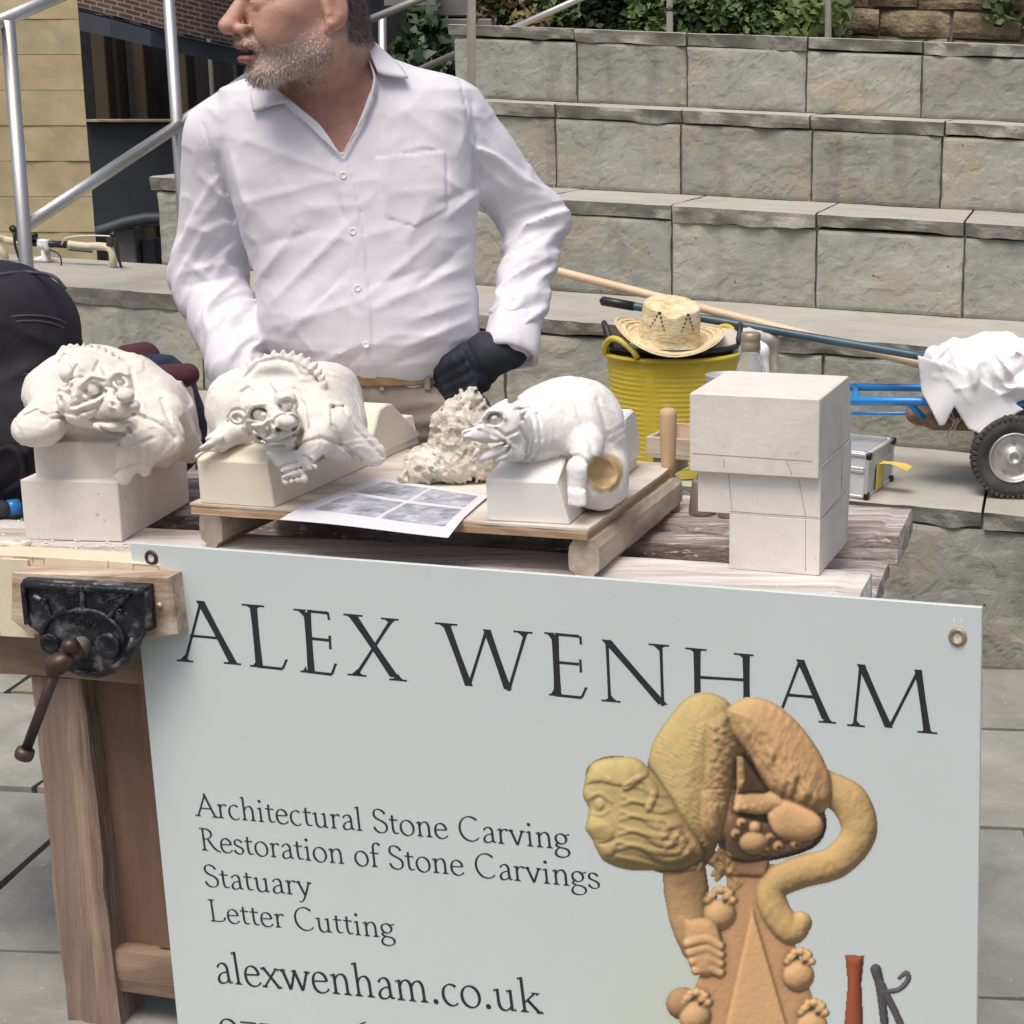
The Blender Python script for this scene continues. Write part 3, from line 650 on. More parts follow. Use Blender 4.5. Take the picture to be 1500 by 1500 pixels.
plank('lower_rail', lx1 + .001, xe - .161, .012, .062, zr0, zr1, M['beamwood'], .003, .03, 43)
plank('end_rail', xe - .12, xe - .09, .09, ye - .11, BZ - .20, BZ - .088, M['legwood'], .003, .04, 45)
plank('end_rail', lx0 + .01, lx0 + .04, .09, ye - .11, BZ - .20, BZ - .088, M['legwood'], .003, .04, 47)
plank('muntin', px1 - .035, px1 + .035, .030, .044, zr1 + .001, BZ - .207, M['panelwood'], .001, .04, 49)
m = MB(); m.tube([bl(xe - .02, .30, BZ - .10), bl(xe - .10, ye - .05, BZ - .10)], .008, 6); 
V, Fc = gridbox((xe - .075, .12, BZ - .20), (xe - .045, ye - .02, BZ - .068), .04); V[:, 2] -= np.where(V[:, 2] < BZ - .15, -.10 * np.clip((V[:, 1] - .12) / .6, 0, 1), 0)
mesh('end_bracket', B0 + V[:, :1] * BX + V[:, 1:2] * BY + (V[:, 2:] - BZ) * ZZ, Fc, M['beamwood'], bench)
# dusty lime chips and crumbs on the left end
dm = MB()
rs = np.random.RandomState(5)
for k in range(300):
    u = rs.uniform(-10, 190) if k < 260 else rs.uniform(980, 1270); v = rs.uniform(760, 812) if k < 260 else rs.uniform(840, 880); p = at_z(u, v, BZ + .001); r = rs.uniform(.0008, .0036) * (1 if k < 260 else .6)
    Vv = A((1, 0, 0), (-1, 0, 0), (0, 1, 0), (0, -1, 0), (0, 0, .6), (0, 0, -.3)) * r * rs.uniform(.5, 1.3, (6, 1)); dm.add(p + Vv, [(0, 2, 4), (2, 1, 4), (1, 3, 4), (3, 0, 4), (2, 0, 5), (1, 2, 5), (3, 1, 5), (0, 3, 5)])
ch = dm.build('stone_chips', M['lime']); tag(ch, 'pale limestone crumbs scattered over the workbench planks', 'stone chips', kind='stuff')
# ---- vise with lined wooden jaws
vise = thing('bench_vise', 'black cast iron bench vise with wooden jaws and a brown handle', 'vise', bl(0, -.05, BZ - .26))
def fpl(u, v, y): return on_pl(u, v, bl(0, y, BZ), BY)
def poly_prism(pts, y0, y1, name, mt, parent, bev=0.0, smooth=False):
    """outline given by pixels on the plane y0, pushed back to y1"""
    f = [fpl(u, v, y0) for u, v in pts]; n = len(f); b = [p + BY * (y1 - y0) for p in f]
    if bev > 0:
        c = np.mean(f, 0); fi = [p + (c - p) / np.linalg.norm(c - p) * bev for p in f]; f = [p + BY * bev for p in f]
        V = fi + f + b; Fc = [list(range(n))[::-1]] + [(i, (i + 1) % n, n + (i + 1) % n, n + i) for i in range(n)] + [(n + i, n + (i + 1) % n, 2 * n + (i + 1) % n, 2 * n + i) for i in range(n)] + [list(range(2 * n, 3 * n))]
        Fc = [x[::-1] for x in Fc]
    else:
        V = f + b; Fc = [list(range(n)), list(range(n, 2 * n))[::-1]] + [(i, n + i, n + (i + 1) % n, (i + 1) % n) for i in range(n)]
    return mesh(name, V, Fc, mt, parent, smooth)
YJ = -.095
poly_prism([(-60, 812), (12, 812), (258, 828), (258, 850), (256, 915), (60, 927), (-60, 925)], -.055, -.004, 'rear_jaw_lining', M['jaw'], vise, .003)
poly_prism([(16, 838), (248, 846), (259, 930), (218, 936), (40, 930), (14, 908)], YJ, -.057, 'front_jaw_wood', M['jawwood'], vise, .004)
poly_prism([(0, 818), (40, 820), (50, 935), (0, 932)], -.060, -.056, 'lining_flap', M['jaw'], vise, .001)
for (u0, v0, u1, v1) in ((19, 815, 64, 818), (48, 817, 48, 824), (158, 821, 158, 832), (195, 826, 232, 829), (195, 834, 232, 837), (195, 826, 195, 834), (232, 829, 232, 837), (10, 830, 16, 905), (64, 818, 64, 826), (31, 816, 31, 823)):
    MB().tube([fpl(u0, v0, -.0555), fpl(u1, v1, -.0555)], .0007, 4).build('printed_line', M['plyedge'], vise)
poly_prism([(30, 850), (214, 860), (219, 925), (203, 930), (196, 950), (185, 972), (165, 988), (140, 996), (115, 993), (88, 982), (70, 965), (58, 945), (52, 925), (38, 916)], YJ - .022, YJ - .001, 'cast_plate', M['iron'], vise, .006)
def ridge(pts, r=.0035, y=None, mt='iron'): MB().tube(smooth_path([fpl(u, v, (YJ - .024) if y is None else y) for u, v in pts], 5), r, 8).build('cast_rib', M[mt], vise, True)
ridge([(34, 856), (212, 866)], .006); ridge([(216, 866), (218, 922)], .006); ridge([(34, 856), (40, 914)], .005); ridge([(120, 862), (122, 896)], .004)
ridge([(62, 926), (72, 908), (95, 897), (122, 894), (150, 900), (172, 918), (182, 940)], .0045); ridge([(190, 870), (172, 888), (160, 905)], .004); ridge([(50, 872), (66, 884), (74, 905)], .004)
ridge([(195, 935), (180, 966), (150, 986), (110, 984)], .004)
for (u, v, r) in ((66, 880, .006), (160, 945, .020), (75, 942, .016), (178, 895, .005)):
    c = fpl(u, v, YJ - .022); Vv, Ff = lathe([(r, 0), (r, .006), (r * .8, .008), (r * .55, .004), (0.001, .004)], c, (BX, ZZ, -BY), 24, False); mesh('boss', Vv, Ff, M['iron'], vise, True)
rs = np.random.RandomState(9)
for (u0, u1, v0, v1, n) in ((82, 118, 874, 882, 6), (138, 172, 874, 884, 6), (98, 142, 908, 918, 8)):       # raised founder's lettering, too worn to read
    for k in range(n):
        t = (k + .5) / n; u = u0 + (u1 - u0) * t; v = v0 + (v1 - v0) * t + rs.uniform(-1, 1); m = MB()
        for q in range(3): m.tube([fpl(u + rs.uniform(-2.5, 2.5), v + rs.uniform(-4, 4), YJ - .0225), fpl(u + rs.uniform(-2.5, 2.5), v + rs.uniform(-4, 4), YJ - .0225)], .0012, 5)
        m.build('worn_letter', M['iron'], vise)
c = fpl(122, 945, YJ - .022); Vv, Ff = lathe([(.0145, 0), (.0145, .03), (.012, .036), (.004, .038)], c, (BX, ZZ, -BY), 24); mesh('screw', Vv, Ff, M['screw'], vise, True)
hb = fpl(88, 966, YJ - .075); he = fpl(36, 1104, YJ - .085); hd = (he - hb) / np.linalg.norm(he - hb); hu, hv = frame_of(hd)
Vv, Ff = lathe([(.004, -.012), (.014, -.010), (.0215, .0), (.021, .012), (.014, .024), (.006, .030)], hb, (BX, np.cross(hd, BX) * -1, hd), 20); mesh('handle_boss', Vv, Ff, M['rust'], vise, True)
MB().tube([fpl(118, 948, YJ - .05), fpl(92, 962, YJ - .07)], [.017, .013], 16).build('handle_neck', M['rust'], vise, True)
c = hb - hd * .014 + A(0, -.002, .004); Vv, Ff = lathe([(.002, -.010), (.009, -.008), (.0125, 0), (.011, .008), (.004, .012)], c + A(.012, 0, .004), None, 16); mesh('handle_knob', Vv, Ff, M['rust'], vise, True)
MB().tube([hb, he], .0078, 14).build('handle_bar', M['rust'], vise, True)
Vv, Ff = lathe([(.008, -.010), (.0135, -.007), (.0145, 0), (.0135, .007), (.008, .010)], he, (hu, hv, hd), 18); mesh('handle_end', Vv, Ff, M['rust'], vise, True)
for (u, v) in ((234, 886),): c = fpl(u, v, YJ - .001); Vv, Ff = lathe([(.004, 0), (.004, .002), (.001, .003)], c, (BX, ZZ, -BY), 12); mesh('nail_head', Vv, Ff, M['lime'], vise, True)
# ================================================================ SIGN BOARD
SGA = math.radians(21.2); SX = A(math.cos(SGA), -math.sin(SGA), 0); SN = A(math.sin(SGA), math.cos(SGA), 0)
T_ = .028; SXr = SX * math.cos(T_) + ZZ * math.sin(T_); SZr = -SX * math.sin(T_) + ZZ * math.cos(T_)
S0 = fpl(190, 795, -.047)                       # top left corner, clamped in the vise
def sg(u, v):
    q = on_pl(u, v, S0, SN) - S0; return float(q @ SXr), float(q @ SZr)
TR = sg(1438, 905); BLc = sg(270, 1500); BRc = sg(1428, 1500)
print('sign', TR, BLc, BRc)
SW = TR[0]; SHT = .82
def sp(x, z, e=0.0): return S0 + SXr * x + SZr * z - SN * e
sign = thing('sign_board', 'pale grey-blue printed sign board advertising stone carving, clamped in the vise', 'sign', sp(SW / 2, -SHT, 0))
c = sp(SW / 2, -SHT / 2, -.0042); MB().box(c, (SXr, SN, SZr), (SW / 2, .004, SHT / 2), .0008).build('panel', M['sign'], sign)
for (u, v) in ((222, 817), (1403, 933)):
    x, z = sg(u, v); c = sp(x, z, .0); Vv, Ff = lathe([(.0065, .0002), (.0065, .003), (.0105, .003), (.012, .0012), (.012, .0002)], c, (SXr, SZr, -SN), 28, False); mesh('eyelet', Vv, Ff, M['brass'] if u > 500 else M['rust'], sign, True)
    Vv, Ff = lathe([(.0068, .0006), (.001, .0007)], c, (SXr, SZr, -SN), 20, False); mesh('eyelet_hole', Vv, Ff, M['signedge'] if u < 500 else M['lime_warm'], sign)
for du in (-5, 6): x, z = sg(1403 + du, 908); x2, z2 = sg(1403 + du, 921); MB().tube([sp(x, z, .0003), sp(x2, z2, .0003)], .0009, 5).build('cord_mark', M['signedge'], sign)
# ---- lettering: pen-drawn roman with a broad nib
class Pen:
    def __init__(s, nib_a=.062, nib_b=.018, ang=22, ew=.030):
        s.a, s.b, s.ang, s.ew = nib_a, nib_b, math.radians(ang), ew
    def hw(s, t):
        n = A(-t[1], t[0]); e1 = A(math.cos(s.ang), math.sin(s.ang)); e2 = A(-e1[1], e1[0]); return math.hypot(s.a * (n @ e1), s.b * (n @ e2))
def bez(*p, n=14):
    p = [A(*q) for q in p]; out = []
    for i in range(n + 1):
        t = i / n
        if len(p) == 2: out.append(p[0] * (1 - t) + p[1] * t)
        elif len(p) == 3: out.append(p[0] * (1 - t) ** 2 + 2 * p[1] * t * (1 - t) + p[2] * t * t)
        else: out.append(p[0] * (1 - t) ** 3 + 3 * p[1] * t * (1 - t) ** 2 + 3 * p[2] * t * t * (1 - t) + p[3] * t ** 3)
    return out
def arcp(cx, cy, rx, ry, a0, a1, n=26): return [A(cx + rx * math.cos(math.radians(a0 + (a1 - a0) * i / n)), cy + ry * math.sin(math.radians(a0 + (a1 - a0) * i / n))) for i in range(n + 1)]
X, K, DSC = .46, .74, -.24          # x height, ascender / cap height, descender
def srf(x, y, w=.11, t=None): return ('s', x, y, w)
def G():
    g = {}
    def st(x, y0, y1): return bez((x, y0), (x, y1), n=4)
    g['A'] = (.70, [bez((.06, 0), (.36, .72), n=4) + [], bez((.33, .76), (.64, 0), n=4), bez((.17, .27), (.50, .27), n=3)], [(.06, 0, .10), (.65, 0, .12)])
    g['L'] = (.58, [st(.15, 0, K), bez((.10, .015), (.45, .015), (.50, .02), (.54, .17))], [(.15, K, .11), (.12, 0, .07)])
    g['R'] = (.66, [st(.15, 0, K), bez((.15, K - .02), (.50, K + .02), (.54, .40), (.15, .37)), bez((.30, .38), (.42, .18), (.50, .02), (.68, 0))], [(.15, 0, .11), (.10, K, .06)])
    g['S'] = (.50, [bez((.42, .60), (.36, .76), (.08, .80), (.08, .57)) + bez((.08, .57), (.08, .36), (.45, .42), (.45, .19)) + bez((.45, .19), (.45, -.06), (.10, -.06), (.06, .17))], [])
    g['C'] = (.70, [arcp(.39, .37, .31, .375, 48, 318)], [])
    g['a'] = (.44, [bez((.09, .36), (.14, .50), (.33, .52), (.33, .32)) + bez((.33, .32), (.33, .06), (.33, .0), (.43, .04)), bez((.33, .27), (.05, .26), (.03, .0), (.16, .0)) + bez((.16, .0), (.25, 0), (.30, .05), (.33, .10))], [])
    g['c'] = (.43, [arcp(.25, .225, .185, .235, 52, 315)], [])
    g['e'] = (.45, [bez((.06, .25), (.39, .27), n=4), bez((.39, .27), (.38, .52), (.06, .54), (.06, .22)) + bez((.06, .22), (.06, -.05), (.32, -.06), (.42, .10))], [])
    g['f'] = (.30, [bez((.36, .70), (.28, .82), (.14, .78), (.14, .58)) + bez((.14, .58), (.14, 0), n=4), bez((.03, X - .02), (.30, X - .02), n=3)], [(.14, 0, .09)])
    g['g'] = (.46, [arcp(.21, .31, .15, .15, 0, 360), bez((.33, .40), (.38, .46), (.46, .45)), bez((.12, .19), (.0, .10), (.10, .05), (.24, .04)) + bez((.24, .04), (.50, .03), (.46, -.24), (.20, -.24)) + bez((.20, -.24), (-.03, -.24), (.0, -.04), (.14, .03))], [])
    g['h'] = (.54, [st(.13, 0, K + .02), bez((.13, .30), (.20, .50), (.41, .54), (.41, .28)) + bez((.41, .28), (.41, 0), n=4)], [(.13, 0, .09), (.41, 0, .09), (.09, K, .05)])
    g['i'] = (.27, [st(.13, 0, X), ('d', .13, .66, .052)], [(.13, 0, .09), (.09, X - .02, .05)])
    g['k'] = (.51, [st(.13, 0, K + .02), bez((.14, .20), (.40, .44), n=3), bez((.22, .27), (.46, 0), n=3)], [(.13, 0, .09), (.09, K, .05), (.40, X - .02, .09), (.46, 0, .08)])
    g['l'] = (.27, [st(.13, 0, K + .02)], [(.13, 0, .09), (.09, K, .05)])
    g['m'] = (.80, [st(.13, 0, X), bez((.13, .30), (.19, .50), (.39, .54), (.39, .28)) + bez((.39, .28), (.39, 0), n=4), bez((.39, .30), (.46, .50), (.66, .54), (.66, .28)) + bez((.66, .28), (.66, 0), n=4)], [(.13, 0, .09), (.39, 0, .08), (.66, 0, .09), (.09, X - .02, .05)])
    g['n'] = (.54, [st(.13, 0, X), bez((.13, .30), (.20, .50), (.41, .54), (.41, .28)) + bez((.41, .28), (.41, 0), n=4)], [(.13, 0, .09), (.41, 0, .09), (.09, X - .02, .05)])
    g['o'] = (.50, [arcp(.25, .225, .195, .235, 0, 360)], [])
    g['r'] = (.36, [st(.13, 0, X), bez((.13, .30), (.18, .46), (.27, .48), (.34, .41))], [(.13, 0, .09), (.09, X - .02, .05)])
    g['s'] = (.37, [bez((.31, .38), (.26, .48), (.07, .50), (.07, .345)) + bez((.07, .345), (.07, .22), (.33, .26), (.33, .11)) + bez((.33, .11), (.33, -.04), (.08, -.04), (.05, .11))], [])
    g['t'] = (.32, [bez((.14, .58), (.13, .12), (.10, -.04), (.31, .05)), bez((.03, X - .02), (.30, X - .02), n=3)], [])
    g['u'] = (.54, [bez((.12, X), (.12, .18), n=4) + bez((.12, .18), (.12, -.06), (.33, -.04), (.40, .12)), st(.40, 0, X)], [(.08, X - .02, .05), (.36, X - .02, .05), (.44, 0, .05)])
    g['v'] = (.48, [bez((.07, X), (.24, 0), n=4), bez((.25, .02), (.41, X), n=4)], [(.07, X - .01, .08), (.41, X - .01, .08)])
    g['w'] = (.72, [bez((.06, X), (.21, 0), n=4), bez((.22, .02), (.37, X), n=4), bez((.35, X), (.50, 0), n=4), bez((.51, .02), (.66, X), n=4)], [(.06, X - .01, .08), (.66, X - .01, .08), (.34, X - .01, .06)])
    g['x'] = (.48, [bez((.07, X), (.42, 0), n=4), bez((.05, 0), (.40, X), n=4)], [(.07, X - .01, .07), (.40, X - .01, .07), (.06, 0, .07), (.42, 0, .07)])
    g['y'] = (.47, [bez((.07, X), (.25, .0), n=4), bez((.41, X), (.22, -.10), (.18, -.24), (.04, -.21))], [(.07, X - .01, .08), (.41, X - .01, .08)])
    g['.'] = (.24, [('d', .12, .045, .058)], [])
    g['0'] = (.52, [arcp(.26, .235, .20, .245, 0, 360)], [])
    g['7'] = (.46, [bez((.05, X - .02), (.42, X - .02), n=3), bez((.42, X - .02), (.30, .2), (.22, .0), (.18, -.22))], [])
    g['9'] = (.50, [arcp(.25, .28, .18, .19, 0, 360), bez((.43, .28), (.43, .0), (.28, -.16), (.10, -.22))], [])
    g['2'] = (.44, [bez((.06, .36), (.12, .52), (.38, .52), (.36, .32)) + bez((.36, .32), (.34, .18), (.12, .08), (.05, .02)), bez((.05, .02), (.42, .03), n=3)], [])
    g['6'] = (.50, [arcp(.25, .20, .18, .20, 0, 360), bez((.07, .22), (.08, .48), (.24, .66), (.42, .70))], [])
    g['3'] = (.44, [bez((.07, .38), (.16, .52), (.36, .48), (.34, .34)) + bez((.34, .34), (.32, .22), (.22, .18), (.14, .16)), bez((.16, .16), (.42, .18), (.44, -.20), (.05, -.22))], [])
    g[' '] = (.27, [], [])
    return g
GL = G(); LAYER = [0]
def stroke_mesh(mb, pts, pen, org, dx, dz, size, track=None):
    pts = [A(*p[:2]) for p in pts]; q = [pts[0]]
    for p in pts[1:]:
        if np.linalg.norm(p - q[-1]) > 1e-5: q.append(p)
    pts = q; n = len(pts); L = []; R = []; closed = np.linalg.norm(pts[0] - pts[-1]) < 1e-3
    for i in range(n):
        t = pts[min(i + 1, n - 1)] - pts[max(i - 1, 0)]
        if closed and i in (0, n - 1): t = pts[1] - pts[-2]
        t = t / (np.linalg.norm(t) + 1e-9); nn = A(-t[1], t[0]); h = pen.hw(t); L.append(pts[i] + nn * h); R.append(pts[i] - nn * h)
    LAYER[0] += 1; e = .00030 + (LAYER[0] % 9) * .000012
    V = [org + dx * (p[0] * size) + dz * (p[1] * size) - SN * e for p in L + R]
    mb.add(V, [(i, n + i, n + i + 1, i + 1) for i in range(n - 1)])
def dot_mesh(mb, x, y, r, org, dx, dz, size):
    LAYER[0] += 1; e = .00030 + (LAYER[0] % 9) * .000012
    V = [org + dx * ((x + r * math.cos(2 * math.pi * k / 16)) * size) + dz * ((y + r * math.sin(2 * math.pi * k / 16)) * size) - SN * e for k in range(16)]; mb.add(V, [list(range(16))])
def text_line(txt, pl, pr, size_px, pen, name):
    """baseline from pixel pl to pixel pr"""
    a = A(*sg(*pl)); b = A(*sg(*pr)); d = (b - a); ln = np.linalg.norm(d); d = d / ln; up = A(-d[1], d[0])
    size = size_px / 1.0; tot = sum(GL[c][0] for c in txt); sx = ln / tot
    dx = SXr * d[0] + SZr * d[1]; dz = SXr * up[0] + SZr * up[1]; x = 0; mb = MB(); word = ''
    def flush(mb, word):
        if word: o = mb.build(name, M['ink'], sign); o['label'] = 'printed word ' + word if not word.isdigit() else 'cut-off telephone digits'
    for c in txt:
        if c == ' ': flush(mb, word); mb = MB(); word = ''; x += GL[c][0]; continue
        word += c
        wd_, sts, ser = GL[c]; org = sp(a[0], a[1]) + dx * (x * sx)
        kx = dx * (sx / size)
        for s_ in sts:
            if isinstance(s_, tuple): dot_mesh(mb, s_[1], s_[2], s_[3], org, kx, dz, size)
            else: stroke_mesh(mb, s_, pen, org, kx, dz, size)
        for (x0, y0, w_) in ser:
            yb = y0 + (.012 if y0 < .1 else -.012); stroke_mesh(mb, [(x0 - w_, yb), (x0 + w_, yb)], Pen(.013, .013), org, kx, dz, size)
            for sg_ in (-1, 1):
                LAYER[0] += 1; e = .00030 + (LAYER[0] % 9) * .000012; yy2 = yb + (.055 if y0 < .1 else -.055)
                tri = [(x0 + sg_ * .03, yy2), (x0 + sg_ * w_ * .85, yb), (x0, yb)]
                mb.add([org + kx * (p * size) + dz * (q * size) - SN * e for p, q in tri], [(0, 1, 2)])
        x += wd_
    flush(mb, word)
pen = Pen(.036, .014, 24)
def px_size(u0, v0, u1, v1): return np.linalg.norm(A(*sg(u0, v0)) - A(*sg(u1, v1)))
S1 = px_size(296, 1166, 297, 1198) / .74 * 1.02
text_line('Architectural Stone Carving', (288, 1195), (836, 1245), S1, pen, 'printed_word'); text_line('Restoration of Stone Carvings', (294, 1245), (880, 1302), S1, pen, 'printed_word')
text_line('Statuary', (300, 1298), (458, 1313), S1, pen, 'printed_word'); text_line('Letter Cutting', (307, 1349), (580, 1375), S1, pen, 'printed_word')
text_line('alexwenham.co.uk', (317, 1439), (795, 1485), S1 * 1.46, pen, 'printed_word'); text_line('07792 26236', (322, 1521), (640, 1552), S1 * 1.46, pen, 'printed_word')
# ---- large title letters measured one by one: strokes in pixels (thick, thin) with bracketed serifs
def title():
    # each letter: list of (x0,y0,x1,y1,width_px) strokes, and serifs (x,y,halfwidth_left,halfwidth_right)
    T = {
     'A1': ([(293, 880, 342, 972, 11), (294, 882, 272, 966, 4.5), (278, 931, 322, 935, 4)], [(270, 968, 11, 13, 0), (341, 972, 13, 12, 0)]),
     'L': ([(371, 888, 380, 977, 11), (378, 976, 414, 980, 4.5), (414, 980, 420, 966, 4)], [(371, 887, 17, 16, 1), (376, 976, 10, 4, 0)]),
     'E': ([(450, 897, 456, 985, 11), (450, 895, 480, 898, 4.5), (453, 935, 483, 938, 4.5), (452, 984, 486, 988, 4.5), (480, 897, 482, 908, 4), (483, 931, 484, 951, 4), (486, 988, 492, 972, 4)], [(444, 894, 14, 4, 1), (448, 984, 8, 4, 0)]),
     'X': ([(517, 902, 578, 992, 11.5), (573, 909, 523, 987, 5)], [(516, 901, 13, 15, 1), (572, 907, 14, 12, 1), (523, 989, 14, 14, 0), (583, 996, 13, 13, 0)]),
     'W': ([(654, 915, 687, 1005, 11), (687, 1005, 713, 922, 5), (713, 922, 744, 1010, 11), (745, 1012, 770, 928, 5)], [(653, 914, 16, 17, 1), (767, 926, 15, 13, 1)]),
     'E2': ([(813, 930, 817, 1018, 11), (813, 929, 848, 932, 4.5), (816, 970, 848, 973, 4.5), (814, 1018, 852, 1022, 4.5), (850, 932, 851, 944, 4), (850, 966, 851, 985, 4), (852, 1022, 859, 1007, 4)], [(808, 928, 11, 4, 1), (811, 1018, 7, 4, 0)]),
     'N': ([(889, 938, 893, 1024, 5), (888, 937, 971, 1032, 11), (968, 946, 971, 1034, 5)], [(895, 1027, 14, 14, 0), (966, 945, 16, 14, 1)]),
     'H': ([(1021, 953, 1022, 1040, 11), (1093, 960, 1094, 1045, 11), (1024, 992, 1092, 996, 4.5)], [(1020, 951, 16, 15, 1), (1092, 959, 17, 12, 1)]),
     'A2': ([(1172, 966, 1210, 1054, 11), (1172, 968, 1145, 1040, 4.5), (1155, 1018, 1192, 1021, 4.5)], [(1212, 1058, 13, 13, 0)]),
     'M': ([(1261, 974, 1252, 1060, 5), (1261, 973, 1302, 1066, 11), (1303, 1066, 1345, 983, 5), (1345, 981, 1358, 1070, 11)], [(1254, 1063, 13, 13, 0), (1358, 1073, 14, 15, 0)]),
    }
    def q(u, v, e): x, z = sg(u, v); return sp(x, z, e)
    for k, (sts, ser) in T.items():
        mb = MB()
        for (x0, y0, x1, y1, w_) in sts:
            LAYER[0] += 1; e = .00005 + (LAYER[0] % 9) * .000012; d = A(x1 - x0, y1 - y0); d /= np.linalg.norm(d); n = A(-d[1], d[0])
            pts = []
            for t in np.linspace(0, 1, 7):      # gentle waist
                ww = w_ / 2 * (1 - .14 * math.sin(math.pi * t)) ; c = A(x0, y0) * (1 - t) + A(x1, y1) * t; nn_ = n if abs(d[1]) < .5 else A(-1, -.085) / abs(d[1]) * (1 if d[1] > 0 else -1); pts.append((c + nn_ * ww, c - nn_ * ww))
            V = [q(*p[0], e) for p in pts] + [q(*p[1], e) for p in pts]; mb.add(V, [(i, i + 1, 7 + i + 1, 7 + i) for i in range(6)])
        for (x, y, l, r_, top) in ser:
            LAYER[0] += 1; e = .00005 + (LAYER[0] % 9) * .000012; sl = .085; t = 1.3; dr = 1 if top else -1
            V = [q(x - l, y - l * sl - t, e), q(x + r_, y + r_ * sl - t, e), q(x + r_, y + r_ * sl + t, e), q(x - l, y - l * sl + t, e)]; mb.add(V, [(0, 3, 2, 1)])
            for s_, w_ in ((-1, l), (1, r_)):
                LAYER[0] += 1; e = .00005 + (LAYER[0] % 9) * .000012; P_ = []
                for t_ in np.linspace(0, 1, 6): P_.append((x + s_ * w_ * t_, y + s_ * w_ * t_ * sl + dr * 9 * (1 - t_) ** 2.2))
                V = [q(*p, e) for p in P_] + [q(p[0], y + (p[0] - x) * sl, e) for p in P_]; mb.add(V, [(i, i + 1, 7 + i, 6 + i) for i in range(5)])
        o = mb.build('letter', M['ink'], sign); o['label'] = 'large black roman capital ' + k[0]
title()
# ---- printed picture of a crouching carved monkey on a stone finial (flat print: colours only)
def picture():
    u0, u1, v0, v1 = 838, 1345, 1008, 1530; nu, nv = 430, 440
    U, Vp = np.meshgrid(np.linspace(u0, u1, nu), np.linspace(v0, v1, nv), indexing='ij')
    Hh = np.full(U.shape, -1.0); col = np.zeros((*U.shape, 3)); sid = np.zeros(U.shape, int)
    Z3 = np.stack([U, Vp, np.zeros_like(U)], -1)
    def poly_in(pts):
        ins = np.zeros(U.shape, bool); n = len(pts); dmin = np.full(U.shape, 1e9)
        for i in range(n):
            (xa, ya), (xb, yb) = pts[i], pts[(i + 1) % n]
            c = ((ya > Vp) != (yb > Vp)) & (U < (xb - xa) * (Vp - ya) / (yb - ya + 1e-9) + xa); ins ^= c
            ab = A(xb - xa, yb - ya); t = np.clip(((U - xa) * ab[0] + (Vp - ya) * ab[1]) / (ab @ ab + 1e-9), 0, 1); dmin = np.minimum(dmin, np.hypot(U - xa - t * ab[0], Vp - ya - t * ab[1]))
        return ins, dmin
    def soft(pts, k=5):
        P = [A(*p, 0) for p in pts]; P = smooth_path(P + [P[0]], k); return [(p[0], p[1]) for p in P[:-1]]
    def put(mask, h, base, tex=0.0):
        global _dummy
        up = mask & (h > Hh); Hh[up] = h[up]; col[up] = base; sid[up] += 1
    def shape(pts, z0, bulge, base, rr=26, sm=True, tex=None, rel=None):
        ins, d = poly_in(soft(pts) if sm else pts); t = np.clip(d / rr, 0, 1); h = (z0 if rel is None else np.maximum(Hh, 0) + rel) + bulge * np.sqrt(np.clip(1 - (1 - t) ** 2, 0, 1))
        if tex is not None: h = h + tex * ins
        put(ins, h, base)
    def tubep(pts, r, z0, base, tex=None, rel=None):
        H0 = np.maximum(Hh, 0).copy()
        P = smooth_path([A(*p[:2], 0) for p in pts], 8); rr = np.interp(np.linspace(0, 1, len(P)), np.linspace(0, 1, len(pts)), [p[2] if len(p) > 2 else r for p in pts])
        for i in range(len(P) - 1):
            a, b = P[i], P[i + 1]; ab = (b - a)[:2]; t = np.clip(((U - a[0]) * ab[0] + (Vp - a[1]) * ab[1]) / (ab @ ab + 1e-9), 0, 1); d = np.hypot(U - a[0] - t * ab[0], Vp - a[1] - t * ab[1]); r_ = rr[i]
            k = d < r_; h = (z0 if rel is None else H0 + rel) + np.sqrt(np.clip(r_ * r_ - d * d, 0, None)) * (1 if rel is None else .75); put(k, h if tex is None else h + tex, base)
    def ball(x, y, r, z0, base, ry=None, rel=None):
        ry = ry or r; q = ((U - x) / r) ** 2 + ((Vp - y) / ry) ** 2; put(q < 1, (z0 if rel is None else np.maximum(Hh, 0) + rel) + r * np.sqrt(np.clip(1 - q, 0, 1)), base)
    OCH = A(.50, .375, .175); TAN = A(.52, .355, .185); PINK = A(.47, .30, .165); DARK = A(.13, .085, .06)
    wav = 6 * fbm(Z3, .018, 2, 3); fur1 = .75 * np.sin((U * .5 - Vp * .9) * .95 + wav * 1.6) * (.5 + fbm(Z3, .05, 3, 2)) + 1.2 * fbm(Z3, .11, 13, 3); fur2 = 4.6 * fbm(Z3, .085, 4, 4); scal = 1.0 * np.sin((U * .85 + Vp * .4) * .42 + wav) * (.6 + fbm(Z3, .04, 7, 2)) + 2.4 * fbm(Z3, .07, 16, 3)
    # finial spire
    shape([(1066, 1265), (1135, 1265), (1150, 1340), (1215, 1535), (985, 1535), (1062, 1330)], 0, 8, PINK * 1.08, 30, False)
    shape([(1102, 1330), (1162, 1535), (1056, 1535)], 14, 3, TAN * 1.12, 8, False)
    shape([(1062, 1248), (1128, 1258), (1122, 1285), (1064, 1282)], 16, 6, PINK * .8, 10, False)
    # far arm reaching down, with hand gripping
    tubep([(1000, 1255, 31), (1005, 1300, 33), (1010, 1350, 27), (1022, 1385, 25)], 0, 4, TAN * .92, 1.5 * fbm(Z3, .05, 21, 3)); shape([(1000, 1345), (1045, 1350), (1058, 1395), (1040, 1430), (1010, 1415)], 26, 14, TAN * 1.05, 20)
    for k in range(4): tubep([(1008 + 4 * k, 1382 + 13 * k, 8), (1034 + 2 * k, 1376 + 14 * k, 8.5), (1055, 1386 + 13 * k, 6.5)], 0, 36 - k * 2, TAN * 1.08)
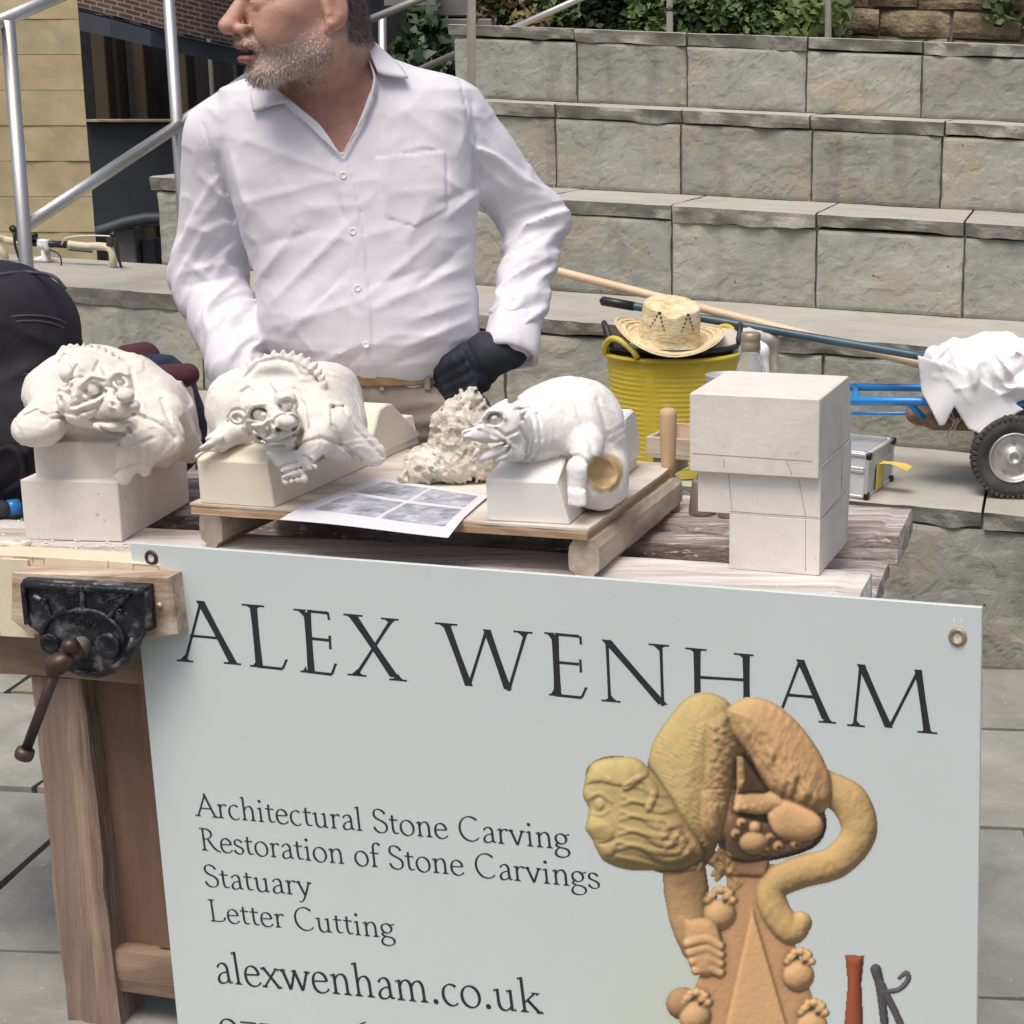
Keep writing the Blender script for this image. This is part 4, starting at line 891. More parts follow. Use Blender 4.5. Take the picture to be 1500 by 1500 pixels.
    # crockets: bunches of fruit on both edges
    for (x, y) in ((1056, 1335), (1172, 1425), (1020, 1485), (1192, 1500)):
        ball(x - 2, y + 4, 23, 16, TAN * 1.08)
        for k in range(11): a_ = k * 2.4; ball(x + 20 * math.cos(a_) * (.45 + .06 * k), y - 20 + 11 * math.sin(a_), 7.5 - .2 * k, 24 + 2 * math.sin(k * 5), TAN * (1.05 if k % 3 else .9))
        ball(x + 6, y - 16, 3.2, 40, DARK); ball(x - 7, y - 22, 2.4, 40, DARK)
    ball(1000, 1470, 24, 6, PINK * .8)
    # tail
    tubep([(1205, 1150, 24), (1245, 1175, 28), (1258, 1220, 26), (1225, 1262, 24), (1170, 1278, 24), (1133, 1298, 22), (1134, 1330, 22), (1158, 1362, 21), (1172, 1352, 17)], 0, 8, OCH * 1.03, fur2 * .35)
    shape([(1040, 1050), (1100, 1060), (1200, 1170), (1200, 1235), (1120, 1262), (1060, 1255), (1040, 1150)], 2, 3, DARK * .9, 20)
    # torso and haunch, rounded
    shape([(945, 1135), (958, 1085), (985, 1045), (1010, 1020), (1040, 1015), (1070, 1032), (1082, 1080), (1070, 1160), (1050, 1240), (1010, 1272), (960, 1255), (930, 1190)], 8, 56, OCH * 1.04, 78, True, fur1)
    shape([(1062, 1040), (1092, 1022), (1130, 1028), (1170, 1060), (1205, 1110), (1220, 1160), (1205, 1190), (1165, 1185), (1125, 1160), (1100, 1110), (1075, 1075)], 26, 44, TAN * 1.04, 60, True, scal)
    for k in range(26):      # tufts along the thigh
        t = k / 25; x = 1082 + 105 * t + 10 * math.sin(k * 2.3); y = 1082 + 92 * t + 12 * math.cos(k * 3.1); tubep([(x - 5, y - 9, 5), (x, y, 7), (x + 3, y + 9, 4)], 0, 0, TAN * (1.0 + .06 * math.sin(k)), rel=-2.0)
    for k in range(7): tubep([(1150 + 9 * k, 1060 + 14 * k, 2.2), (1140 + 9 * k, 1085 + 14 * k, 3), (1150 + 9 * k, 1112 + 14 * k, 2)], 0, 0, TAN, rel=-1.0)
    shape([(1080, 1108), (1092, 1110), (1126, 1160), (1080, 1162)], 100, .1, DARK * .5, 4, False)
    # near arm sleeve, forearm and hands, toes
    shape([(1035, 1055), (1066, 1042), (1084, 1085), (1088, 1155), (1038, 1160), (1034, 1110)], 0, 14, TAN * .98, 24, True, fur2 * .8, rel=-3)
    for k in range(18): x = 1046 + 30 * ((k * .37) % 1); y = 1062 + 5.2 * k; tubep([(x - 6, y, 3.5), (x, y + 4, 5), (x + 8, y + 2, 3)], 0, 0, TAN, rel=-1.5)
    shape([(1028, 1158), (1078, 1158), (1085, 1185), (1070, 1225), (1045, 1232), (1028, 1210)], 0, 14, TAN * 1.02, 24, rel=0)
    for k in range(4): tubep([(1042 + 10 * k, 1182, 7), (1048 + 10 * k, 1207, 7.5), (1053 + 9 * k, 1228 - 3 * k, 6)], 0, 0, TAN * 1.03, rel=-1)
    shape([(1080, 1155), (1130, 1160), (1150, 1180), (1120, 1192), (1090, 1190), (1075, 1180)], 76, 12, TAN * 1.06, 18); shape([(1128, 1180), (1150, 1172), (1200, 1195), (1203, 1220), (1180, 1232), (1140, 1225), (1125, 1200)], 72, 18, TAN * 1.08, 26)
    for k in range(4): ball(1080 + 12 * k, 1184 - 2 * k, 6.5, 82, TAN * 1.06)
    shape([(1075, 1195), (1160, 1215), (1195, 1232), (1160, 1250), (1090, 1262), (1062, 1245)], 44, 6, DARK * 1.1, 12)
    ball(1104, 1235, 21, 56, TAN * 1.12, 17); ball(1106, 1212, 9, 62, TAN * 1.1)
    for (x, y) in ((1128, 1228), (1140, 1240), (1152, 1226), (1086, 1206), (1078, 1222), (1166, 1236), (1120, 1246)): ball(x, y, 8, 54, TAN * .9); ball(x + 1, y + 1, 3.2, 64, DARK * .7)
    # head: cap, face, mane
    shape([(858, 1136), (868, 1118), (892, 1110), (930, 1110), (955, 1130), (985, 1170), (1012, 1215), (1030, 1250), (1005, 1272), (965, 1275), (920, 1274), (886, 1262), (873, 1242), (868, 1230), (858, 1214), (861, 1196), (862, 1182), (854, 1164)], 58, 46, OCH * 1.02, 62)
    shape([(856, 1150), (862, 1122), (890, 1108), (935, 1112), (950, 1135), (915, 1152), (880, 1146)], 0, 7, OCH * 1.0, 10, True, fur2 * .5, rel=0)
    ball(880, 1177, 13, 0, OCH * .78, 13, rel=-14); ball(878, 1178, 8, 0, OCH * 1.12, 9.5, rel=-2); tubep([(862, 1170, 3), (878, 1163, 4), (896, 1174, 3)], 0, 0, OCH * 1.0, rel=0); tubep([(866, 1190, 2), (880, 1194, 3), (894, 1186, 2)], 0, 0, OCH, rel=0)
    shape([(862, 1198), (884, 1200), (900, 1218), (888, 1229), (868, 1226)], 0, 4, OCH * 1.05, 16, rel=0)
    tubep([(876, 1234, 1.6), (888, 1232, 1.8), (900, 1225, 1.6)], 0, 0, DARK * 1.6, rel=.5); shape([(872, 1236), (890, 1236), (904, 1232), (900, 1252), (884, 1254)], 0, 5, OCH, 9, rel=0)
    for k in range(10):
        y = 1156 + 11 * k; tubep([(914 - 1.2 * k, y, 3.5), (935, y + (7 if k % 2 else -5), 5), (958 + 2 * k, y + 6 + 1.5 * k, 5.5), (980 + 4 * k, y + (16 if k % 2 else 8), 4)], 0, 0, OCH * (1.05 if k % 2 else .97), rel=-.5)
    for k in range(22): a_ = k * 1.3; x = 965 + 5 * k; y = 1205 + 3.0 * k + 12 * math.sin(a_); tubep([(x, y, 5), (x + 12, y + 12 + 3 * math.sin(k), 6), (x + 5, y + 24, 3.5)], 0, 0, TAN * (1.0 if k % 2 else .9), rel=-1)
    tubep([(918, 1152, 6), (940, 1140, 7), (958, 1158, 6), (950, 1185, 5)], 0, 0, OCH, rel=2)
    # mallet and dividers
    shape([(1238, 1398), (1266, 1400), (1262, 1440), (1266, 1535), (1234, 1535), (1242, 1440)], 10, 14, A(.25, .075, .035), 13, False)
    tubep([(1283, 1420, 8), (1290, 1450, 6.5), (1300, 1535, 6)], 0, 12, A(.07, .07, .085)); tubep([(1290, 1440, 6), (1310, 1480, 5.5), (1335, 1535, 5)], 0, 14, A(.08, .08, .095)); tubep([(1292, 1452, 3.5), (1315, 1450, 4), (1330, 1436, 4), (1328, 1425, 3.5), (1318, 1432, 3)], 0, 16, A(.10, .10, .12))
    # photographic light inside the print
    m = Hh > -.5; du = (u1 - u0) / nu; hz = np.where(m, Hh, 0); hz = hz + m * .45 * fbm(Z3, .22, 14, 2)
    def blur(a):
        for _ in range(1): a = (a + np.roll(a, 1, 0) + np.roll(a, -1, 0) + np.roll(a, 1, 1) + np.roll(a, -1, 1)) / 5
        return a
    hb_ = blur(hz); gx = np.gradient(hb_, du, axis=0); gy = np.gradient(hb_, du, axis=1); nn = np.stack([-gx, -gy, np.ones_like(gx)], -1); nn /= np.linalg.norm(nn, axis=-1)[..., None]
    l = A(-.35, -.66, .66); sh_ = np.clip(nn @ l, 0, 1); sh_ = .20 + 1.08 * sh_
    wide = hz.copy()
    for _ in range(40): wide = blur(wide)
    ao = np.clip(1 + (hz - wide) * .03, .22, 1.15)
    warm = np.clip((Vp - 1010) / 300, 0, 1)[..., None]
    wide2 = hz.copy()
    for _ in range(150): wide2 = blur(wide2)
    ao2 = np.clip(1 + (hz - wide2) * .011, .50, 1.10); cav = 1 - .45 * np.exp(-((U - 1065) / 75) ** 2 - ((Vp - 1250) / 38) ** 2) - .38 * np.exp(-((U - 1000) / 40) ** 2 - ((Vp - 1292) / 26) ** 2) - .15 * np.exp(-((U - 940) / 60) ** 2 - ((Vp - 1268) / 18) ** 2)
    hue = np.clip((U - 900) / 260 + (Vp - 1100) / 500, 0, 1)[..., None]
    pc = col * (sh_ * ao * ao2 * np.clip(cav, .3, 1))[..., None] * 1.20 * (A(.97, 1.03, .98) * (1 - hue) + A(1.05, .95, .90) * hue)
    for _ in range(2): pc = np.stack([np.where(m, blur(np.where(m, pc[..., k_], 0)) / np.maximum(blur(m.astype(float)), .2), 0) for k_ in range(3)], -1)
    pc = pc * (1 + .05 * fbm(Z3, .35, 33, 2)[..., None])
    bgc = np.zeros_like(pc) + A(.60, .6625, .6625)
    sdw = m.astype(float)
    for _ in range(26): sdw = blur(sdw)
    low = np.clip((Vp - 1280) / 220, 0, 1) * np.exp(-((U - 1020) / 150) ** 2); bgc = bgc * (1 - .25 * (sdw * low)[..., None]); bgc = bgc * (1 - low[..., None] * A(.03, .015, .17)); soft_ = (low > .012) & (U < 1095)
    am = blur(m.astype(float))[..., None]; outc = np.where(m[..., None], pc, 0)
    outc = pc * am + bgc * (1 - am) if False else np.where(m[..., None], pc * (.35 + .65 * am) + bgc * .0, bgc)
    edge = np.minimum.reduce([U - u0, u1 - U, Vp - v0, 1e3 + 0 * U]); keep = m | True
    # grid only where something is printed (plus margin)
    grow = m.astype(float)
    for _ in range(40): grow = blur(grow)
    need = grow > .002
    Pw = np.zeros((*U.shape, 3))
    dirs = np.stack([(U - CX) / F, math.cos(PITCH) - (Vp - CY) / F * math.sin(PITCH), -math.sin(PITCH) - (Vp - CY) / F * math.cos(PITCH)], -1)
    t = ((S0 - CAM) @ SN) / (dirs @ SN); Pw = CAM + dirs * t[..., None]; qx = (Pw - S0) @ SXr; qz = (Pw - S0) @ SZr
    Pw = S0 + qx[..., None] * SXr + qz[..., None] * SZr - SN * .00022
    ok = (m | soft_) & (qz > -SHT + .003) & (qx < SW - .002)
    cell = ok[:-1, :-1] | ok[1:, :-1] | ok[:-1, 1:] | ok[1:, 1:]; cell &= (qz[:-1, :-1] > -SHT + .004)
    idx = np.arange(nu * nv).reshape(nu, nv); Q = np.stack([idx[:-1, :-1], idx[1:, :-1], idx[1:, 1:], idx[:-1, 1:]], -1)[cell]
    used = np.unique(Q); rm = -np.ones(nu * nv, int); rm[used] = np.arange(len(used))
    o = mesh('printed_picture', Pw.reshape(-1, 3)[used], rm[Q][:, ::-1], M['print'], sign, attr=np.clip(outc.reshape(-1, 3)[used], .004, .95))
    o['label'] = 'printed photo of a carved crouching monkey on a finial with mallet and dividers'
picture()
# ================================================================ CARVED STONES ON THE BENCH
import bmesh
class Fr:
    def __init__(s, u, v, z, yaw):
        a = math.radians(yaw); s.O = at_z(u, v, z); s.x = A(math.cos(a), -math.sin(a), 0); s.y = A(math.sin(a), math.cos(a), 0); s.R = np.stack([s.x, s.y, ZZ])
    def L(s, u, v, y=0.0): return s.R @ (on_pl(u, v, s.O + s.y * y, s.y) - s.O)
    def top(s, u, v, z): return s.R @ (at_z(u, v, s.O[2] + z) - s.O)
    def W(s, p): return s.O + np.asarray(p) @ s.R
def solid(name, V, Fc, mt, parent, bev=.002, chip=0.0, seed=0, seg=1):
    bm = bmesh.new(); vs_ = [bm.verts.new(tuple(p)) for p in V]
    for f in Fc: bm.faces.new([vs_[i] for i in f])
    bmesh.ops.recalc_face_normals(bm, faces=bm.faces)
    if bev: bmesh.ops.bevel(bm, geom=list(bm.edges), offset=bev, segments=seg, affect='EDGES', clamp_overlap=True)
    me = bpy.data.meshes.new(name); off = wloc(parent)
    if chip:
        bmesh.ops.triangulate(bm, faces=[f for f in bm.faces if len(f.verts) > 4]); bmesh.ops.subdivide_edges(bm, edges=list(bm.edges), cuts=5, use_grid_fill=True)
        for v in bm.verts:
            p = np.array([v.co]); v.co = v.co + Vector(tuple(chip * (A(fbm(p, 18, seed, 2)[0], fbm(p, 18, seed + 1, 2)[0], fbm(p, 18, seed + 2, 2)[0]))))
    for v in bm.verts: v.co = v.co - Vector(tuple(off))
    bm.to_mesh(me); bm.free(); me.materials.append(mt); o = bpy.data.objects.new(name, me); link(o, parent); return o
def hexa(fr, x0, x1, y0, y1, z0, z1): return fr.W(A((x0, y0, z0), (x1, y0, z0), (x1, y1, z0), (x0, y1, z0), (x0, y0, z1), (x1, y0, z1), (x1, y1, z1), (x0, y1, z1)))
HEX = [(0, 3, 2, 1), (4, 5, 6, 7), (0, 1, 5, 4), (1, 2, 6, 5), (2, 3, 7, 6), (3, 0, 4, 7)]
def prism_x(fr, x0, x1, prof):
    """profile in (y,z) swept along x"""
    n = len(prof); V = [fr.W((x0, y, z)) for y, z in prof] + [fr.W((x1, y, z)) for y, z in prof]
    return V, [list(range(n)), list(range(n, 2 * n))[::-1]] + [(i, n + i, n + (i + 1) % n, (i + 1) % n) for i in range(n)]
def cone(P, a, b, ra, rb): return sd_cap(P, a, b, ra, rb)
def sculpt(name, fr, f, lo, hi, h, mt, parent, colf=None):
    V, Q = surfnet(f, lo, hi, h); c = None
    if colf is not None: c = colf(V)
    return mesh(name, fr.W(V), Q, mt, parent, True, attr=c)
KP = 1.04e-3
def smn(a, b, k): return smin(a, b, max(k * .4, .0012))
def smx(a, b, k): return smax(a, b, max(k * .4, .0010))
def facet(P, s, sc=26, amp=.0022):
    n = fbm(P, sc, s, 2) * 3.0; fl = np.floor(n); fr_ = n - fl; return amp * (fl + np.clip((fr_ - .5) / .25 + .5, 0, 1)) / 1.5
def chisel(P, s, amp=.0012): 
    n = fbm(P, 45, s, 2); return amp * (np.floor(n * 5) / 5)
def lines(conv, items):
    out = []
    for it in items:
        if it[0] == 'o':      # ring
            _, cx, cy, rx, ry, amp, sg_ = it; n = 12
            p = [conv(cx + rx * math.cos(2 * math.pi * k / n), cy + ry * math.sin(2 * math.pi * k / n)) for k in range(n + 1)]
        else: amp, sg_ = it[0], it[1]; p = [conv(*q) for q in it[2:]]
        for i in range(len(p) - 1): out.append((p[i], p[i + 1], amp, sg_))
    return out
def pen_field(P, fl):
    U, V = proj(P); best = {}
    for (a, b), (c, d_), amp, s_ in fl:
        ab = A(c - a, d_ - b); t = np.clip(((U - a) * ab[0] + (V - b) * ab[1]) / (ab @ ab + 1e-9), 0, 1); q = np.hypot(U - a - t * ab[0], V - b - t * ab[1]); k = (amp, s_); best[k] = q if k not in best else np.minimum(best[k], q)
    r = 0
    for (amp, s_), q in best.items(): r = r + amp * np.exp(-(q / s_) ** 2)
    return r
C_, R_2 = -.0048, .0032
z4 = lambda x, y: (x * .24, 470 + y * .24); z5 = lambda x, y: (270 + x * .2733, 480 + y * .2733); z6 = lambda x, y: (570 + x * .2933, 530 + y * .2933)
L4 = lines(z4, [('o', 573, 420, 50, 42, C_, 2.2), ('o', 730, 365, 42, 34, C_, 2.2), (C_, 2.4, (500, 420), (520, 380), (560, 352), (630, 370)), (R_2, 3, (510, 380), (560, 335), (640, 350)), (R_2, 3, (670, 350), (720, 310), (790, 330)), (C_, 2.4, (440, 520), (560, 475), (640, 440)), (R_2, 2.8, (455, 540), (575, 500), (650, 450)), (C_, 2.4, (470, 565), (590, 530), (620, 500)),
    (C_, 2.4, (650, 430), (610, 520), (575, 585)), ('o', 765, 455, 64, 48, C_, 2.4), (-.008, 3.0, (560, 600), (650, 603), (740, 608), (815, 575)), (C_, 2.6, (600, 640), (680, 690), (760, 700)), (-.008, 3.2, (690, 508), (700, 515)), (C_, 2.2, (430, 350), (470, 275), (525, 340), (430, 355)), (C_, 2.2, (360, 260), (395, 205), (450, 235)), (C_, 2.2, (575, 310), (600, 250), (645, 315)),
    (C_, 2.4, (365, 430), (420, 445), (440, 400)), (C_, 3, (370, 470), (400, 560), (470, 575)), (C_, 2.4, (150, 580), (230, 545), (310, 600), (390, 590)), (C_, 3, (680, 740), (760, 770), (850, 750), (930, 720)), (C_, 3, (770, 640), (810, 710), (870, 850)), (-.006, 3.4, (800, 560), (900, 600), (1000, 650), (1060, 710)), (C_, 3.5, (990, 480), (1030, 600), (1070, 720)), (C_, 3, (700, 930), (790, 880), (870, 850)), (C_, 3.4, (800, 300), (830, 420), (880, 540))])
L5 = lines(z5, [('o', 400, 465, 44, 33, C_, 2.2), ('o', 548, 418, 36, 30, C_, 2.2), (R_2, 3, (335, 470), (370, 420), (440, 405), (475, 430)), (R_2, 3, (500, 395), (550, 365), (590, 385)), (C_, 2.2, (355, 510), (410, 505), (450, 480)), (R_2, 2.6, (360, 530), (420, 520), (465, 490)), ('o', 545, 510, 66, 44, C_, 2.3), (C_, 2.3, (440, 510), (465, 550), (440, 585)), (-.008, 2.8, (395, 585), (450, 612), (520, 605), (590, 575)), (C_, 2.3, (390, 620), (460, 640), (530, 630)),
    (-.007, 3, (335, 520), (370, 600), (430, 650), (520, 668), (600, 645), (630, 560)), ('o', 285, 482, 46, 44, C_, 2.3), (-.008, 4.5, (270, 480), (300, 490)), (C_, 3, (330, 265), (400, 190), (500, 168), (580, 190), (625, 250)), (C_, 2.2, (520, 750), (600, 722)), (C_, 2.2, (528, 785), (625, 752)), (C_, 2.2, (540, 815), (635, 792)), (-.006, 3, (600, 640), (650, 615), (730, 590), (835, 625)), (C_, 2.6, (640, 690), (700, 725), (740, 690)), (-.006, 3.2, (795, 425), (795, 520), (840, 630), (940, 705)), (C_, 3, (795, 425), (850, 425), (910, 540), (1060, 690)),
    (C_, 2.2, (60, 640), (140, 598)), (C_, 2.2, (60, 672), (155, 640)), (C_, 2.2, (90, 695), (185, 660)), (C_, 2.4, (310, 345), (345, 320), (365, 345)), (C_, 3, (590, 330), (640, 420), (660, 540)), (C_, 2.4, (650, 770), (700, 780)), (-.008, 2.6, (500, 545), (510, 548)), (-.008, 2.6, (580, 545), (590, 542))])
L6 = lines(z6, [('o', 530, 285, 36, 28, C_, 2.2), (R_2, 2.6, (475, 275), (500, 245), (555, 248), (580, 285)), (C_, 2.2, (370, 335), (430, 320), (490, 300)), (C_, 2.4, (535, 335), (580, 372), (640, 345)), (-.009, 3, (385, 398), (480, 420), (575, 402)), (C_, 2.4, (560, 400), (605, 420), (585, 455), (520, 485), (480, 505)), (.002, 3.5, (590, 400), (630, 430), (600, 470)), (C_, 2.3, (632, 240), (660, 290), (700, 232), (632, 240)), (-.0035, 2.2, (700, 262), (715, 285), (728, 380), (700, 455), (680, 480)), (-.0035, 2.2, (738, 262), (752, 300), (758, 390), (735, 460), (715, 490)), (-.0045, 5, (860, 105), (890, 130), (935, 200), (970, 300), (1010, 420), (1020, 510)), (C_, 2.6, (860, 470), (880, 560), (885, 680)),
    (-.0025, 4, (1040, 190), (1060, 250), (1100, 400)), (C_, 2.4, (650, 330), (690, 400), (680, 450)), (C_, 3, (880, 480), (940, 470), (990, 500)), (C_, 2.2, (400, 350), (380, 360)), (C_, 2.4, (600, 200), (640, 190))])
# ---------------------------------------------------------------- left carving: ridge-backed beast, head to the right
FL = Fr(37, 790, BZ, 6)
cl = thing('beast_carving', 'white carved beast with a serrated back and bulbous nose on a two-tier stone block', 'carving', FL.W((.08, .14, 0)), 'grotesque carvings on the bench')
B = FL.L
xr_ = B(179, 792)[0]; zt_ = B(174, 706)[2]; xl_ = B(31, 706)[0] * .5
solid('base_block', hexa(FL, 0, xr_, 0, .29, 0, zt_), HEX, M['lime'], cl, .0015)
zu = B(100, 648, .018)[2]; xu = B(48, 650, .018)[0]
solid('upper_block', hexa(FL, xu, xr_ - .002, .018, .285, zt_ - .002, zu), HEX, M['lime'], cl, .002)
za = FL.L(300, 556, .30)[2]
V, Fc = prism_x(FL, xu + .02, xr_ + .004, [(.22, zt_ + .001), (.36, zt_ + .001), (.33, za - .02), (.30, za), (.275, za), (.225, zu - .01)]); solid('coping_end', V, Fc, M['lime'], cl, .002)
def f_left(P):
    g = lambda u, v, y: B(u, v, y)
    d = sd_ell(P, g(160, 603, .15), (.120, .125, .092)); d = smin(d, sd_ell(P, g(88, 578, .10), (.052, .07, .055)), .03)
    d = smin(d, sd_ell(P, g(128, 538, .14), (.050, .09, .032)), .025); d = smin(d, sd_ell(P, g(236, 622, .14), (.040, .085, .072)), .03)
    d = smin(d, cone(P, g(240, 610, .10), g(278, 660, .20), .035, .022), .02); d = smin(d, cone(P, g(205, 545, .18), g(262, 600, .2), .022, .02), .03)
    for k in range(9):
        t = k / 8; u = 92 + 80 * t; v = 512 - 8 * math.sin(t * math.pi) + 12 * t * t; d = smin(d, cone(P, g(u, v + 12, .14), g(u + 1, v - 2, .135), .011, .0025), .004)
    # head
    hd_ = sd_ell(P, g(135, 590, .0), (.052, .048, .042)); hd_ = smn(hd_, cone(P, g(148, 590, -.03), g(184, 596, -.072), .030, .0235), .018)
    hd_ = smn(hd_, sd_ell(P, g(165, 622, -.055), (.030, .028, .011)), .006)
    a, b = g(128, 607, -.062), g(205, 612, -.10); hd_ = smx(hd_, -cone(P, g(150, 613, -.062), g(202, 611, -.098), .0045, .0055), .004)
    for (u, v, y, r) in ((137, 571, -.040, .0150), (176, 561, -.040, .0135)): hd_ = smx(hd_, -sd_sph(P, g(u, v, y - .012), r * 1.12), .005)
    for (u, v, y, r) in ((137, 571, -.036, .0108), (176, 561, -.036, .0095)): hd_ = smn(hd_, sd_sph(P, g(u, v, y - .004), r), .0015)
    for pts in ([(112, 590), (120, 568), (138, 557), (152, 562)], [(160, 560), (170, 549), (186, 550), (192, 566)], [(122, 590), (136, 586), (152, 577)], [(150, 600), (128, 606), (112, 600)]):
        for i in range(len(pts) - 1): hd_ = smn(hd_, cone(P, g(*pts[i], -.043), g(*pts[i + 1], -.043), .0072, .0068), .003)
    hd_ = smn(hd_, sd_ell(P, g(183, 581, -.098), (.0150, .013, .0115)), .003)
    hd_ = smn(hd_, sd_ell(P, g(166, 594, -.092), (.008, .01, .0065)), .004); hd_ = smn(hd_, sd_ell(P, g(198, 594, -.094), (.007, .01, .0065)), .004)
    hd_ = smx(hd_, -sd_sph(P, g(166, 595, -.103), .0045), .002)
    for (ub, vb, ut, vt, r) in ((113, 560, 112, 541, .0135), (99, 548, 97, 527, .0145), (146, 556, 145, 536, .013), (122, 566, 110, 552, .008)): hd_ = smn(hd_, cone(P, g(ub, vb, -.012), g(ut, vt, -.004), r, .0015), .003)
    hd_ = smn(hd_, sd_ell(P, g(97, 578, -.02), (.014, .012, .009), rot('Y', -35)), .004); hd_ = smx(hd_, -sd_ell(P, g(98, 579, -.034), (.008, .008, .005), rot('Y', -35)), .003)
    d = smin(d, hd_, .004)
    # roughed-out left paw and right claws, faceted
    fac = .004 * np.floor(3 * fbm(P, 22, 5, 2)) / 3
    d = smin(d, sd_ell(P, g(57, 627, -.015), (.039, .045, .029)) + fac, .006); d = smin(d, cone(P, g(80, 590, .06), g(64, 618, .0), .035, .03), .02)
    rough = .007 * fbm(P, 26, 9, 3) + fac
    d = smin(d, cone(P, g(236, 640, .05), g(205, 664, .008), .036, .026) + rough, .01); d = smin(d, cone(P, g(205, 650, .006), g(180, 695, .012), .026, .018) + rough, .008); d = smin(d, cone(P, g(216, 664, .012), g(212, 688, .018), .018, .013) + rough, .006)
    d = d - pen_field(FL.W(P), L4) * (P[..., 1] < .16) + facet(P, 3, 17, .0030) + .0018 * fbm(P, 30, 8, 3)
    return d
sculpt('carved_beast', FL, f_left, (-.05, -.135, .07), (.30, .30, .33), .0020, M['carve'], cl, lambda V: np.tile(A(.80, .775, .73), (len(V), 1)) * (1 - .07 * np.clip(fbm(V, 12, 3, 3), 0, 1)[:, None] * A(.3, .7, 1)))
# ---------------------------------------------------------------- plywood stand
ZT = BZ + .079
PF = Fr(277, 737, ZT, 20); P1 = PF.top(861, 775, 0); P2 = PF.top(997, 679, 0); 
dx_ = PF.W(P1) - PF.O; PF = Fr(277, 737, ZT, -math.degrees(math.atan2(dx_[1], dx_[0]))); pw = PF.top(861, 775, 0)[0]; pd = PF.top(997, 679, 0)
print('stand', pw, pd, dx_)
stand = thing('plywood_stand', 'plywood board raised on two timber bearers above the bench', 'stand', PF.W((pw / 2, pd[1] / 2, -.079)))
yd_ = pd[1]
V, Fc = gridbox((0, 0, -.0035), (pw, yd_, 0), .04); V[:, :2] += .0015 * np.stack([noise(V, 30, 1), noise(V, 30, 2)], -1); mesh('board_face', PF.W(V), Fc, M['ply'], stand)
V, Fc = gridbox((.001, .001, -.018), (pw - .001, yd_ - .001, -.004), .04); V[:, :2] += .002 * np.stack([noise(V, 40, 1), noise(V, 40, 2)], -1); mesh('board_core', PF.W(V), Fc, M['plyedge'], stand)
def bearer(u0, u1, v, y0):
    x0 = PF.top(u0, v, -.079)[0]; x1 = PF.top(u1, v, -.079)[0]; V, Fc = gridbox((x0, y0, -.079), (x1, yd_ - .01, -.0185), .012)
    c = A((x0 + x1) / 2, 0, -.049); q = (V - c) / A((x1 - x0) / 2, 1, .030); cor = np.clip(np.abs(q[:, 0]) + np.abs(q[:, 2]) - 1.55, 0, 1); V[:, 0] -= np.sign(q[:, 0]) * cor * .018; V[:, 2] -= np.sign(q[:, 2]) * cor * .018 * (V[:, 2] < -.05)
    V += .0012 * np.stack([fbm(V, 30, k, 2) for k in range(3)], -1); mesh('bearer', PF.W(V), Fc, M['oldbatten'], stand)
bearer(838, 886, 842, .008); bearer(304, 342, 796, .03)
# ---------------------------------------------------------------- middle carving: frilled beast with paws over the edge
FM = Fr(293, 737, ZT, 4); q2 = FM.W(FM.top(407, 742, 0)) - FM.O
q3 = FM.top(625, 650, 0); print('mid', FM.top(407, 742, 0), q3)
FM = Fr(293, 737, ZT, math.degrees(math.atan2((FM.W(q3) - FM.W(FM.top(407, 742, 0)))[0], (FM.W(q3) - FM.W(FM.top(407, 742, 0)))[1])) * .7 + .3 * -math.degrees(math.atan2(q2[1], q2[0])))
cm = thing('horned_carving', 'white carved horned beast with clawed paws and frilled back on a coping block', 'carving', FM.W((.06, .2, 0)), 'grotesque carvings on the bench')
B2 = FM.L; xw = FM.top(407, 742, 0)[0]; ln = FM.top(625, 650, 0)[1]; zf = B2(345, 676)[2]; print('FM', xw, ln, zf)
V = FM.W(A((0, 0, 0), (xw, 0, 0), (xw + .004, ln, 0), (0, ln, 0), (-.001, 0, zf), (xw - .008, 0, zf), (xw - .006, ln, zf * .75), (0, ln, zf * .75), (.012, .10, zf + .042), (xw - .02, .10, zf + .040), (xw - .02, ln * .8, zf * .75), (.01, ln * .8, zf * .75)))
solid('base_block', V, [(0, 3, 2, 1), (0, 1, 5, 4), (4, 5, 9, 8), (1, 2, 6, 10, 9, 5), (3, 0, 4, 8, 11, 7), (2, 3, 7, 6), (8, 9, 10, 11), (11, 10, 6, 7)], M['lime_warm'], cm, .002)
y0_ = ln * .62; za = FM.L(592, 602, ln * .78)[2]
V, Fc = prism_x(FM, -.02, xw + .005, [(y0_ - .02, .012), (ln + .001, .012), (ln + .001, .02), (ln * .80, za + .010), (ln * .765, za + .014), (ln * .70, za + .010)]); solid('coping_end', V, Fc, M['lime_warm'], cm, .003)
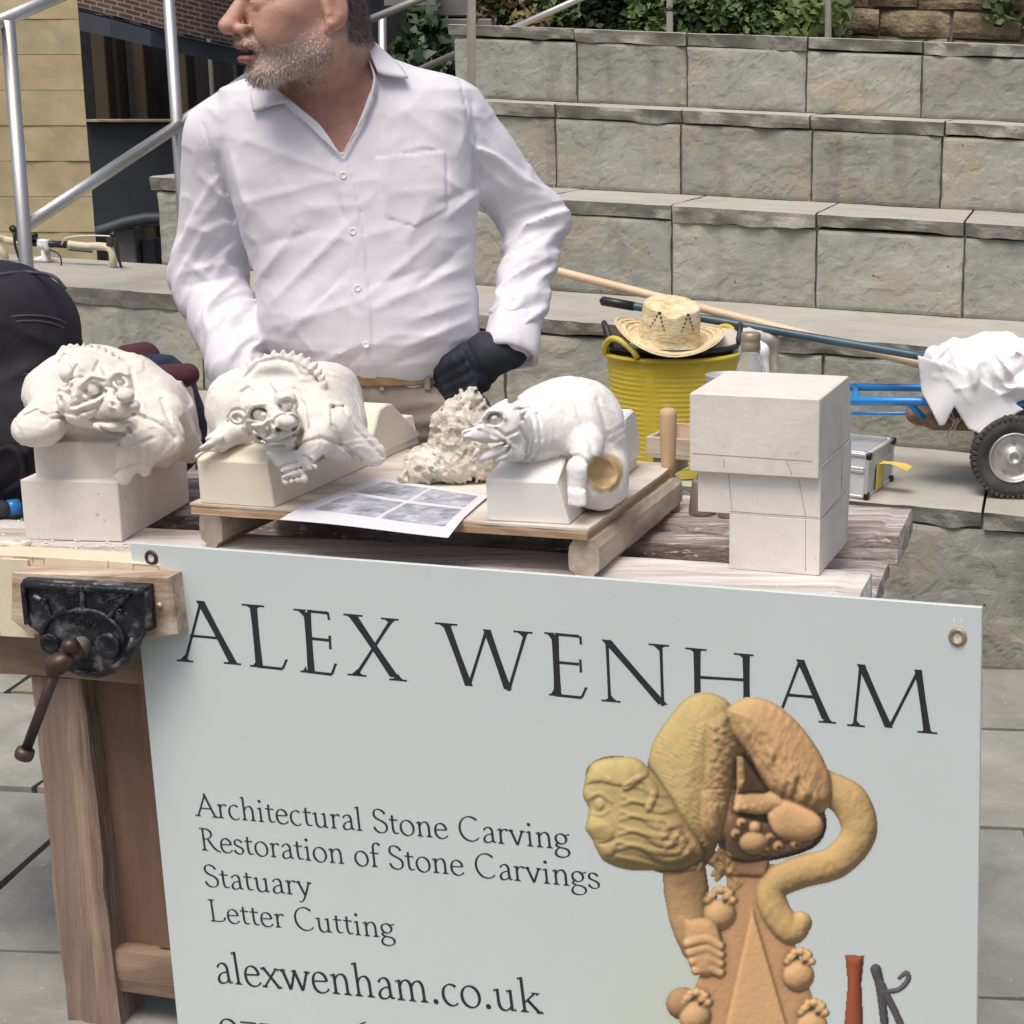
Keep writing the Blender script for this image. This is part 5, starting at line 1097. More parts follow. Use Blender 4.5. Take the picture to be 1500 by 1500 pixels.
def f_mid(P):
    g = lambda u, v, y: B2(u, v, y)
    d = sd_ell(P, g(420, 610, .15), (.100, .11, .085)); d = smin(d, sd_ell(P, g(350, 600, .10), (.045, .07, .065)), .03); d = smin(d, sd_ell(P, g(470, 580, .16), (.058, .09, .055)), .03)
    # serrated frill: a dished disc on the shoulders
    fr_ = sd_ell(P, g(408, 562, .10), (.068, .018, .046)); fr_ = smax(fr_, -sd_ell(P, g(402, 568, .072), (.056, .024, .036)), .004); d = smin(d, fr_, .012)
    for k in range(15):
        a = math.radians(165 - 158 * k / 14); u = 410 + 64 * math.cos(a); v = 566 - 44 * math.sin(a); d = smin(d, cone(P, g(u, v + 2, .10), g(410 + 71 * math.cos(a), 564 - 49 * math.sin(a), .098), .0085, .0015), .002)
    # haunch and hind leg
    d = smin(d, sd_ell(P, g(487, 622, .12), (.044, .080, .062), rot('Y', 25)), .02); d = smax(d, -sd_cap(P, g(486, 600, .028), g(500, 660, .035), .012), .006)
    d = smin(d, cone(P, g(498, 620, .09), g(545, 664, .12), .032, .020), .012)
    # head
    h = sd_ell(P, g(392, 610, -.0), (.046, .045, .043)); h = smn(h, cone(P, g(402, 615, -.03), g(416, 622, -.058), .032, .025), .014); h = smn(h, sd_ell(P, g(405, 641, -.04), (.030, .03, .014)), .008)
    for (u, v, r) in ((380, 604, .0135), (420, 593, .012)): h = smx(h, -sd_sph(P, g(u, v, -.054), r), .005)
    for (u, v, r) in ((380, 604, .0100), (420, 593, .0088)): h = smn(h, sd_sph(P, g(u, v, -.043), r), .0015)
    for pts in ([(362, 612), (366, 596), (382, 590), (398, 598)], [(403, 594), (412, 582), (426, 583), (430, 596)], [(365, 618), (380, 618), (396, 606)], [(372, 634), (386, 642), (410, 646), (428, 638)]):
        for i in range(len(pts) - 1): h = smn(h, cone(P, g(*pts[i], -.047), g(*pts[i + 1], -.047), .0068, .0064), .003)
    h = smn(h, sd_ell(P, g(420, 618, -.088), (.0155, .011, .0105)), .003); h = smn(h, sd_ell(P, g(405, 626, -.082), (.010, .01, .007)), .004)
    h = smx(h, -sd_cap(P, g(384, 637, -.062), g(428, 637, -.088), .0032), .003)
    for k in range(7): h = smn(h, sd_sph(P, g(388 + 6 * k, 637 - .3 * k, -.064 - .003 * k), .0028), .001)
    h = smx(h, -sd_sph(P, g(411, 624, -.1), .003), .002); h = smx(h, -sd_sph(P, g(428, 620, -.1), .003), .002)
    h = smn(h, sd_ell(P, g(347, 612, .0), (.0155, .010, .0135)), .004); h = smx(h, -sd_ell(P, g(347, 613, -.012), (.010, .009, .0085)), .003)
    for (ub, vb, ut, vt, r) in ((358, 592, 351, 572, .009), (400, 588, 396, 560, .0095), (366, 588, 366, 576, .006)): h = smn(h, cone(P, g(ub, vb, -.012), g(ut, vt, -.006), r, .0018), .003)
    d = smin(d, h, .004)
    # near paw over the block, far paw on the left corner
    d = smin(d, cone(P, g(470, 640, .05), g(448, 672, .0), .026, .018), .01); d = smin(d, cone(P, g(405, 650, -.02), g(428, 690, -.026), .022, .016), .01)
    for k in range(4): d = smin(d, cone(P, g(414 + 8 * k, 682 + 2 * k, -.034), g(418 + 9 * k, 706 - 1.5 * k, -.040), .0062, .0045), .003)
    for k in range(3): d = smin(d, cone(P, g(440 + 9 * k, 672, -.008), g(446 + 8 * k, 690 - 3 * k, -.012), .0065, .005), .003)
    d = smin(d, cone(P, g(350, 630, .05), g(315, 650, .0), .022, .015), .012)
    for k in range(4): d = smin(d, cone(P, g(322 - 4 * k, 642 + 2 * k, -.006), g(302 - 4 * k + 6 * (k == 0), 650 + 6 * k, -.012), .0065, .005), .003); 
    d = d - pen_field(FM.W(P), L5) * (P[..., 1] < .16) + facet(P, 13, 17, .0026) + .0016 * fbm(P, 30, 18, 3)
    return d
sculpt('carved_beast', FM, f_mid, (-.055, -.115, .02), (.30, .30, .29), .0019, M['carve'], cm, lambda V: np.tile(A(.81, .79, .745), (len(V), 1)) * (1 - .06 * np.clip(fbm(V, 10, 4, 3), 0, 1)[:, None] * A(.3, .6, 1)))
# ---------------------------------------------------------------- right carving: snarling dog
FD = Fr(714, 763, ZT, 10); r1 = FD.top(835, 769, 0); r2 = FD.top(936, 683, 0); print('dog', r1, r2)
dd = (FD.W(r2) - FD.W(r1)); FD = Fr(714, 763, ZT, .5 * math.degrees(math.atan2(dd[0], dd[1])) + .5 * -math.degrees(math.atan2((FD.W(r1) - FD.O)[1], (FD.W(r1) - FD.O)[0])))
cdg = thing('dog_carving', 'white carved snarling dog with a collar crouching on a stone block', 'carving', FD.W((.06, .15, 0)), 'grotesque carvings on the bench')
B3 = FD.L; xw = FD.top(835, 769, 0)[0]; ln = FD.top(936, 683, 0)[1]; zf = B3(760, 704)[2]
V = FD.W(A((0, 0, 0), (xw, 0, 0), (xw, ln, 0), (0, ln, 0), (-.002, 0, zf), (xw - .02, 0, zf), (xw - .012, ln, zf), (0, ln, zf), (.018, .09, zf + .04), (xw - .022, .09, zf + .042), (xw - .022, ln * .8, zf + .03), (.018, ln * .8, zf + .03)))
solid('base_block', V, [(0, 3, 2, 1), (0, 1, 5, 4), (4, 5, 9, 8), (1, 2, 6, 10, 9, 5), (3, 0, 4, 8, 11, 7), (2, 3, 7, 6), (8, 9, 10, 11), (11, 10, 6, 7)], M['plaster'], cdg, .0025)
yb_ = ln * .72; zt2 = FD.L(915, 604, ln * .8)[2]
V, Fc = prism_x(FD, .0, xw + .006, [(yb_, .02), (ln - .001, .02), (ln - .01, zf * .9), (ln * .92, zt2 - .012), (ln * .88, zt2), (yb_ + .01, zt2 - .004)]); solid('coping_end', V, Fc, M['plaster'], cdg, .004)
def f_dog(P):
    g = lambda u, v, y: B3(u, v, y)
    d = sd_ell(P, g(815, 620, .13), (.078, .10, .062)); d = smin(d, sd_ell(P, g(845, 600, .16), (.060, .075, .048)), .03); d = smin(d, sd_ell(P, g(862, 635, .13), (.045, .08, .068)), .025)
    d = smin(d, sd_ell(P, g(775, 635, .08), (.040, .06, .048)), .03); d = smax(d, -sd_cap(P, g(850, 590, .055), g(868, 668, .05), .008), .014)
    d = smin(d, cone(P, g(882, 620, .14), g(898, 668, .15), .036, .022), .015)
    # neck, collar, head
    d = smin(d, cone(P, g(790, 628, .06), g(750, 632, .01), .040, .034), .02)
    for k in range(24):
        pass
    cN = g(782, 632, .05); ax = (g(750, 632, .01) - g(790, 628, .06)); ax /= np.linalg.norm(ax); q = P - cN; t = q @ ax; rad = np.linalg.norm(q - t[..., None] * ax, axis=-1)
    d = smin(d, np.maximum(np.abs(t) - .0055, np.abs(rad - .0395) - .0035), .002)
    h = sd_ell(P, g(742, 622, .0), (.036, .036, .034)); h = smin(h, cone(P, g(730, 632, -.008), g(690, 638, -.022), .026, .015), .014); h = smin(h, sd_ell(P, g(684, 634, -.026), (.011, .012, .010)), .006)
    lj = cone(P, g(752, 658, -.006), g(705, 672, -.018), .018, .008); h = smin(h, lj, .008)
    h = smax(h, -cone(P, g(742, 655, -.026), g(694, 658, -.036), .0045, .010), .004); h = smax(h, -cone(P, g(738, 655, .0), g(694, 660, -.02), .004, .008), .004)
    h = smin(h, cone(P, g(700, 660, -.026), g(690, 674, -.030), .0058, .003), .002)
    for k in range(5): h = smin(h, cone(P, g(700 + 8 * k, 651, -.034 + .002 * k), g(700 + 8 * k, 658, -.035 + .002 * k), .0030, .0014), .001)
    h = smin(h, cone(P, g(744, 652, -.030), g(720, 642, -.034), .006, .004), .004); h = smin(h, cone(P, g(746, 654, -.026), g(740, 668, -.018), .006, .006), .006)
    h = smax(h, -sd_sph(P, g(724, 612, -.036), .009), .004); h = smin(h, sd_sph(P, g(724, 612, -.029), .0072), .0015)
    for pts in ([(710, 616), (718, 604), (732, 604), (738, 612)], [(714, 622), (726, 624), (738, 618)], [(700, 626), (715, 630), (735, 634)]):
        for i in range(len(pts) - 1): h = smin(h, cone(P, g(*pts[i], -.031), g(*pts[i + 1], -.031), .0042, .0042), .004)
    h = smin(h, sd_ell(P, g(745, 634, -.022), (.016, .012, .012)), .008)
    h = smin(h, cone(P, g(760, 610, -.012), g(772, 600, -.016), .0115, .0025), .003); h = smax(h, -cone(P, g(762, 608, -.025), g(770, 602, -.024), .006, .002), .002)
    h = smin(h, cone(P, g(736, 596, .01), g(742, 588, .012), .009, .004), .004)
    d = smin(d, h, .008)
    # fore leg over the edge with paw
    d = smin(d, cone(P, g(862, 650, .06), g(848, 690, .022), .026, .020), .012); d = smin(d, cone(P, g(848, 690, .020), g(842, 722, .012), .019, .016), .008)
    for k in range(4): d = smin(d, cone(P, g(833 + 7 * k, 720, .0), g(836 + 6 * k, 738 - abs(k - 1.5), -.003), .0068, .006), .0025)
    # hollow left behind the leg
    d = smin(d, sd_ell(P, g(880, 700, .11), (.042, .075, .052)) + .003 * fbm(P, 40, 3, 2), .012)
    d = smax(d, -(sd_ell(P, g(888, 690, .040), (.026, .040, .024)) + .007 * fbm(P, 38, 5, 3)), .003)
    return d - pen_field(FD.W(P), L6) * (P[..., 1] < .16) + facet(P, 23, 14, .0018) + .0012 * fbm(P, 30, 28, 3)
def c_dog(V):
    c = np.tile(A(.855, .85, .835), (len(V), 1)); dist = np.linalg.norm((V - B3(888, 694, .05)) / A(.030, .055, .028), axis=1) + .45 * fbm(V, 34, 2, 3); k = np.clip((1.10 - dist) / .25, 0, 1)[:, None]
    return c * (1 - k) + A(.56, .40, .22) * k * (1 + .45 * fbm(V, 50, 6, 3)[:, None])
sculpt('carved_dog', FD, f_dog, (-.075, -.075, .0), (.26, .28, .25), .0019, M['carve'], cdg, c_dog)
# ---------------------------------------------------------------- raw rocks
def rock(label, uv, rpx, yb, amp, seed, yaw=10, lumps=(), z=ZT, flat=True):
    fr = Fr(uv[0], uv[1], z, yaw)
    def f(P):
        d = None
        for (u, v, y, rx, ry, rz) in lumps:
            e = sd_ell(P, fr.L(u, v, y), (rx, ry, rz)); d = e if d is None else smin(d, e, .02)
        d = d + amp * (.6 * fbm(P, 14, seed, 4) + .8 * np.abs(fbm(P, 34, seed + 3, 3)) + .8 * np.abs(fbm(P, 80, seed + 5, 2)) - .30)
        return smax(d, .0006 - P[..., 2], .002)
    V, Q = surfnet(f, (-.06, -.06, -.004), (.24, .22, .24), .0028, 2.2); return fr, V, Q, label
fr, V, Q, lb = rock('rough cream lump of raw rock beside the dog carving', (588, 708), 1, 0, .020, 4, 12, ((650, 682, .035, .072, .055, .036), (668, 640, .045, .042, .042, .058), (688, 606, .05, .026, .03, .045), (715, 648, .06, .045, .05, .065), (612, 702, .015, .035, .03, .014)))
o = mesh('rock', fr.W(V), Q, M['rock'], None, True); tag(o, lb, 'rock')
fr, V, Q, lb = rock('rough rock peeping up behind the dog carving and the yellow tub', (840, 640), 1, 0, .016, 14, 12, ((866, 590, .05, .042, .04, .055), (872, 640, .05, .05, .04, .05)), z=BZ + .0)
fr = Fr(862, 690, BZ, 12)
def f_r2(P):
    d = smin(sd_ell(P, A(.02, .03, .055), (.05, .04, .06)), sd_ell(P, A(.012, .03, .115), (.032, .035, .045)), .03) + .016 * (.6 * fbm(P, 14, 19, 4) + .55 * np.abs(fbm(P, 30, 21, 3)) + .5 * np.abs(fbm(P, 75, 23, 2)))
    return smax(d, .0006 - P[..., 2], .002)
V, Q = surfnet(f_r2, (-.06, -.05, -.004), (.11, .11, .19), .0028, 2.2); o = mesh('rock', fr.W(V), Q, M['rock'], None, True); tag(o, lb, 'rock')
# ---------------------------------------------------------------- printed sheet of photographs
sheet = thing('photo_sheet', 'white paper sheet printed with grey photographs lying on the plywood', 'paper', PF.W((.28, .05, .0015)))
cs = [at_z(409, 757, ZT + .002), at_z(656, 780, ZT + .002), at_z(716, 728, ZT + .002), at_z(556, 699, ZT + .002)]
def bil(s, t): return cs[0] * (1 - s) * (1 - t) + cs[1] * s * (1 - t) + cs[2] * s * t + cs[3] * (1 - s) * t
def sheet_patch(name, s0, s1, t0, t1, e, mt):
    n = 14; V = []; 
    for i in range(n + 1):
        for j in range(n + 1):
            s = s0 + (s1 - s0) * i / n; t = t0 + (t1 - t0) * j / n; p = bil(s, t); q = PF.R @ (p - PF.O); p = p + ZZ * (e + .0012 * (1 + math.sin(5 * s + 4 * t)) - (max(0, -q[1]) * .10)); V.append(p)
    Fc = [(i * (n + 1) + j, (i + 1) * (n + 1) + j, (i + 1) * (n + 1) + j + 1, i * (n + 1) + j + 1) for i in range(n) for j in range(n)]; return mesh(name, V, Fc, mt, sheet, True)
sheet_patch('page', 0, 1, 0, 1, 0, M['paper'])
for (s0, s1, t0, t1) in ((.10, .50, .18, .56), (.53, .93, .18, .56), (.10, .50, .62, .93), (.53, .93, .62, .93)): sheet_patch('photograph', s0, s1, t0, t1, .0004, M['photoink'])
# ---------------------------------------------------------------- stepped block on the right
FK = Fr(1068, 833, BZ, 16.5); K_ = FK.L
kb = thing('stepped_block', 'plain stepped limestone block marked with pencil lines on the bench end', 'stone block', FK.W((.07, .1, 0)))
xa, xb = 0, K_(1200, 843)[0]; z1 = K_(1130, 757)[2]; z2 = K_(1100, 697)[2]; z0t = K_(1100, 692, -.014)[2]; xm = K_(1022, 740)[0]; xt = K_(1010, 640, -.014)[0]; z3 = K_(1100, 578, -.014)[2]; dep = FK.top(1256, 796, 0)[1]
print('block', xb, z1, z2, z3, xm, xt, dep)
V, Fc = prism_x(FK, xa, xb, [(0, 0), (dep, 0), (dep + .012, z1 * .6), (dep + .022, z1), (0, z1)]); solid('foot', V, Fc, M['lime'], kb, .0006)
V, Fc = prism_x(FK, xm, xb - .0005, [(0.0005, z1 + .0004), (dep + .022, z1 + .0004), (dep + .03, z1 + .05), (dep + .024, z2 + .02), (.0005, z2 + .02)]); solid('middle_tier', V, Fc, M['lime'], kb, .0008)
V, Fc = prism_x(FK, xt, xb - .001, [(-.014, z0t - .004), (.04, z0t - .004), (.06, z2 + .021), (dep + .022, z2 + .021), (dep + .018, z2 + .06), (dep + .004, z3 - .012), (dep - .006, z3), (-.014, z3 - .002)]); solid('top_tier', V, Fc, M['lime'], kb, .0016)
def pline(pts, y): MB().tube([FK.W(FK.L(u, v, y)) for u, v in pts], .00035, 4).build('pencil_line', M['pencil'], kb)
pline([(1014, 664), (1190, 676)], -.0142); pline([(1060, 672), (1061, 685)], -.0142); pline([(1152, 675), (1160, 696)], -.0142); pline([(1067, 692), (1072, 746)], .0003); pline([(1170, 702), (1180, 756)], .0003); pline([(1069, 749), (1198, 758)], .0003); pline([(1180, 760), (1180, 836)], -.0002)
def sline(p): MB().tube([FK.W((xb + .0002, y, z)) for y, z in p], .00035, 4).build('pencil_line', M['pencil'], kb)
sline([(.005, z1), (dep * .95, z1 + .002)]); sline([(.005, z0t + .008), (dep * .8, z0t + .012)]); sline([(dep * .75, z1 + .01), (dep * .75, z1 + .06)])
# ---------------------------------------------------------------- mason's mallets and tray behind the stand
def mallet(label, u, v, hr_, hh, hr2, handle, tilt=(0, 0)):
    p = at_z(u, v, BZ); t = thing('dummy_mallet', label, 'mallet', p, "mason's mallets on the bench")
    Vv, Ff = lathe([(hr_ * .94, 0), (hr_, .004), (hr2, hh - .004), (hr2 * .92, hh)], p, None, 28); mesh('head', Vv, Ff, M['ironhead'], t, True)
    ax = A(tilt[0], tilt[1], 1); ax /= np.linalg.norm(ax); u_, v_ = frame_of(ax)
    if handle: Vv, Ff = lathe([(.0115, 0), (.0125, .03), (.0145, handle * .6), (.0150, handle - .012), (.0135, handle - .003), (.008, handle)], p + A(0, 0, hh), (u_, v_, ax), 24); mesh('handle', Vv, Ff, M['handle'], t, True)
mallet('round iron mallet standing with its long wooden handle upright', 979, 748, .021, .055, .017, .128)
mallet('wide iron mallet head standing beside the stepped block', 1029, 753, .0245, .062, .0185, .10, (.42, .1))
mallet('small iron mallet head half hidden by the stepped block', 1066, 757, .018, .045, .015, .09, (.5, .1))
tr = thing('wooden_tray', 'small shallow wooden tray behind the plywood stand', 'tray', at_z(960, 700, BZ))
TF = Fr(918, 720, BZ, 20); tz0 = .0; 
for (x0, x1, y0, y1, z0, z1_) in ((0, .15, .10, .26, .045, .052), (0, .15, .10, .108, .0525, .085), (0, .15, .252, .26, .0525, .085), (0, .008, .1085, .2515, .0525, .085), (.142, .15, .1085, .2515, .0525, .085), (0.01, .03, .11, .25, 0, .0445), (.12, .14, .11, .25, 0, .0445)):
    solid('board', hexa(TF, x0, x1, y0, y1, z0, z1_), HEX, M['pine'], tr, .0008)
# stub of old rope of rag on the left end
m = MB(); m.tube(smooth_path([at_z(u, v, BZ + .006) for u, v in ((-20, 800), (10, 797), (28, 800), (42, 795))], 6), .006, 8); o = m.build('rope_stub', M['lime_warm']); tag(o, 'short frayed rope end lying on the dusty bench edge', 'rope')
# ================================================================ PROPS ON THE STEPS AND BEHIND THE BENCH
TN = np.cross(EX, EY)
def on_tread(u, v, i): return on_pl(u, v, SO + A(0, 0, HH[i]), TN)
def tread_z(x, y, i):
    s = (A(x, y) - SO[:2]) @ EX[:2]; return HH[i] + EX[2] * s
def grid_faces(n, m, wrap=False): return [(i * m + j, (i + 1) * m + j, (i + 1) * m + (j + 1) % m, i * m + (j + 1) % m) for i in range(n - 1) for j in range(m if wrap else m - 1)]
# ---- yellow rubber tub
TY = 5.05; tc_ = at_y(985, 512, TY); tzb = tread_z(tc_[0], TY, 0); 
rt = (at_y(1088, 512, TY)[0] - at_y(882, 512, TY)[0]) / 2; zr = at_y(985, 512, TY)[2]; ht = zr - tzb
tub = thing('rubber_tub', 'yellow flexible rubber tub with loop handles holding a black tub and a straw hat', 'tub', (tc_[0], TY, tzb))
def tub_shell(name, c, r0, r1, h, mt, parent, ribs, th=.006):
    prof = []; n = 150 if ribs else 14
    for k in range(n + 1):
        t = k / n; r = r0 + (r1 - r0) * t ** .9; 
        if ribs and .06 < t < .90: r += .0011 * max(-.3, math.sin(t * math.pi * 2 * 24))
        prof.append((r, h * t))
    prof += [(r1 + .012, h), (r1 + .013, h + .008), (r1 + .002, h + .012), (r1 - .006, h + .006)]
    for k in range(8): t = 1 - k / 7; prof.append((r0 - th + (r1 - r0) * t, .01 + (h - .012) * t))
    V, Fc = lathe(prof, c, None, 72, False)
    ang = np.arctan2(V[:, 1] - c[1], V[:, 0] - c[0]); 
    if ribs:     # plain vertical bands between the embossed fields
        for a0 in (-1.95, -.7, .6, 1.9, 3.0):
            k = np.abs((ang - a0 + math.pi) % (2 * math.pi) - math.pi) < .12; rr = np.hypot(V[:, 0] - c[0], V[:, 1] - c[1]); t = (V[:, 2] - c[2]) / h; want = r0 + (r1 - r0) * np.clip(t, 0, 1) ** .9 + .001
            k &= (rr > want - .004) & (t < .93); V[k, 0] = c[0] + np.cos(ang[k]) * want[k]; V[k, 1] = c[1] + np.sin(ang[k]) * want[k]
    Fc.append(list(range(72))[::-1]); return mesh(name, V, Fc, mt, parent, True)
tub_shell('shell', A(tc_[0], TY, tzb), rt * .80, rt - .013, ht - .012, M['yellow'], tub, True)
def loop_handle(name, c, r, a0, rise, w, z, mt, parent, rad=.009):
    p = []
    for k in range(15): t = k / 14; a = a0 + w * (t - .5) * 2; p.append(A(c[0] + (r + .006 * math.sin(math.pi * t)) * math.cos(a), c[1] + (r + .006 * math.sin(math.pi * t)) * math.sin(a), z + rise * math.sin(math.pi * t) ** .7))
    MB().tube(p, rad, 10).build(name, mt, parent, True)
loop_handle('handle', (tc_[0], TY), rt, math.radians(-140), .050, .38, zr, M['yellow'], tub); loop_handle('handle', (tc_[0], TY), rt, math.radians(40), .050, .38, zr, M['yellow'], tub)
bt_ = thing('black_tub', 'black rubber tub nested inside the yellow one', 'tub', (tc_[0], TY, tzb + .03))
tub_shell('shell', A(tc_[0] + .004, TY + .004, tzb + .03), rt * .76, rt - .022, ht - .018, M['blackrub'], bt_, False)
loop_handle('handle', (tc_[0], TY), rt - .012, math.radians(-172), .062, .30, zr + .02, M['blackrub'], bt_, .008); loop_handle('handle', (tc_[0], TY), rt - .012, math.radians(5), .05, .30, zr + .02, M['blackrub'], bt_, .008)
# ---- cloth bundled in the tub
def cloth_sdf(name, label, f, lo, hi, h, mt, cat='cloth'):
    V, Q = surfnet(f, lo, hi, h, 2.2); o = mesh(name, V, Q, mt, None, True); tag(o, label, cat); return o
c1 = at_y(1058, 508, TY + .02); c2 = at_y(1125, 520, TY + .16); c3 = at_y(975, 515, TY + .05)
def f_cl(P):
    d = sd_ell(P, c1, (.085, .09, .055)); d = smin(d, sd_ell(P, c3 - A(0, 0, .01), (.15, .13, .05)), .04); d = smin(d, sd_cap(P, at_y(1085, 492, TY + .1), at_y(1132, 498, TY + .16), .028, .022), .03); d = smin(d, sd_cap(P, at_y(1130, 498, TY + .18), at_y(1134, 545, TY + .18), .022, .018), .02)
    return d + .012 * np.abs(fbm(P * A(1, 1, .6), 16, 4, 3)) + .006 * fbm(P, 30, 6, 2)
cloth_sdf('canvas_cloth', 'crumpled beige canvas cloth stuffed into the tub under the hat', f_cl, c3 - A(.25, .2, .2), c2 + A(.12, .12, .12), .006, M['canvas'])
def f_c2(P):
    d = sd_cap(P, at_y(1100, 497, TY + .02), at_y(1117, 515, TY), .020, .018); d = smin(d, sd_cap(P, at_y(1117, 512, TY), at_y(1124, 560, TY), .018, .012), .015); return d + .006 * np.abs(fbm(P * A(1.6, 1.6, .3), 18, 14, 2))
cloth_sdf('white_rag', 'white rag hanging over the tub rim behind the bottle', f_c2, c1 + A(-.02, -.15, -.2), c2 + A(.08, .1, .12), .005, M['whitecloth'], 'rag')
# ---- straw hat
hc = at_y(980, 490, TY - .08); hat = thing('straw_hat', 'woven straw sun hat with a pinched crown lying on the tub', 'hat', hc)
hax = rot('X', 13) @ rot('Y', 6); hx, hy, hz = hax[:, 0], hax[:, 1], hax[:, 2]
HR = (at_y(1058, 490, TY)[0] - at_y(898, 490, TY)[0]) / 2
prof = []
RC = .090; CH = .094
for k in range(15): t = k / 14; prof.append((HR * (1 - t) + RC * t, .016 * math.cos(t * 2.2) - .012 + .004 * math.sin(t * 20) * .4))
for k in range(1, 15): t = k / 14; prof.append((RC - .008 * t, CH * t * .93))
for k in range(1, 11): t = k / 10; prof.append(((RC - .008) * math.cos(t * math.pi / 2) + .0005, CH * .93 + .016 * math.sin(t * math.pi / 2)))
n = 96; V, Fc = lathe(prof, A(0, 0, 0), None, n, False); ang = np.arctan2(V[:, 1], V[:, 0]); rad = np.hypot(V[:, 0], V[:, 1])
crown = np.clip((V[:, 2] - .05) / .06, 0, 1); V[:, 2] -= crown * (.018 * np.exp(-(V[:, 0] / .028) ** 2) * np.clip((.05 - V[:, 1]) / .1, 0, 1) * 1.0); V[:, 0] *= 1 - crown * .12 * np.clip(-V[:, 1] / .08, 0, 1)
brim = np.clip((rad - RC) / (HR - RC), 0, 1); V[:, 2] += brim ** 1.6 * (.022 * np.cos(2 * ang) - .012 * np.sin(ang)); V[:, 2] += .0016 * fbm(V, 60, 2, 2)
mesh('weave', hc + V @ np.stack([hx, hy, hz]), Fc, M['straw'], hat, True)
V2 = V.copy(); V2[:, 2] -= .0035; V2[:, :2] *= .985; mesh('lining', hc + V2 @ np.stack([hx, hy, hz]), [f[::-1] for f in Fc], M['straw'], hat, True)
for sgn, a0 in ((-1, -2.05), (1, -.95), (1, -2.0), (-1, -.98)):
    for k in range(5):
        a = a0 + sgn * .055 * k; z = .088 - .011 * k; r = RC - .008 * z / CH + .0015; r *= (1 - np.clip((z - .05) / .06, 0, 1) * .12 * abs(math.sin(a)) * abs(math.cos(a)))
        p = hc + A(r * math.cos(a), r * math.sin(a), z) @ np.stack([hx, hy, hz]); nrm = A(math.cos(a), math.sin(a), 0) @ np.stack([hx, hy, hz]); u_, v_ = frame_of(nrm)
        Vv, Ff = lathe([(.0036 - .0004 * k, -.004), (.0036 - .0004 * k, .0006), (.0004, .0008)], p, (u_, v_, nrm), 8); mesh('vent_hole', Vv, Ff, M['strawhole'], hat)
for rr in (.35, .55, .75, .92):     # braid rows on the brim
    m = MB(); pts = []
    for k in range(61):
        a = 2 * math.pi * k / 60; r = RC + (HR - RC) * rr; z = np.interp(r, [p[0] for p in prof[:15]][::-1], [p[1] for p in prof[:15]][::-1]) + rr ** 1.6 * (.022 * math.cos(2 * a) - .012 * math.sin(a)) + .0012; pts.append(hc + A(r * math.cos(a), r * math.sin(a), z) @ np.stack([hx, hy, hz]))
    m.tube(pts, .0018, 5, False); m.build('braid', M['straw'], hat, True)
# ---- glass bottle and tin on the bench behind the stepped block
bp = at_z(1098, 700, BZ); bp = at_y(1098, 700, 3.0); bp[2] = BZ; btop = at_y(1098, 487, 3.0)[2] - BZ
bot = thing('glass_bottle', 'clear glass bottle with a dull gold screw cap behind the stepped block', 'bottle', bp)
V, Fc = lathe([(.030, 0), (.036, .006), (.036, btop - .115), (.033, btop - .09), (.022, btop - .055), (.016, btop - .035), (.0155, btop - .028), (.0135, btop - .028), (.014, btop - .04), (.030, btop - .092), (.0335, btop - .115), (.0335, .01), (.001, .008)], bp, None, 32, False); mesh('glass', V, Fc, M['glass'], bot, True)
V, Fc = lathe([(.0165, btop - .031), (.0172, btop - .029), (.0172, btop - .018), (.0162, btop - .016), (.0172, btop - .013), (.0172, btop - .002), (.015, btop)], bp, None, 28); mesh('cap', V, Fc, M['brass'], bot, True)
tp = at_y(1063, 700, 3.02); tp[2] = BZ; tt_ = at_y(1063, 548, 3.02)[2] - BZ; tin = thing('metal_tin', 'grey metal tin with a rolled rim half hidden behind the stepped block', 'tin', tp)
V, Fc = lathe([(.034, 0), (.035, .003), (.035, tt_ - .004), (.0365, tt_ - .002), (.0365, tt_), (.034, tt_), (.033, tt_ - .004), (.001, tt_ - .004)], tp, None, 32, False); mesh('body', V, Fc, M['alu'], tin, True)
# ---- poles
def pole(name, label, p, q, Yp, Yq, r, mt, capend=None):
    a = at_y(*p, Yp); b = at_y(*q, Yq); t = thing(name, label, 'pole', b, 'poles leaning behind the tub'); n = 10; MB().tube([a + (b - a) * k / n for k in range(n + 1)], [r * (1 - .0 * k) for k in range(n + 1)], 18).build('shaft', mt, t, True)
    if capend: d = (b - a) / np.linalg.norm(b - a); MB().tube([a - d * .012, a - d * .004, a + d * .10], [.004, r * 1.15, r * 1.15], 18).build('end_grip', capend, t, True)
pole('broom_pole', 'long round wooden pole lying across the steps behind the hat', (760, 383), (1385, 543), 5.46, 5.10, .0138, M['broom'])
pole('tube_pole', 'blue-grey tube pole crossing behind the hat onto the trolley', (884, 441), (1385, 528), 5.34, 5.06, .0125, M['bluegrey'], M['bikeblack'])
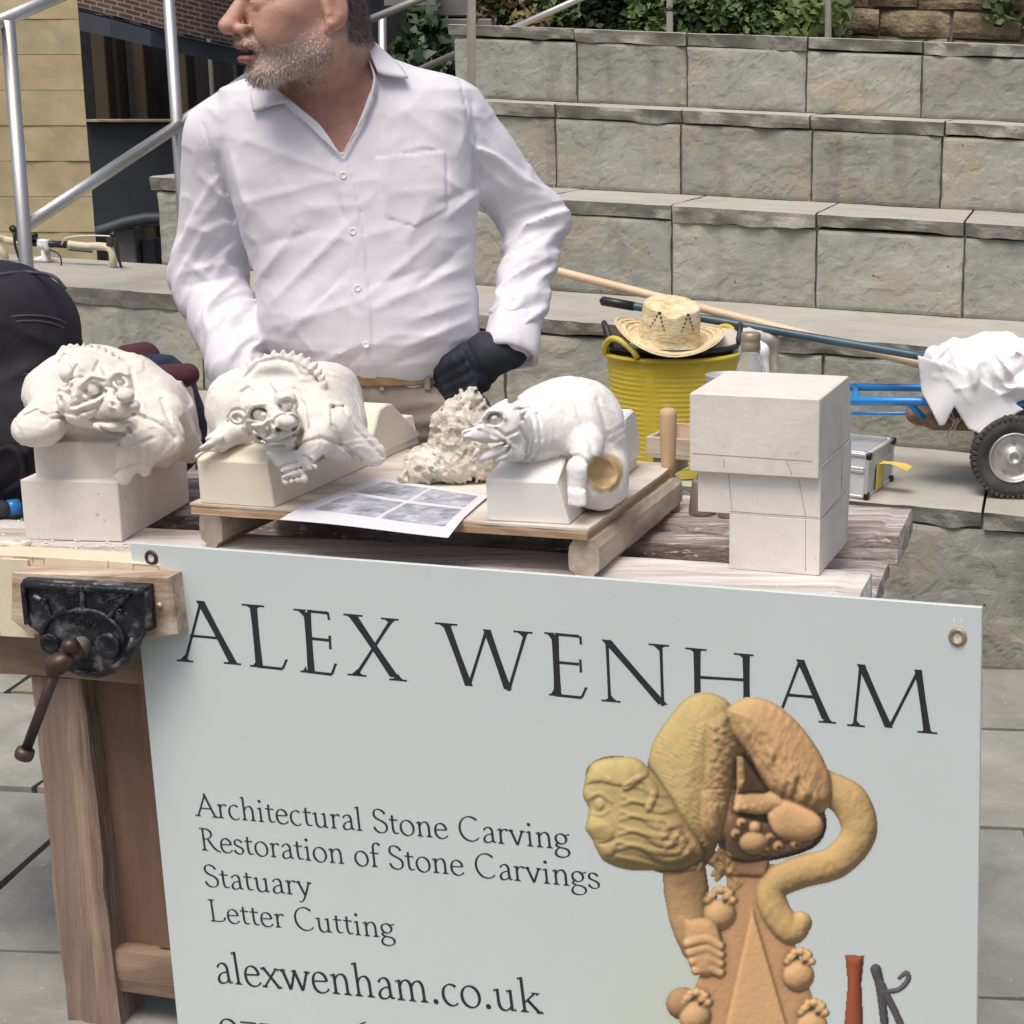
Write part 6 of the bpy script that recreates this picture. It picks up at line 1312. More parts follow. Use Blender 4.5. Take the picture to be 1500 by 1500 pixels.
# ---- trolley
CYF, CYB = 4.90, 5.18
wc = at_y(1484, 661, CYF - .05); R_ = .118; zt0 = tread_z(wc[0], wc[1], 0); wc[2] = zt0 + R_ + .0
trol = thing('hand_trolley', 'blue tubular hand trolley lying level on a pneumatic wheel', 'trolley', (wc[0], (CYF + CYB) / 2, zt0))
def tb(p, q, Y0, Y1, r, name='frame_tube', mt='blue'): MB().tube([at_y(*p, Y0), at_y(*q, Y1)], r, 14).build(name, M[mt], trol, True)
tb((1180, 586.5), (1560, 590), CYF, CYF, .0135); tb((1180, 566), (1560, 571), CYB, CYB, .0115); tb((1180, 605), (1500, 606), CYF + .15, CYF + .15, .005)
for u in (1255, 1400, 1540): tb((u, 587), (u - 3, 567), CYF, CYB, .010, 'cross_bar')
tb((1330, 588), (1352, 612), CYF, CYF + .02, .010, 'strut'); tb((1182, 587), (1180, 566), CYF, CYB, .0125, 'handle_bar'); tb((1484, 588), (1484, 655), CYF + .02, CYF + .0, .012, 'axle_bracket')
def wheel(c, nm):
    ax = (A(1, 0, 0), ZZ, A(0, -1, 0)); m = mesh('wheel', *lathe([(R_ * .60, -.022), (R_ * .75, -.032), (R_ * .93, -.030), (R_ * .985, -.018), (R_, 0), (R_ * .985, .018), (R_ * .93, .030), (R_ * .75, .032), (R_ * .60, .022)], c, ax, 64, False), M['tyre'], trol, True)
    for k in range(44):
        a = 2 * math.pi * k / 44
        for s_, da in ((1, 0), (-1, .5)):
            a2 = a + da * 2 * math.pi / 44; e = A(math.cos(a2), 0, math.sin(a2)); tgt = A(-math.sin(a2), 0, math.cos(a2)); MB().box(c + e * R_ * .965 + A(0, -s_ * .0205, 0), (e, tgt, A(0, 1, 0)), (.0055, .0058, .0115), .0012).build('tread_block', M['tyre'], m)
    V, Fc = lathe([(R_ * .62, -.02), (R_ * .62, .026), (R_ * .585, .029), (R_ * .56, .024), (R_ * .54, .012), (R_ * .40, .010), (R_ * .30, .014), (R_ * .20, .016), (R_ * .19, .026), (R_ * .10, .027), (R_ * .09, .020), (.001, .020)], c, ax, 48, False); h_ = mesh('hub', V, Fc, M['hub'], m, True)
    for k in range(5): a = 2 * math.pi * k / 5 + .3; p = c + A(math.cos(a), 0, math.sin(a)) * R_ * .36; V, Fc = lathe([(.0052, .008), (.0052, .017), (.001, .018)], p, ax, 8); mesh('bolt', V, Fc, M['screw'], m)
    MB().tube([c + A(.035, -.018, -.02), c + A(.042, -.026, -.03)], .003, 8).build('valve', M['bikeblack'], m, True)
wheel(wc, 'f'); wheel(wc + A(.075, CYB - CYF + .10, tread_z(wc[0], wc[1] + .4, 0) - zt0), 'b'); MB().tube([wc + A(0, .02, 0), wc + A(.075, .38, 0)], .009, 12).build('axle', M['screw'], trol, True)
# ---- burlap roll, twine and white jacket on the trolley
ba, bb_ = at_y(1345, 604, CYF + .08), at_y(1560, 596, CYF + .1)
def f_bur(P):
    d = sd_cap(P, ba, bb_, .040, .05); d = smin(d, sd_cap(P, at_y(1372, 612, CYF + .05), at_y(1460, 612, CYF + .07), .036, .035), .02); return d + .006 * fbm(P, 12, 3, 3) + .0015 * fbm(P, 70, 5, 2)
cloth_sdf('burlap_roll', 'rolled brown burlap sacking lying on the trolley under the jacket', f_bur, ba - A(.08, .1, .1), bb_ + A(.08, .1, .1), .005, M['burlap'], 'sacking')
for k, pts in enumerate((((1392, 600), (1398, 618), (1388, 636), (1390, 650)), ((1386, 606), (1402, 620), (1410, 606)), ((1450, 618), (1462, 632), (1470, 624)), ((1395, 622), (1404, 612), (1394, 640)))):
    o = MB().tube(smooth_path([at_y(u, v, CYF - .004) for u, v in pts], 5), .0022, 6).build('twine', M['twine'], None, True); tag(o, ('loose end of twine dangling longest from the burlap roll', 'loop of twine tied round the burlap roll', 'short twine curl above the tyre', 'thin twine strand crossing the burlap roll')[k], 'twine')
jl = lambda u, v, Y: at_y(u, v, Y)
folds = [((1350, 545), (1395, 500), .010), ((1385, 500), (1440, 600), -.008), ((1440, 490), (1490, 560), .012), ((1420, 500), (1470, 590), -.007), ((1365, 520), (1420, 600), .009), ((1460, 500), (1540, 540), .010), ((1475, 560), (1530, 520), -.010), ((1400, 560), (1440, 620), .008), ((1350, 560), (1375, 600), -.006), ((1370, 545), (1410, 545), -.007), ((1440, 585), (1500, 570), .008)]
def fold_field(P, fl, sig=7.0):
    U, V = proj(P); r = 0
    for f_ in fl:
        (a, b), (c, d_), amp = f_[0], f_[1], f_[2]; s_ = f_[3] if len(f_) > 3 else sig
        ab = A(c - a, d_ - b); t = np.clip(((U - a) * ab[0] + (V - b) * ab[1]) / (ab @ ab), 0, 1); dd_ = np.hypot(U - a - t * ab[0], V - b - t * ab[1]); r = r + amp * (.45 * np.exp(-(dd_ / s_) ** 2) + .75 * np.exp(-dd_ / (s_ * .62))) * (.35 + .65 * np.sin(np.pi * np.clip(t * .9 + .05, 0, 1)))
    return r
def poly_sd(U, V, pts):
    n = len(pts); ins = np.zeros(U.shape, bool); dm_ = np.full(U.shape, 1e9)
    for i in range(n):
        (xa, ya), (xb2, yb2) = pts[i], pts[(i + 1) % n]; ins ^= ((ya > V) != (yb2 > V)) & (U < (xb2 - xa) * (V - ya) / (yb2 - ya + 1e-9) + xa)
        ab = A(xb2 - xa, yb2 - ya); t = np.clip(((U - xa) * ab[0] + (V - ya) * ab[1]) / (ab @ ab + 1e-9), 0, 1); dm_ = np.minimum(dm_, np.hypot(U - xa - t * ab[0], V - ya - t * ab[1]))
    return np.where(ins, -dm_, dm_)
def f_jk(P):
    d = sd_ell(P, jl(1440, 545, CYF + .10), (.17, .155, .100)); d = smin(d, sd_ell(P, jl(1500, 540, CYF + .1), (.16, .15, .09)), .04); d = smin(d, sd_ell(P, jl(1380, 540, CYF + .06), (.07, .10, .075)), .03)
    d = d - fold_field(P, folds, 8) * 1.5 - .018 * np.clip(1 - 2.6 * np.abs(fbm(P + .03 * fbm(P, 7, 2, 2)[..., None], 6.5, 8, 2)), 0, 1) ** 1.4 - .009 * np.clip(1 - 2.6 * np.abs(fbm(P, 14, 9, 2)), 0, 1) ** 1.4 + .003 * fbm(P, 40, 9, 2) + .012
    U, V = proj(P); yy_ = P[..., 1]
    flap = np.maximum(poly_sd(U, V, [(1344, 520), (1400, 540), (1440, 560), (1500, 600), (1436, 636), (1418, 628), (1398, 595), (1384, 622), (1376, 624), (1364, 600), (1350, 575)]) * .0019, np.abs(yy_ - (CYF - .035 + .010 * np.sin(U * .09) + .006 * np.sin(V * .06 + U * .05))) - .006)
    d = smax(d, -(jl(1440, 596, CYF)[2] - P[..., 2]) * -1 if False else (jl(1440, 600, CYF)[2] - P[..., 2]), .02)
    return smin(d, flap, .012)
jk = cloth_sdf('white_jacket', 'white cotton work jacket thrown over the trolley', f_jk, jl(1340, 640, CYF - .14) - A(.02, 0, .02), jl(1600, 470, CYF + .34) + A(.05, 0, .03), .0042, M['whitecloth'], 'jacket')
# ---- aluminium case with yellow tape
p0 = on_tread(1268, 731, 0); p1_ = on_tread(1305, 704, 0); sy = (p1_ - p0); sl_ = np.linalg.norm(sy); sy /= sl_; sx = np.cross(sy, TN); sx /= np.linalg.norm(sx); 
if sx[0] < 0: sx = -sx
sz = np.cross(sx, sy); hz_ = on_pl(1267, 666, p0, A(0, 1, 0))[2] - p0[2]; case = thing('aluminium_case', 'small aluminium tool case with yellow tape flap on the lowest step', 'case', p0 + sy * sl_ / 2 - sx * .15)
cax = (sx, sy, sz); cc_ = p0 - sx * .16 + sy * sl_ / 2
MB().box(cc_ + sz * (hz_ * .30), cax, (.157, sl_ / 2 - .003, hz_ * .30), .002).build('shell', M['case'], case); MB().box(cc_ + sz * (hz_ * .81), cax, (.157, sl_ / 2 - .003, hz_ * .185), .002).build('lid', M['case'], case)
for s1 in (-1, 1):
    for s2 in (-1, 1): MB().box(cc_ + sx * s1 * .157 + sy * s2 * (sl_ / 2 - .003) + sz * hz_ * .5, cax, (.006, .006, hz_ * .5), .002).build('corner_post', M['alu'], case)
for zq in (.03, .60, .66, .97):
    for s1 in (-1, 1):
        MB().box(cc_ + sx * s1 * .158 + sz * hz_ * zq, cax, (.0035, sl_ / 2 - .011, .004), .001).build('edge_trim', M['alu'], case); MB().box(cc_ + sy * s1 * (sl_ / 2 - .002) + sz * hz_ * zq, cax, (.149, .0035, .004), .001).build('edge_trim', M['alu'], case)
for s2 in (-1, 1):
    for zq in (.06, .95): MB().box(cc_ + sx * .160 + sy * s2 * (sl_ / 2 - .006) + sz * hz_ * zq, cax, (.008, .010, .010), .003).build('corner_cap', M['bikeblack'], case)
MB().box(cc_ + sz * (hz_ * 1.003), cax, (.145, sl_ / 2 - .016, .002), .001).build('top_panel', M['alu'], case)
q0 = p0 + sx * .0045 + sy * sl_ * .45; MB().box(q0 + sz * hz_ * .36, cax, (.0012, .035, hz_ * .30), .0004).build('tape_strip', M['tape'], case)
V = []
for i in range(6):
    for j in range(4): V.append(q0 + sz * hz_ * (.66 + .04 * math.sin(i * .5) - .004 * i * i * .9) + sx * (.002 + .017 * i) + sy * (-.030 + .018 * j) + ZZ * .002 * math.sin(i * 1.1 + j))
mesh('tape_flap', V, grid_faces(6, 4), M['tape'], case, True)
# ---- dark rucksack, clothes and bottle at the left end of the bench
bgY = 3.02; bz0 = BZ
bag = thing('rucksack', 'black fabric rucksack standing at the end of the bench', 'rucksack', A(at_y(30, 600, bgY)[0], bgY, BZ))
def f_bag(P):
    a = at_y(60, 560, bgY); d = sd_box(P, at_y(0, 575, bgY + .06), (.150, .11, .205), rot('Y', 9), .085); d = smin(d, sd_ell(P, at_y(-10, 480, bgY + .06), (.15, .11, .125)), .03); d = smin(d, sd_ell(P, at_y(20, 640, bgY - .02), (.12, .08, .11)), .04)
    d = d - fold_field(P, [((0, 470), (110, 520), .005), ((0, 560), (60, 530), .006), ((0, 600), (40, 640), -.007), ((10, 690), (60, 640), .007), ((0, 720), (30, 690), -.006)], 9) + .010 * fbm(P, 7, 4, 3) + .008 * np.abs(fbm(P, 12, 6, 2))
    return smax(d, BZ + .002 - P[..., 2], .01)
V, Q = surfnet(f_bag, at_y(-200, 760, bgY) + A(0, -.16, -.05), at_y(190, 360, bgY) + A(0, .26, .05), .006, 2.2); mesh('body', V, Q, M['bag'], bag, True)
def on_bag(u, v):
    d_ = ray(u, v); ts = np.linspace(2.6, 3.4, 900); P_ = CAM + d_ * ts[:, None] / d_[1]; s_ = f_bag(P_); k = np.argmax(s_ < .0005); return P_[k] if s_[k] < .0005 else at_y(u, v, bgY)
MB().tube(smooth_path([on_bag(u, v) for u, v in ((-30, 408), (10, 401), (45, 399), (78, 405), (96, 424))], 6), .0035, 8).build('piping', M['bagtrim'], bag, True)
MB().tube(smooth_path([on_bag(u, v) for u, v in ((-10, 668), (12, 655), (30, 668), (34, 700), (10, 720))], 6), .006, 8).build('strap', M['bag'], bag, True)
for pts in (((-20, 470), (40, 462), (90, 470), (120, 500)), ((-20, 478), (40, 470), (88, 478), (116, 508)), ((-10, 560), (40, 548), (90, 556), (130, 580))): MB().tube(smooth_path([on_bag(u, v) for u, v in pts], 6), .0022, 6).build('zip_line', M['bagtrim'], bag, True)
def f_cn(P):
    d = sd_ell(P, at_y(228, 560, 3.12), (.062, .07, .052)) ; d = smin(d, sd_ell(P, at_y(245, 620, 3.12), (.07, .08, .10)), .03); return d - fold_field(P, [((190, 540), (260, 520), .006), ((200, 560), (270, 545), -.005)], 6) + .005 * fbm(P, 12, 7, 3)
V, Q = surfnet(f_cn, at_y(120, 720, 3.12) + A(0, -.12, -.02), at_y(330, 480, 3.12) + A(0, .12, .02), .005, 2.2); V[:, 2] = np.maximum(V[:, 2], BZ + .002); ft = mesh('navy_fleece', V, Q, M['navy'], None, True); tag(ft, 'navy fleece top bundled behind the left carving', 'fleece')
def f_cm(P):
    d = sd_cap(P, at_y(186, 526, 3.16), at_y(214, 520, 3.17), .026, .024); d = smin(d, sd_cap(P, at_y(228, 552, 3.04), at_y(276, 548, 3.05), .020, .020), .004); d = smin(d, sd_cap(P, at_y(200, 540, 3.18), at_y(262, 556, 3.06), .02, .02), .01); return d + .004 * fbm(P, 16, 9, 3)
V, Q = surfnet(f_cm, at_y(130, 640, 3.0) + A(0, -.05, 0), at_y(330, 480, 3.2) + A(.02, .06, .02), .004, 2.2); mo = mesh('maroon_scarf', V, Q, M['maroon'], None, True); tag(mo, 'maroon scarf wrapped round the navy fleece', 'scarf')
bbp, bbq = at_z(-40, 752, BZ + .016), at_z(30, 742, BZ + .016); bo = thing('water_bottle', 'blue plastic drink bottle lying beside the rucksack', 'bottle', bbp - A(0, 0, .016)); dq = (bbq - bbp); lq = np.linalg.norm(dq); dq /= lq; u_, v_ = frame_of(dq)
V, Fc = lathe([(.012, 0), (.016, .004), (.016, lq - .03), (.012, lq - .022)], bbp, (u_, v_, dq), 20); mesh('body', V, Fc, M['navypanel'], bo, True); V, Fc = lathe([(.0125, lq - .022), (.0145, lq - .02), (.0145, lq - .004), (.010, lq)], bbp, (u_, v_, dq), 20); mesh('cap', V, Fc, M['bluebottle'], bo, True)
# ---- bicycle behind the steps
by_ = 6.75; bike = thing('bicycle', 'road bicycle with cream taped drop handlebars parked behind the step', 'bicycle', A(at_y(60, 360, by_)[0], by_, 0))
bp_ = lambda u, v, y=by_: at_y(u, v, y)
st_ = bp_(64, 358)
MB().tube(smooth_path([bp_(100, 358), bp_(125, 361), bp_(150, 361, by_ - .01), bp_(163, 366, by_ - .06), bp_(166, 382, by_ - .07), bp_(162, 396, by_ - .03), bp_(150, 404, by_ + .02)], 6), .0155, 12).build('bar_tape', M['barrtape'], bike, True)
MB().tube(smooth_path([bp_(36, 355), bp_(14, 353), bp_(0, 350, by_ - .01), bp_(-10, 355, by_ - .06), bp_(5, 372, by_ - .07), bp_(8, 386, by_ - .03)], 6), .0155, 12).build('bar_tape', M['barrtape'], bike, True)
MB().tube([bp_(30, 355), bp_(105, 359)], .0135, 12).build('handlebar', M['bikeblack'], bike, True)
MB().tube([st_ + A(0, -.02, 0), st_ + A(-.02, .09, -.02)], .018, 12).build('stem', M['bikewhite'], bike, True); MB().box(st_, (A(1, 0, 0), A(0, 1, 0), ZZ), (.022, .02, .02), .006).build('stem_clamp', M['bikewhite'], bike)
for (u, v, u2, v2) in ((161, 358, 166, 342), (25, 348, 18, 334)):
    m = MB(); m.tube(smooth_path([bp_(u, v, by_ - .05), bp_((u + u2) / 2 + 2, (v + v2) / 2, by_ - .09), bp_(u2, v2, by_ - .12)], 5), [.015 - .0002 * k for k in range(11)], 12); m.build('brake_hood', M['bikeblack'], bike, True)
    MB().tube(smooth_path([bp_(u2 + 3, v2 + 6, by_ - .12), bp_(u2 + 4, v2 + 25, by_ - .13), bp_(u2 + 12, v2 + 50, by_ - .11)], 5), .005, 8).build('brake_lever', M['bikeblack'], bike, True)
MB().tube(smooth_path([bp_(166, 346, by_ - .11), bp_(130, 345, by_ - .10), bp_(98, 348, by_ - .08), bp_(90, 358, by_ - .04)], 6), .003, 6).build('cable', M['bikewhite'], bike, True)
MB().tube(smooth_path([bp_(72, 366, by_ - .05), bp_(86, 372, by_ - .08), bp_(90, 386, by_ - .08), bp_(84, 398, by_ - .04)], 6), .003, 6).build('cable', M['bikeblack'], bike, True)
MB().box(bp_(118, 367, by_ - .02), (A(1, 0, -.1), A(0, 1, 0), ZZ), (.045, .006, .004), .002).build('light_bracket', M['bikeblack'], bike); MB().box(bp_(45, 346, by_ - .01), (A(1, 0, 0), A(0, 1, 0), ZZ), (.022, .02, .012), .004).build('bike_computer', M['bikeblack'], bike)
hd0 = st_ + A(-.03, .10, -.03); fw = A(hd0[0] + .02, by_ - .06, .335); bdv = A(-.86, .5, 0)
MB().tube([hd0, hd0 + A(.006, -.03, -.16)], .018, 12).build('head_tube', M['bikewhite'], bike, True)
ff = hd0 + A(.006, -.03, -.16); fw = A(ff[0] + .10, ff[1] - .06, .335); rw_ = A(fw[0] - .86, fw[1] + .5, .335); bbk = (fw + rw_) / 2 + A(-.02, .01, -.065); sat = bbk + A(-.12, .07, .50)
for a_, b_ in ((ff, fw), (ff, bbk), (hd0 + A(0, 0, -.03), sat), (bbk, sat + A(-.01, .006, .10)), (bbk, rw_), (sat, rw_)): MB().tube([a_, b_], .014, 10).build('frame_tube', M['bikewhite'], bike, True)
for c_ in (fw, rw_):
    wv = A(-.86, .5, 0); wv /= np.linalg.norm(wv); MB().tube([c_ + (wv * math.cos(t) + ZZ * math.sin(t)) * .322 for t in np.linspace(0, 2 * math.pi, 49)], .0125, 8, False).build('tyre', M['bikeblack'], bike, True)
    for k in range(16): t = 2 * math.pi * k / 16; MB().tube([c_, c_ + (wv * math.cos(t) + ZZ * math.sin(t)) * .315], .001, 4).build('spoke', M['steel'], bike)
MB().tube([sat + A(.06, -.035, .10), sat + A(-.12, .07, .115)], [.018, .055], 12).build('saddle', M['bikeblack'], bike, True)
# ================================================================ PERSON
person = thing('person', 'man in a white shirt and beige trousers standing behind the bench, looking aside', 'person', A(at_y(560, 600, 3.42)[0], 3.42, 0))
TYm = 3.38
def m3(u, v, Y): return at_y(u, v, Y)
# torso table: pixel row, left, right, half depth, centre depth
TT = [(82, 480, 560, .05, 3.42), (96, 425, 600, .075, 3.41), (112, 372, 660, .090, 3.405), (130, 330, 690, .100, 3.40), (160, 312, 702, .112, 3.395), (200, 312, 700, .124, 3.39), (260, 330, 698, .134, 3.385), (330, 356, 697, .138, 3.38), (400, 380, 695, .140, 3.375), (450, 380, 701, .145, 3.37), (490, 385, 703, .145, 3.37), (520, 405, 690, .140, 3.375), (545, 432, 668, .130, 3.385), (565, 445, 668, .125, 3.39), (590, 445, 668, .12, 3.39)]
tv = [m3(500, t[0], t[4])[2] for t in TT]; tcx = [(m3(t[1], t[0], t[4])[0] + m3(t[2], t[0], t[4])[0]) / 2 for t in TT]; ta = [(m3(t[2], t[0], t[4])[0] - m3(t[1], t[0], t[4])[0]) / 2 for t in TT]
tz_ = np.array(tv)[::-1]; tcx = np.array(tcx)[::-1]; ta = np.array(ta)[::-1]; tb_ = np.array([t[3] for t in TT])[::-1]; tcy = np.array([t[4] for t in TT])[::-1]
def torso(P, grow=0.0, zmax=None):
    z = P[..., 2]; cx = np.interp(z, tz_, tcx); cy = np.interp(z, tz_, tcy); a = np.interp(z, tz_, ta) + grow; b = np.interp(z, tz_, tb_) + grow
    qx = np.abs((P[..., 0] - cx) / a); qy = np.abs((P[..., 1] - cy) / b); r = (qx ** 2.3 + qy ** 2.3) ** (1 / 2.3); d = (r - 1) * np.minimum(a, b)
    return np.maximum(np.maximum(d, (z - tz_[-1]) * .6), tz_[0] - z)
# arms (shoulder, elbow, wrist)
RS, RE, RW = m3(322, 205, 3.41), m3(305, 405, 3.47), m3(352, 548, 3.30)
LS, LE, LW = m3(666, 176, 3.42), m3(786, 325, 3.50), m3(748, 505, 3.31)
def arm(P, S, E_, W_, r=(.072, .062, .060, .050)):
    d = sd_cap(P, S, E_, r[0], r[1]); return smin(d, sd_cap(P, E_, W_, r[2], r[3]), .03)
def armwr(P, E_, W_, seed, amp=.0105, wl=.021):
    ab = W_ - E_; L_ = np.linalg.norm(ab); ab = ab / L_; q = P - E_; t = q @ ab; r_ = q - t[..., None] * ab; r_ = r_ / (np.linalg.norm(r_, axis=-1)[..., None] + 1e-6)
    k = np.clip((t + .07) / .06, 0, 1) * np.clip((L_ + .03 - t) / .03, 0, 1)
    Q3 = np.stack([t * 21 + .9 * r_[..., 0] + 1.4 * r_[..., 2] * math.sin(seed), r_[..., 0] * .85 + seed, r_[..., 1] * .85 + r_[..., 2] * .85], -1)
    a = 1.15 - np.sqrt(fbm(Q3, 1.0, seed, 2) ** 2 + .006) * 2.4; b = 1.15 - np.sqrt(fbm(Q3 * A(1.9, 1.2, 1.2) + 5, 1.0, seed + 5, 2) ** 2 + .008) * 2.4
    return -k * (amp * np.clip(a, 0, 1) ** 1.5 + .40 * amp * np.clip(b, 0, 1) ** 1.5) + .003
SF = [((360, 205), (498, 255), .006, 9), ((345, 300), (495, 262), .005, 9), ((372, 415), (430, 340), .008, 10), ((400, 440), (520, 320), .008, 9), ((385, 360), (470, 335), -.006, 10), ((420, 490), (500, 415), .007, 9), ((440, 470), (515, 390), -.005, 9),
      ((395, 480), (530, 440), .004, 8), ((410, 510), (520, 520), .004, 9), ((530, 440), (640, 345), .006, 8), ((545, 455), (690, 385), .006, 9), ((600, 430), (690, 350), -.006, 9), ((540, 420), (620, 395), -.005, 8), ((600, 470), (690, 440), .006, 10), ((590, 510), (690, 468), .008, 9), ((560, 540), (660, 500), -.005, 9),
      ((640, 250), (690, 290), .006, 9), ((655, 320), (697, 285), .007, 8), ((640, 300), (695, 275), -.005, 8), ((455, 540), (525, 505), .006, 7), ((500, 545), (530, 515), -.005, 6), ((545, 520), (560, 548), .004, 7), ((380, 240), (470, 200), .004, 14), ((560, 140), (660, 210), .004, 16), ((430, 160), (480, 250), .004, 9), ((600, 120), (640, 200), -.003, 12),
      ((318, 230), (345, 330), -.009, 8), ((335, 215), (370, 350), .006, 9), ((300, 260), (335, 300), .005, 9), ((270, 330), (330, 350), .005, 9), ((262, 400), (330, 385), .008, 9), ((275, 420), (345, 405), -.008, 7), ((268, 380), (320, 420), .006, 8),
      ((700, 190), (760, 260), .006, 10), ((715, 170), (800, 270), -.004, 12), ((705, 240), (770, 300), .006, 9), ((740, 320), (820, 300), .007, 8), ((748, 340), (825, 325), -.007, 7), ((745, 360), (815, 345), .007, 7), ((690, 150), (705, 270), -.006, 6), ((490, 290), (512, 330), -.004, 6), ((525, 350), (590, 330), .003, 9), ((560, 400), (590, 460), .003, 9), ((430, 290), (480, 310), .003, 12)]
PLK = [(497, 240), (503, 257), (512, 300), (519, 340), (524, 385), (528, 425), (531, 465), (534, 505), (540, 552)]
VCUT = [(395, 60), (402, 128), (425, 152), (462, 180), (500, 226), (520, 190), (545, 140), (552, 105), (540, 40)]
POCK = [(548, 230), (652, 220), (656, 306), (610, 332), (562, 318)]
def f_shirt(P):
    d = torso(P); d = smin(d, arm(P, RS, RE, RW, (.070, .060, .062, .052)) + armwr(P, RE, RW, 3), .03); d = smin(d, arm(P, LS, LE, LW, (.070, .056, .056, .044)) + armwr(P, LE, LW, 23), .018)
    U, V = proj(P); front = np.clip((3.42 - P[..., 1]) / .03, 0, 1)
    rg = 1 - np.abs(fbm(P * A(1.0, .6, .75) + .12 * fbm(P, 4, 51, 2)[..., None], 6.5, 37, 2)) * 2.2; rg2 = 1 - np.abs(fbm(P * A(.8, .5, 1.1), 13, 39, 2)) * 2.2
    d = d - fold_field(P, SF, 7.0) * front * .62 + .0018 * fbm(P, 14, 31, 3) + .003 * fbm(P * A(1, 1, .6), 5.5, 33, 2) - .0036 * np.clip(rg, 0, 1) ** 2.5 - .0020 * np.clip(rg2, 0, 1) ** 2.5
    pl = np.full(U.shape, 1e9); 
    for i in range(len(PLK) - 1):
        a, b = A(*PLK[i]), A(*PLK[i + 1]); ab = b - a; t = np.clip(((U - a[0]) * ab[0] + (V - a[1]) * ab[1]) / (ab @ ab), 0, 1); pl = np.minimum(pl, np.hypot(U - a[0] - t * ab[0], V - a[1] - t * ab[1]))
    d = d - front * .0022 * np.clip((13 - pl) / 1.5, 0, 1) + front * .0015 * np.exp(-((pl - 14) / 2.0) ** 2)
    pk = poly_sd(U, V, POCK); d = d - front * (.0020 * np.clip(-pk / 2, 0, 1)) + front * .0012 * np.exp(-((pk - 1) / 1.5) ** 2) - front * .0010 * np.clip(1 - np.abs(V - (248 - (U - 548) * .08)) / 1.0, 0, 1) * (pk < 0)
    seam = np.hypot(0, U - np.interp(V, [110, 160, 220, 275], [673, 683, 692, 697])); d = d + front * .0018 * np.exp(-(seam / 2.2) ** 2) * (V < 280) * (V > 100)
    seam2 = np.abs(U - np.interp(V, [185, 230, 290], [298, 312, 335])); d = d + front * .0018 * np.exp(-(seam2 / 2.2) ** 2) * (V < 300) * (V > 180)
    cut = np.maximum(poly_sd(U, V, VCUT) * .00133, P[..., 1] - 3.395); d = np.maximum(d, -cut)
    neck = sd_cap(P, m3(485, 150, 3.39), m3(478, 20, 3.36), .088, .088); d = np.maximum(d, -neck)
    return d
V, Q = surfnet(f_shirt, (m3(235, 600, 3.4)[0], 3.16, m3(500, 588, 3.4)[2]), (m3(850, 60, 3.5)[0] + .02, 3.60, m3(500, 60, 3.4)[2] + .02), .0043, 2.5)
shirt = mesh('shirt', V, Q, M['shirt'], person, True); shirt['label'] = 'white long sleeved shirt with rolled cuffs and chest pocket'
def on_sdf(f, u, v, y0=2.9, y1=3.7):
    d_ = ray(u, v); ts = np.linspace(y0, y1, 700); P_ = CAM + d_ * (ts / d_[1])[:, None]; s_ = f(P_); k = int(np.argmax(s_ < 0)); return P_[k]
for (u, v) in ((466, 183), (503, 257), (517, 339), (524, 422), (536, 505)):
    p = on_sdf(f_shirt, u, v); nrm = -ray(u, v); nrm /= np.linalg.norm(nrm); u_, v_ = frame_of(nrm)
    Vv, Ff = lathe([(.0062, -.001), (.0068, .0008), (.0062, .0022), (.0050, .0024), (.0042, .0014), (.0005, .0014)], p + nrm * .0006, (u_, v_, nrm), 18); bu = mesh('button', Vv, Ff, M['button'], shirt, True)
# cuff on the left wrist (turned back)
ab = LW - LE; ab /= np.linalg.norm(ab); u_, v_ = frame_of(ab)
V, Fc = lathe([(.048, -.060), (.053, -.058), (.054, -.045), (.0545, -.03), (.055, -.015), (.056, 0), (.056, .010), (.0565, .022), (.052, .024), (.046, .02), (.044, -.02)], LW + ab * .004, (u_, v_, ab), 72, False); V = V + .010 * np.stack([fbm(V, 16, k, 3) for k in range(3)], -1); mesh('cuff', V, Fc, M['shirt'], shirt, True)
# collar: stand and two leaves
def patch(name, pts, th, mt, parent, n=10):
    """bezier-ish patch through a 3x3 net of pixels+depth"""
    G_ = A(*[[m3(*q) for q in row] for row in pts]); V = []
    def B_(t): return A((1 - t) ** 2, 2 * t * (1 - t), t * t)
    for i in range(n + 1):
        for j in range(n + 1): V.append(np.einsum('i,j,ijk->k', B_(i / n), B_(j / n), G_))
    o = mesh(name, V, grid_faces(n + 1, n + 1), mt, parent, True); s_ = o.modifiers.new('thick', 'SOLIDIFY'); s_.thickness = th; s_.offset = 0; return o
patch('collar_leaf', [[(526, 50, 3.40), (536, 64, 3.33), (553, 105, 3.285)], [(548, 58, 3.40), (566, 76, 3.32), (566, 112, 3.285)], [(568, 82, 3.39), (584, 92, 3.33), (598, 114, 3.300)]], .004, M['shirt'], shirt)
patch('collar_leaf', [[(398, 112, 3.33), (404, 128, 3.285), (424, 150, 3.262)], [(384, 118, 3.33), (394, 140, 3.282), (404, 150, 3.268)], [(366, 130, 3.34), (366, 140, 3.30), (371, 164, 3.285)]], .004, M['shirt'], shirt)
patch('collar_stand', [[(524, 46, 3.43), (530, 56, 3.37), (548, 108, 3.295)], [(532, 70, 3.43), (545, 90, 3.37), (553, 124, 3.288)], [(540, 95, 3.43), (552, 110, 3.37), (548, 140, 3.280)]], .004, M['shirt'], shirt)
patch('facing', [[(548, 106, 3.290), (546, 140, 3.274), (524, 188, 3.258)], [(554, 115, 3.286), (552, 160, 3.266), (512, 206, 3.254)], [(540, 140, 3.276), (528, 180, 3.26), (501, 228, 3.250)]], .004, M['shirt'], shirt)
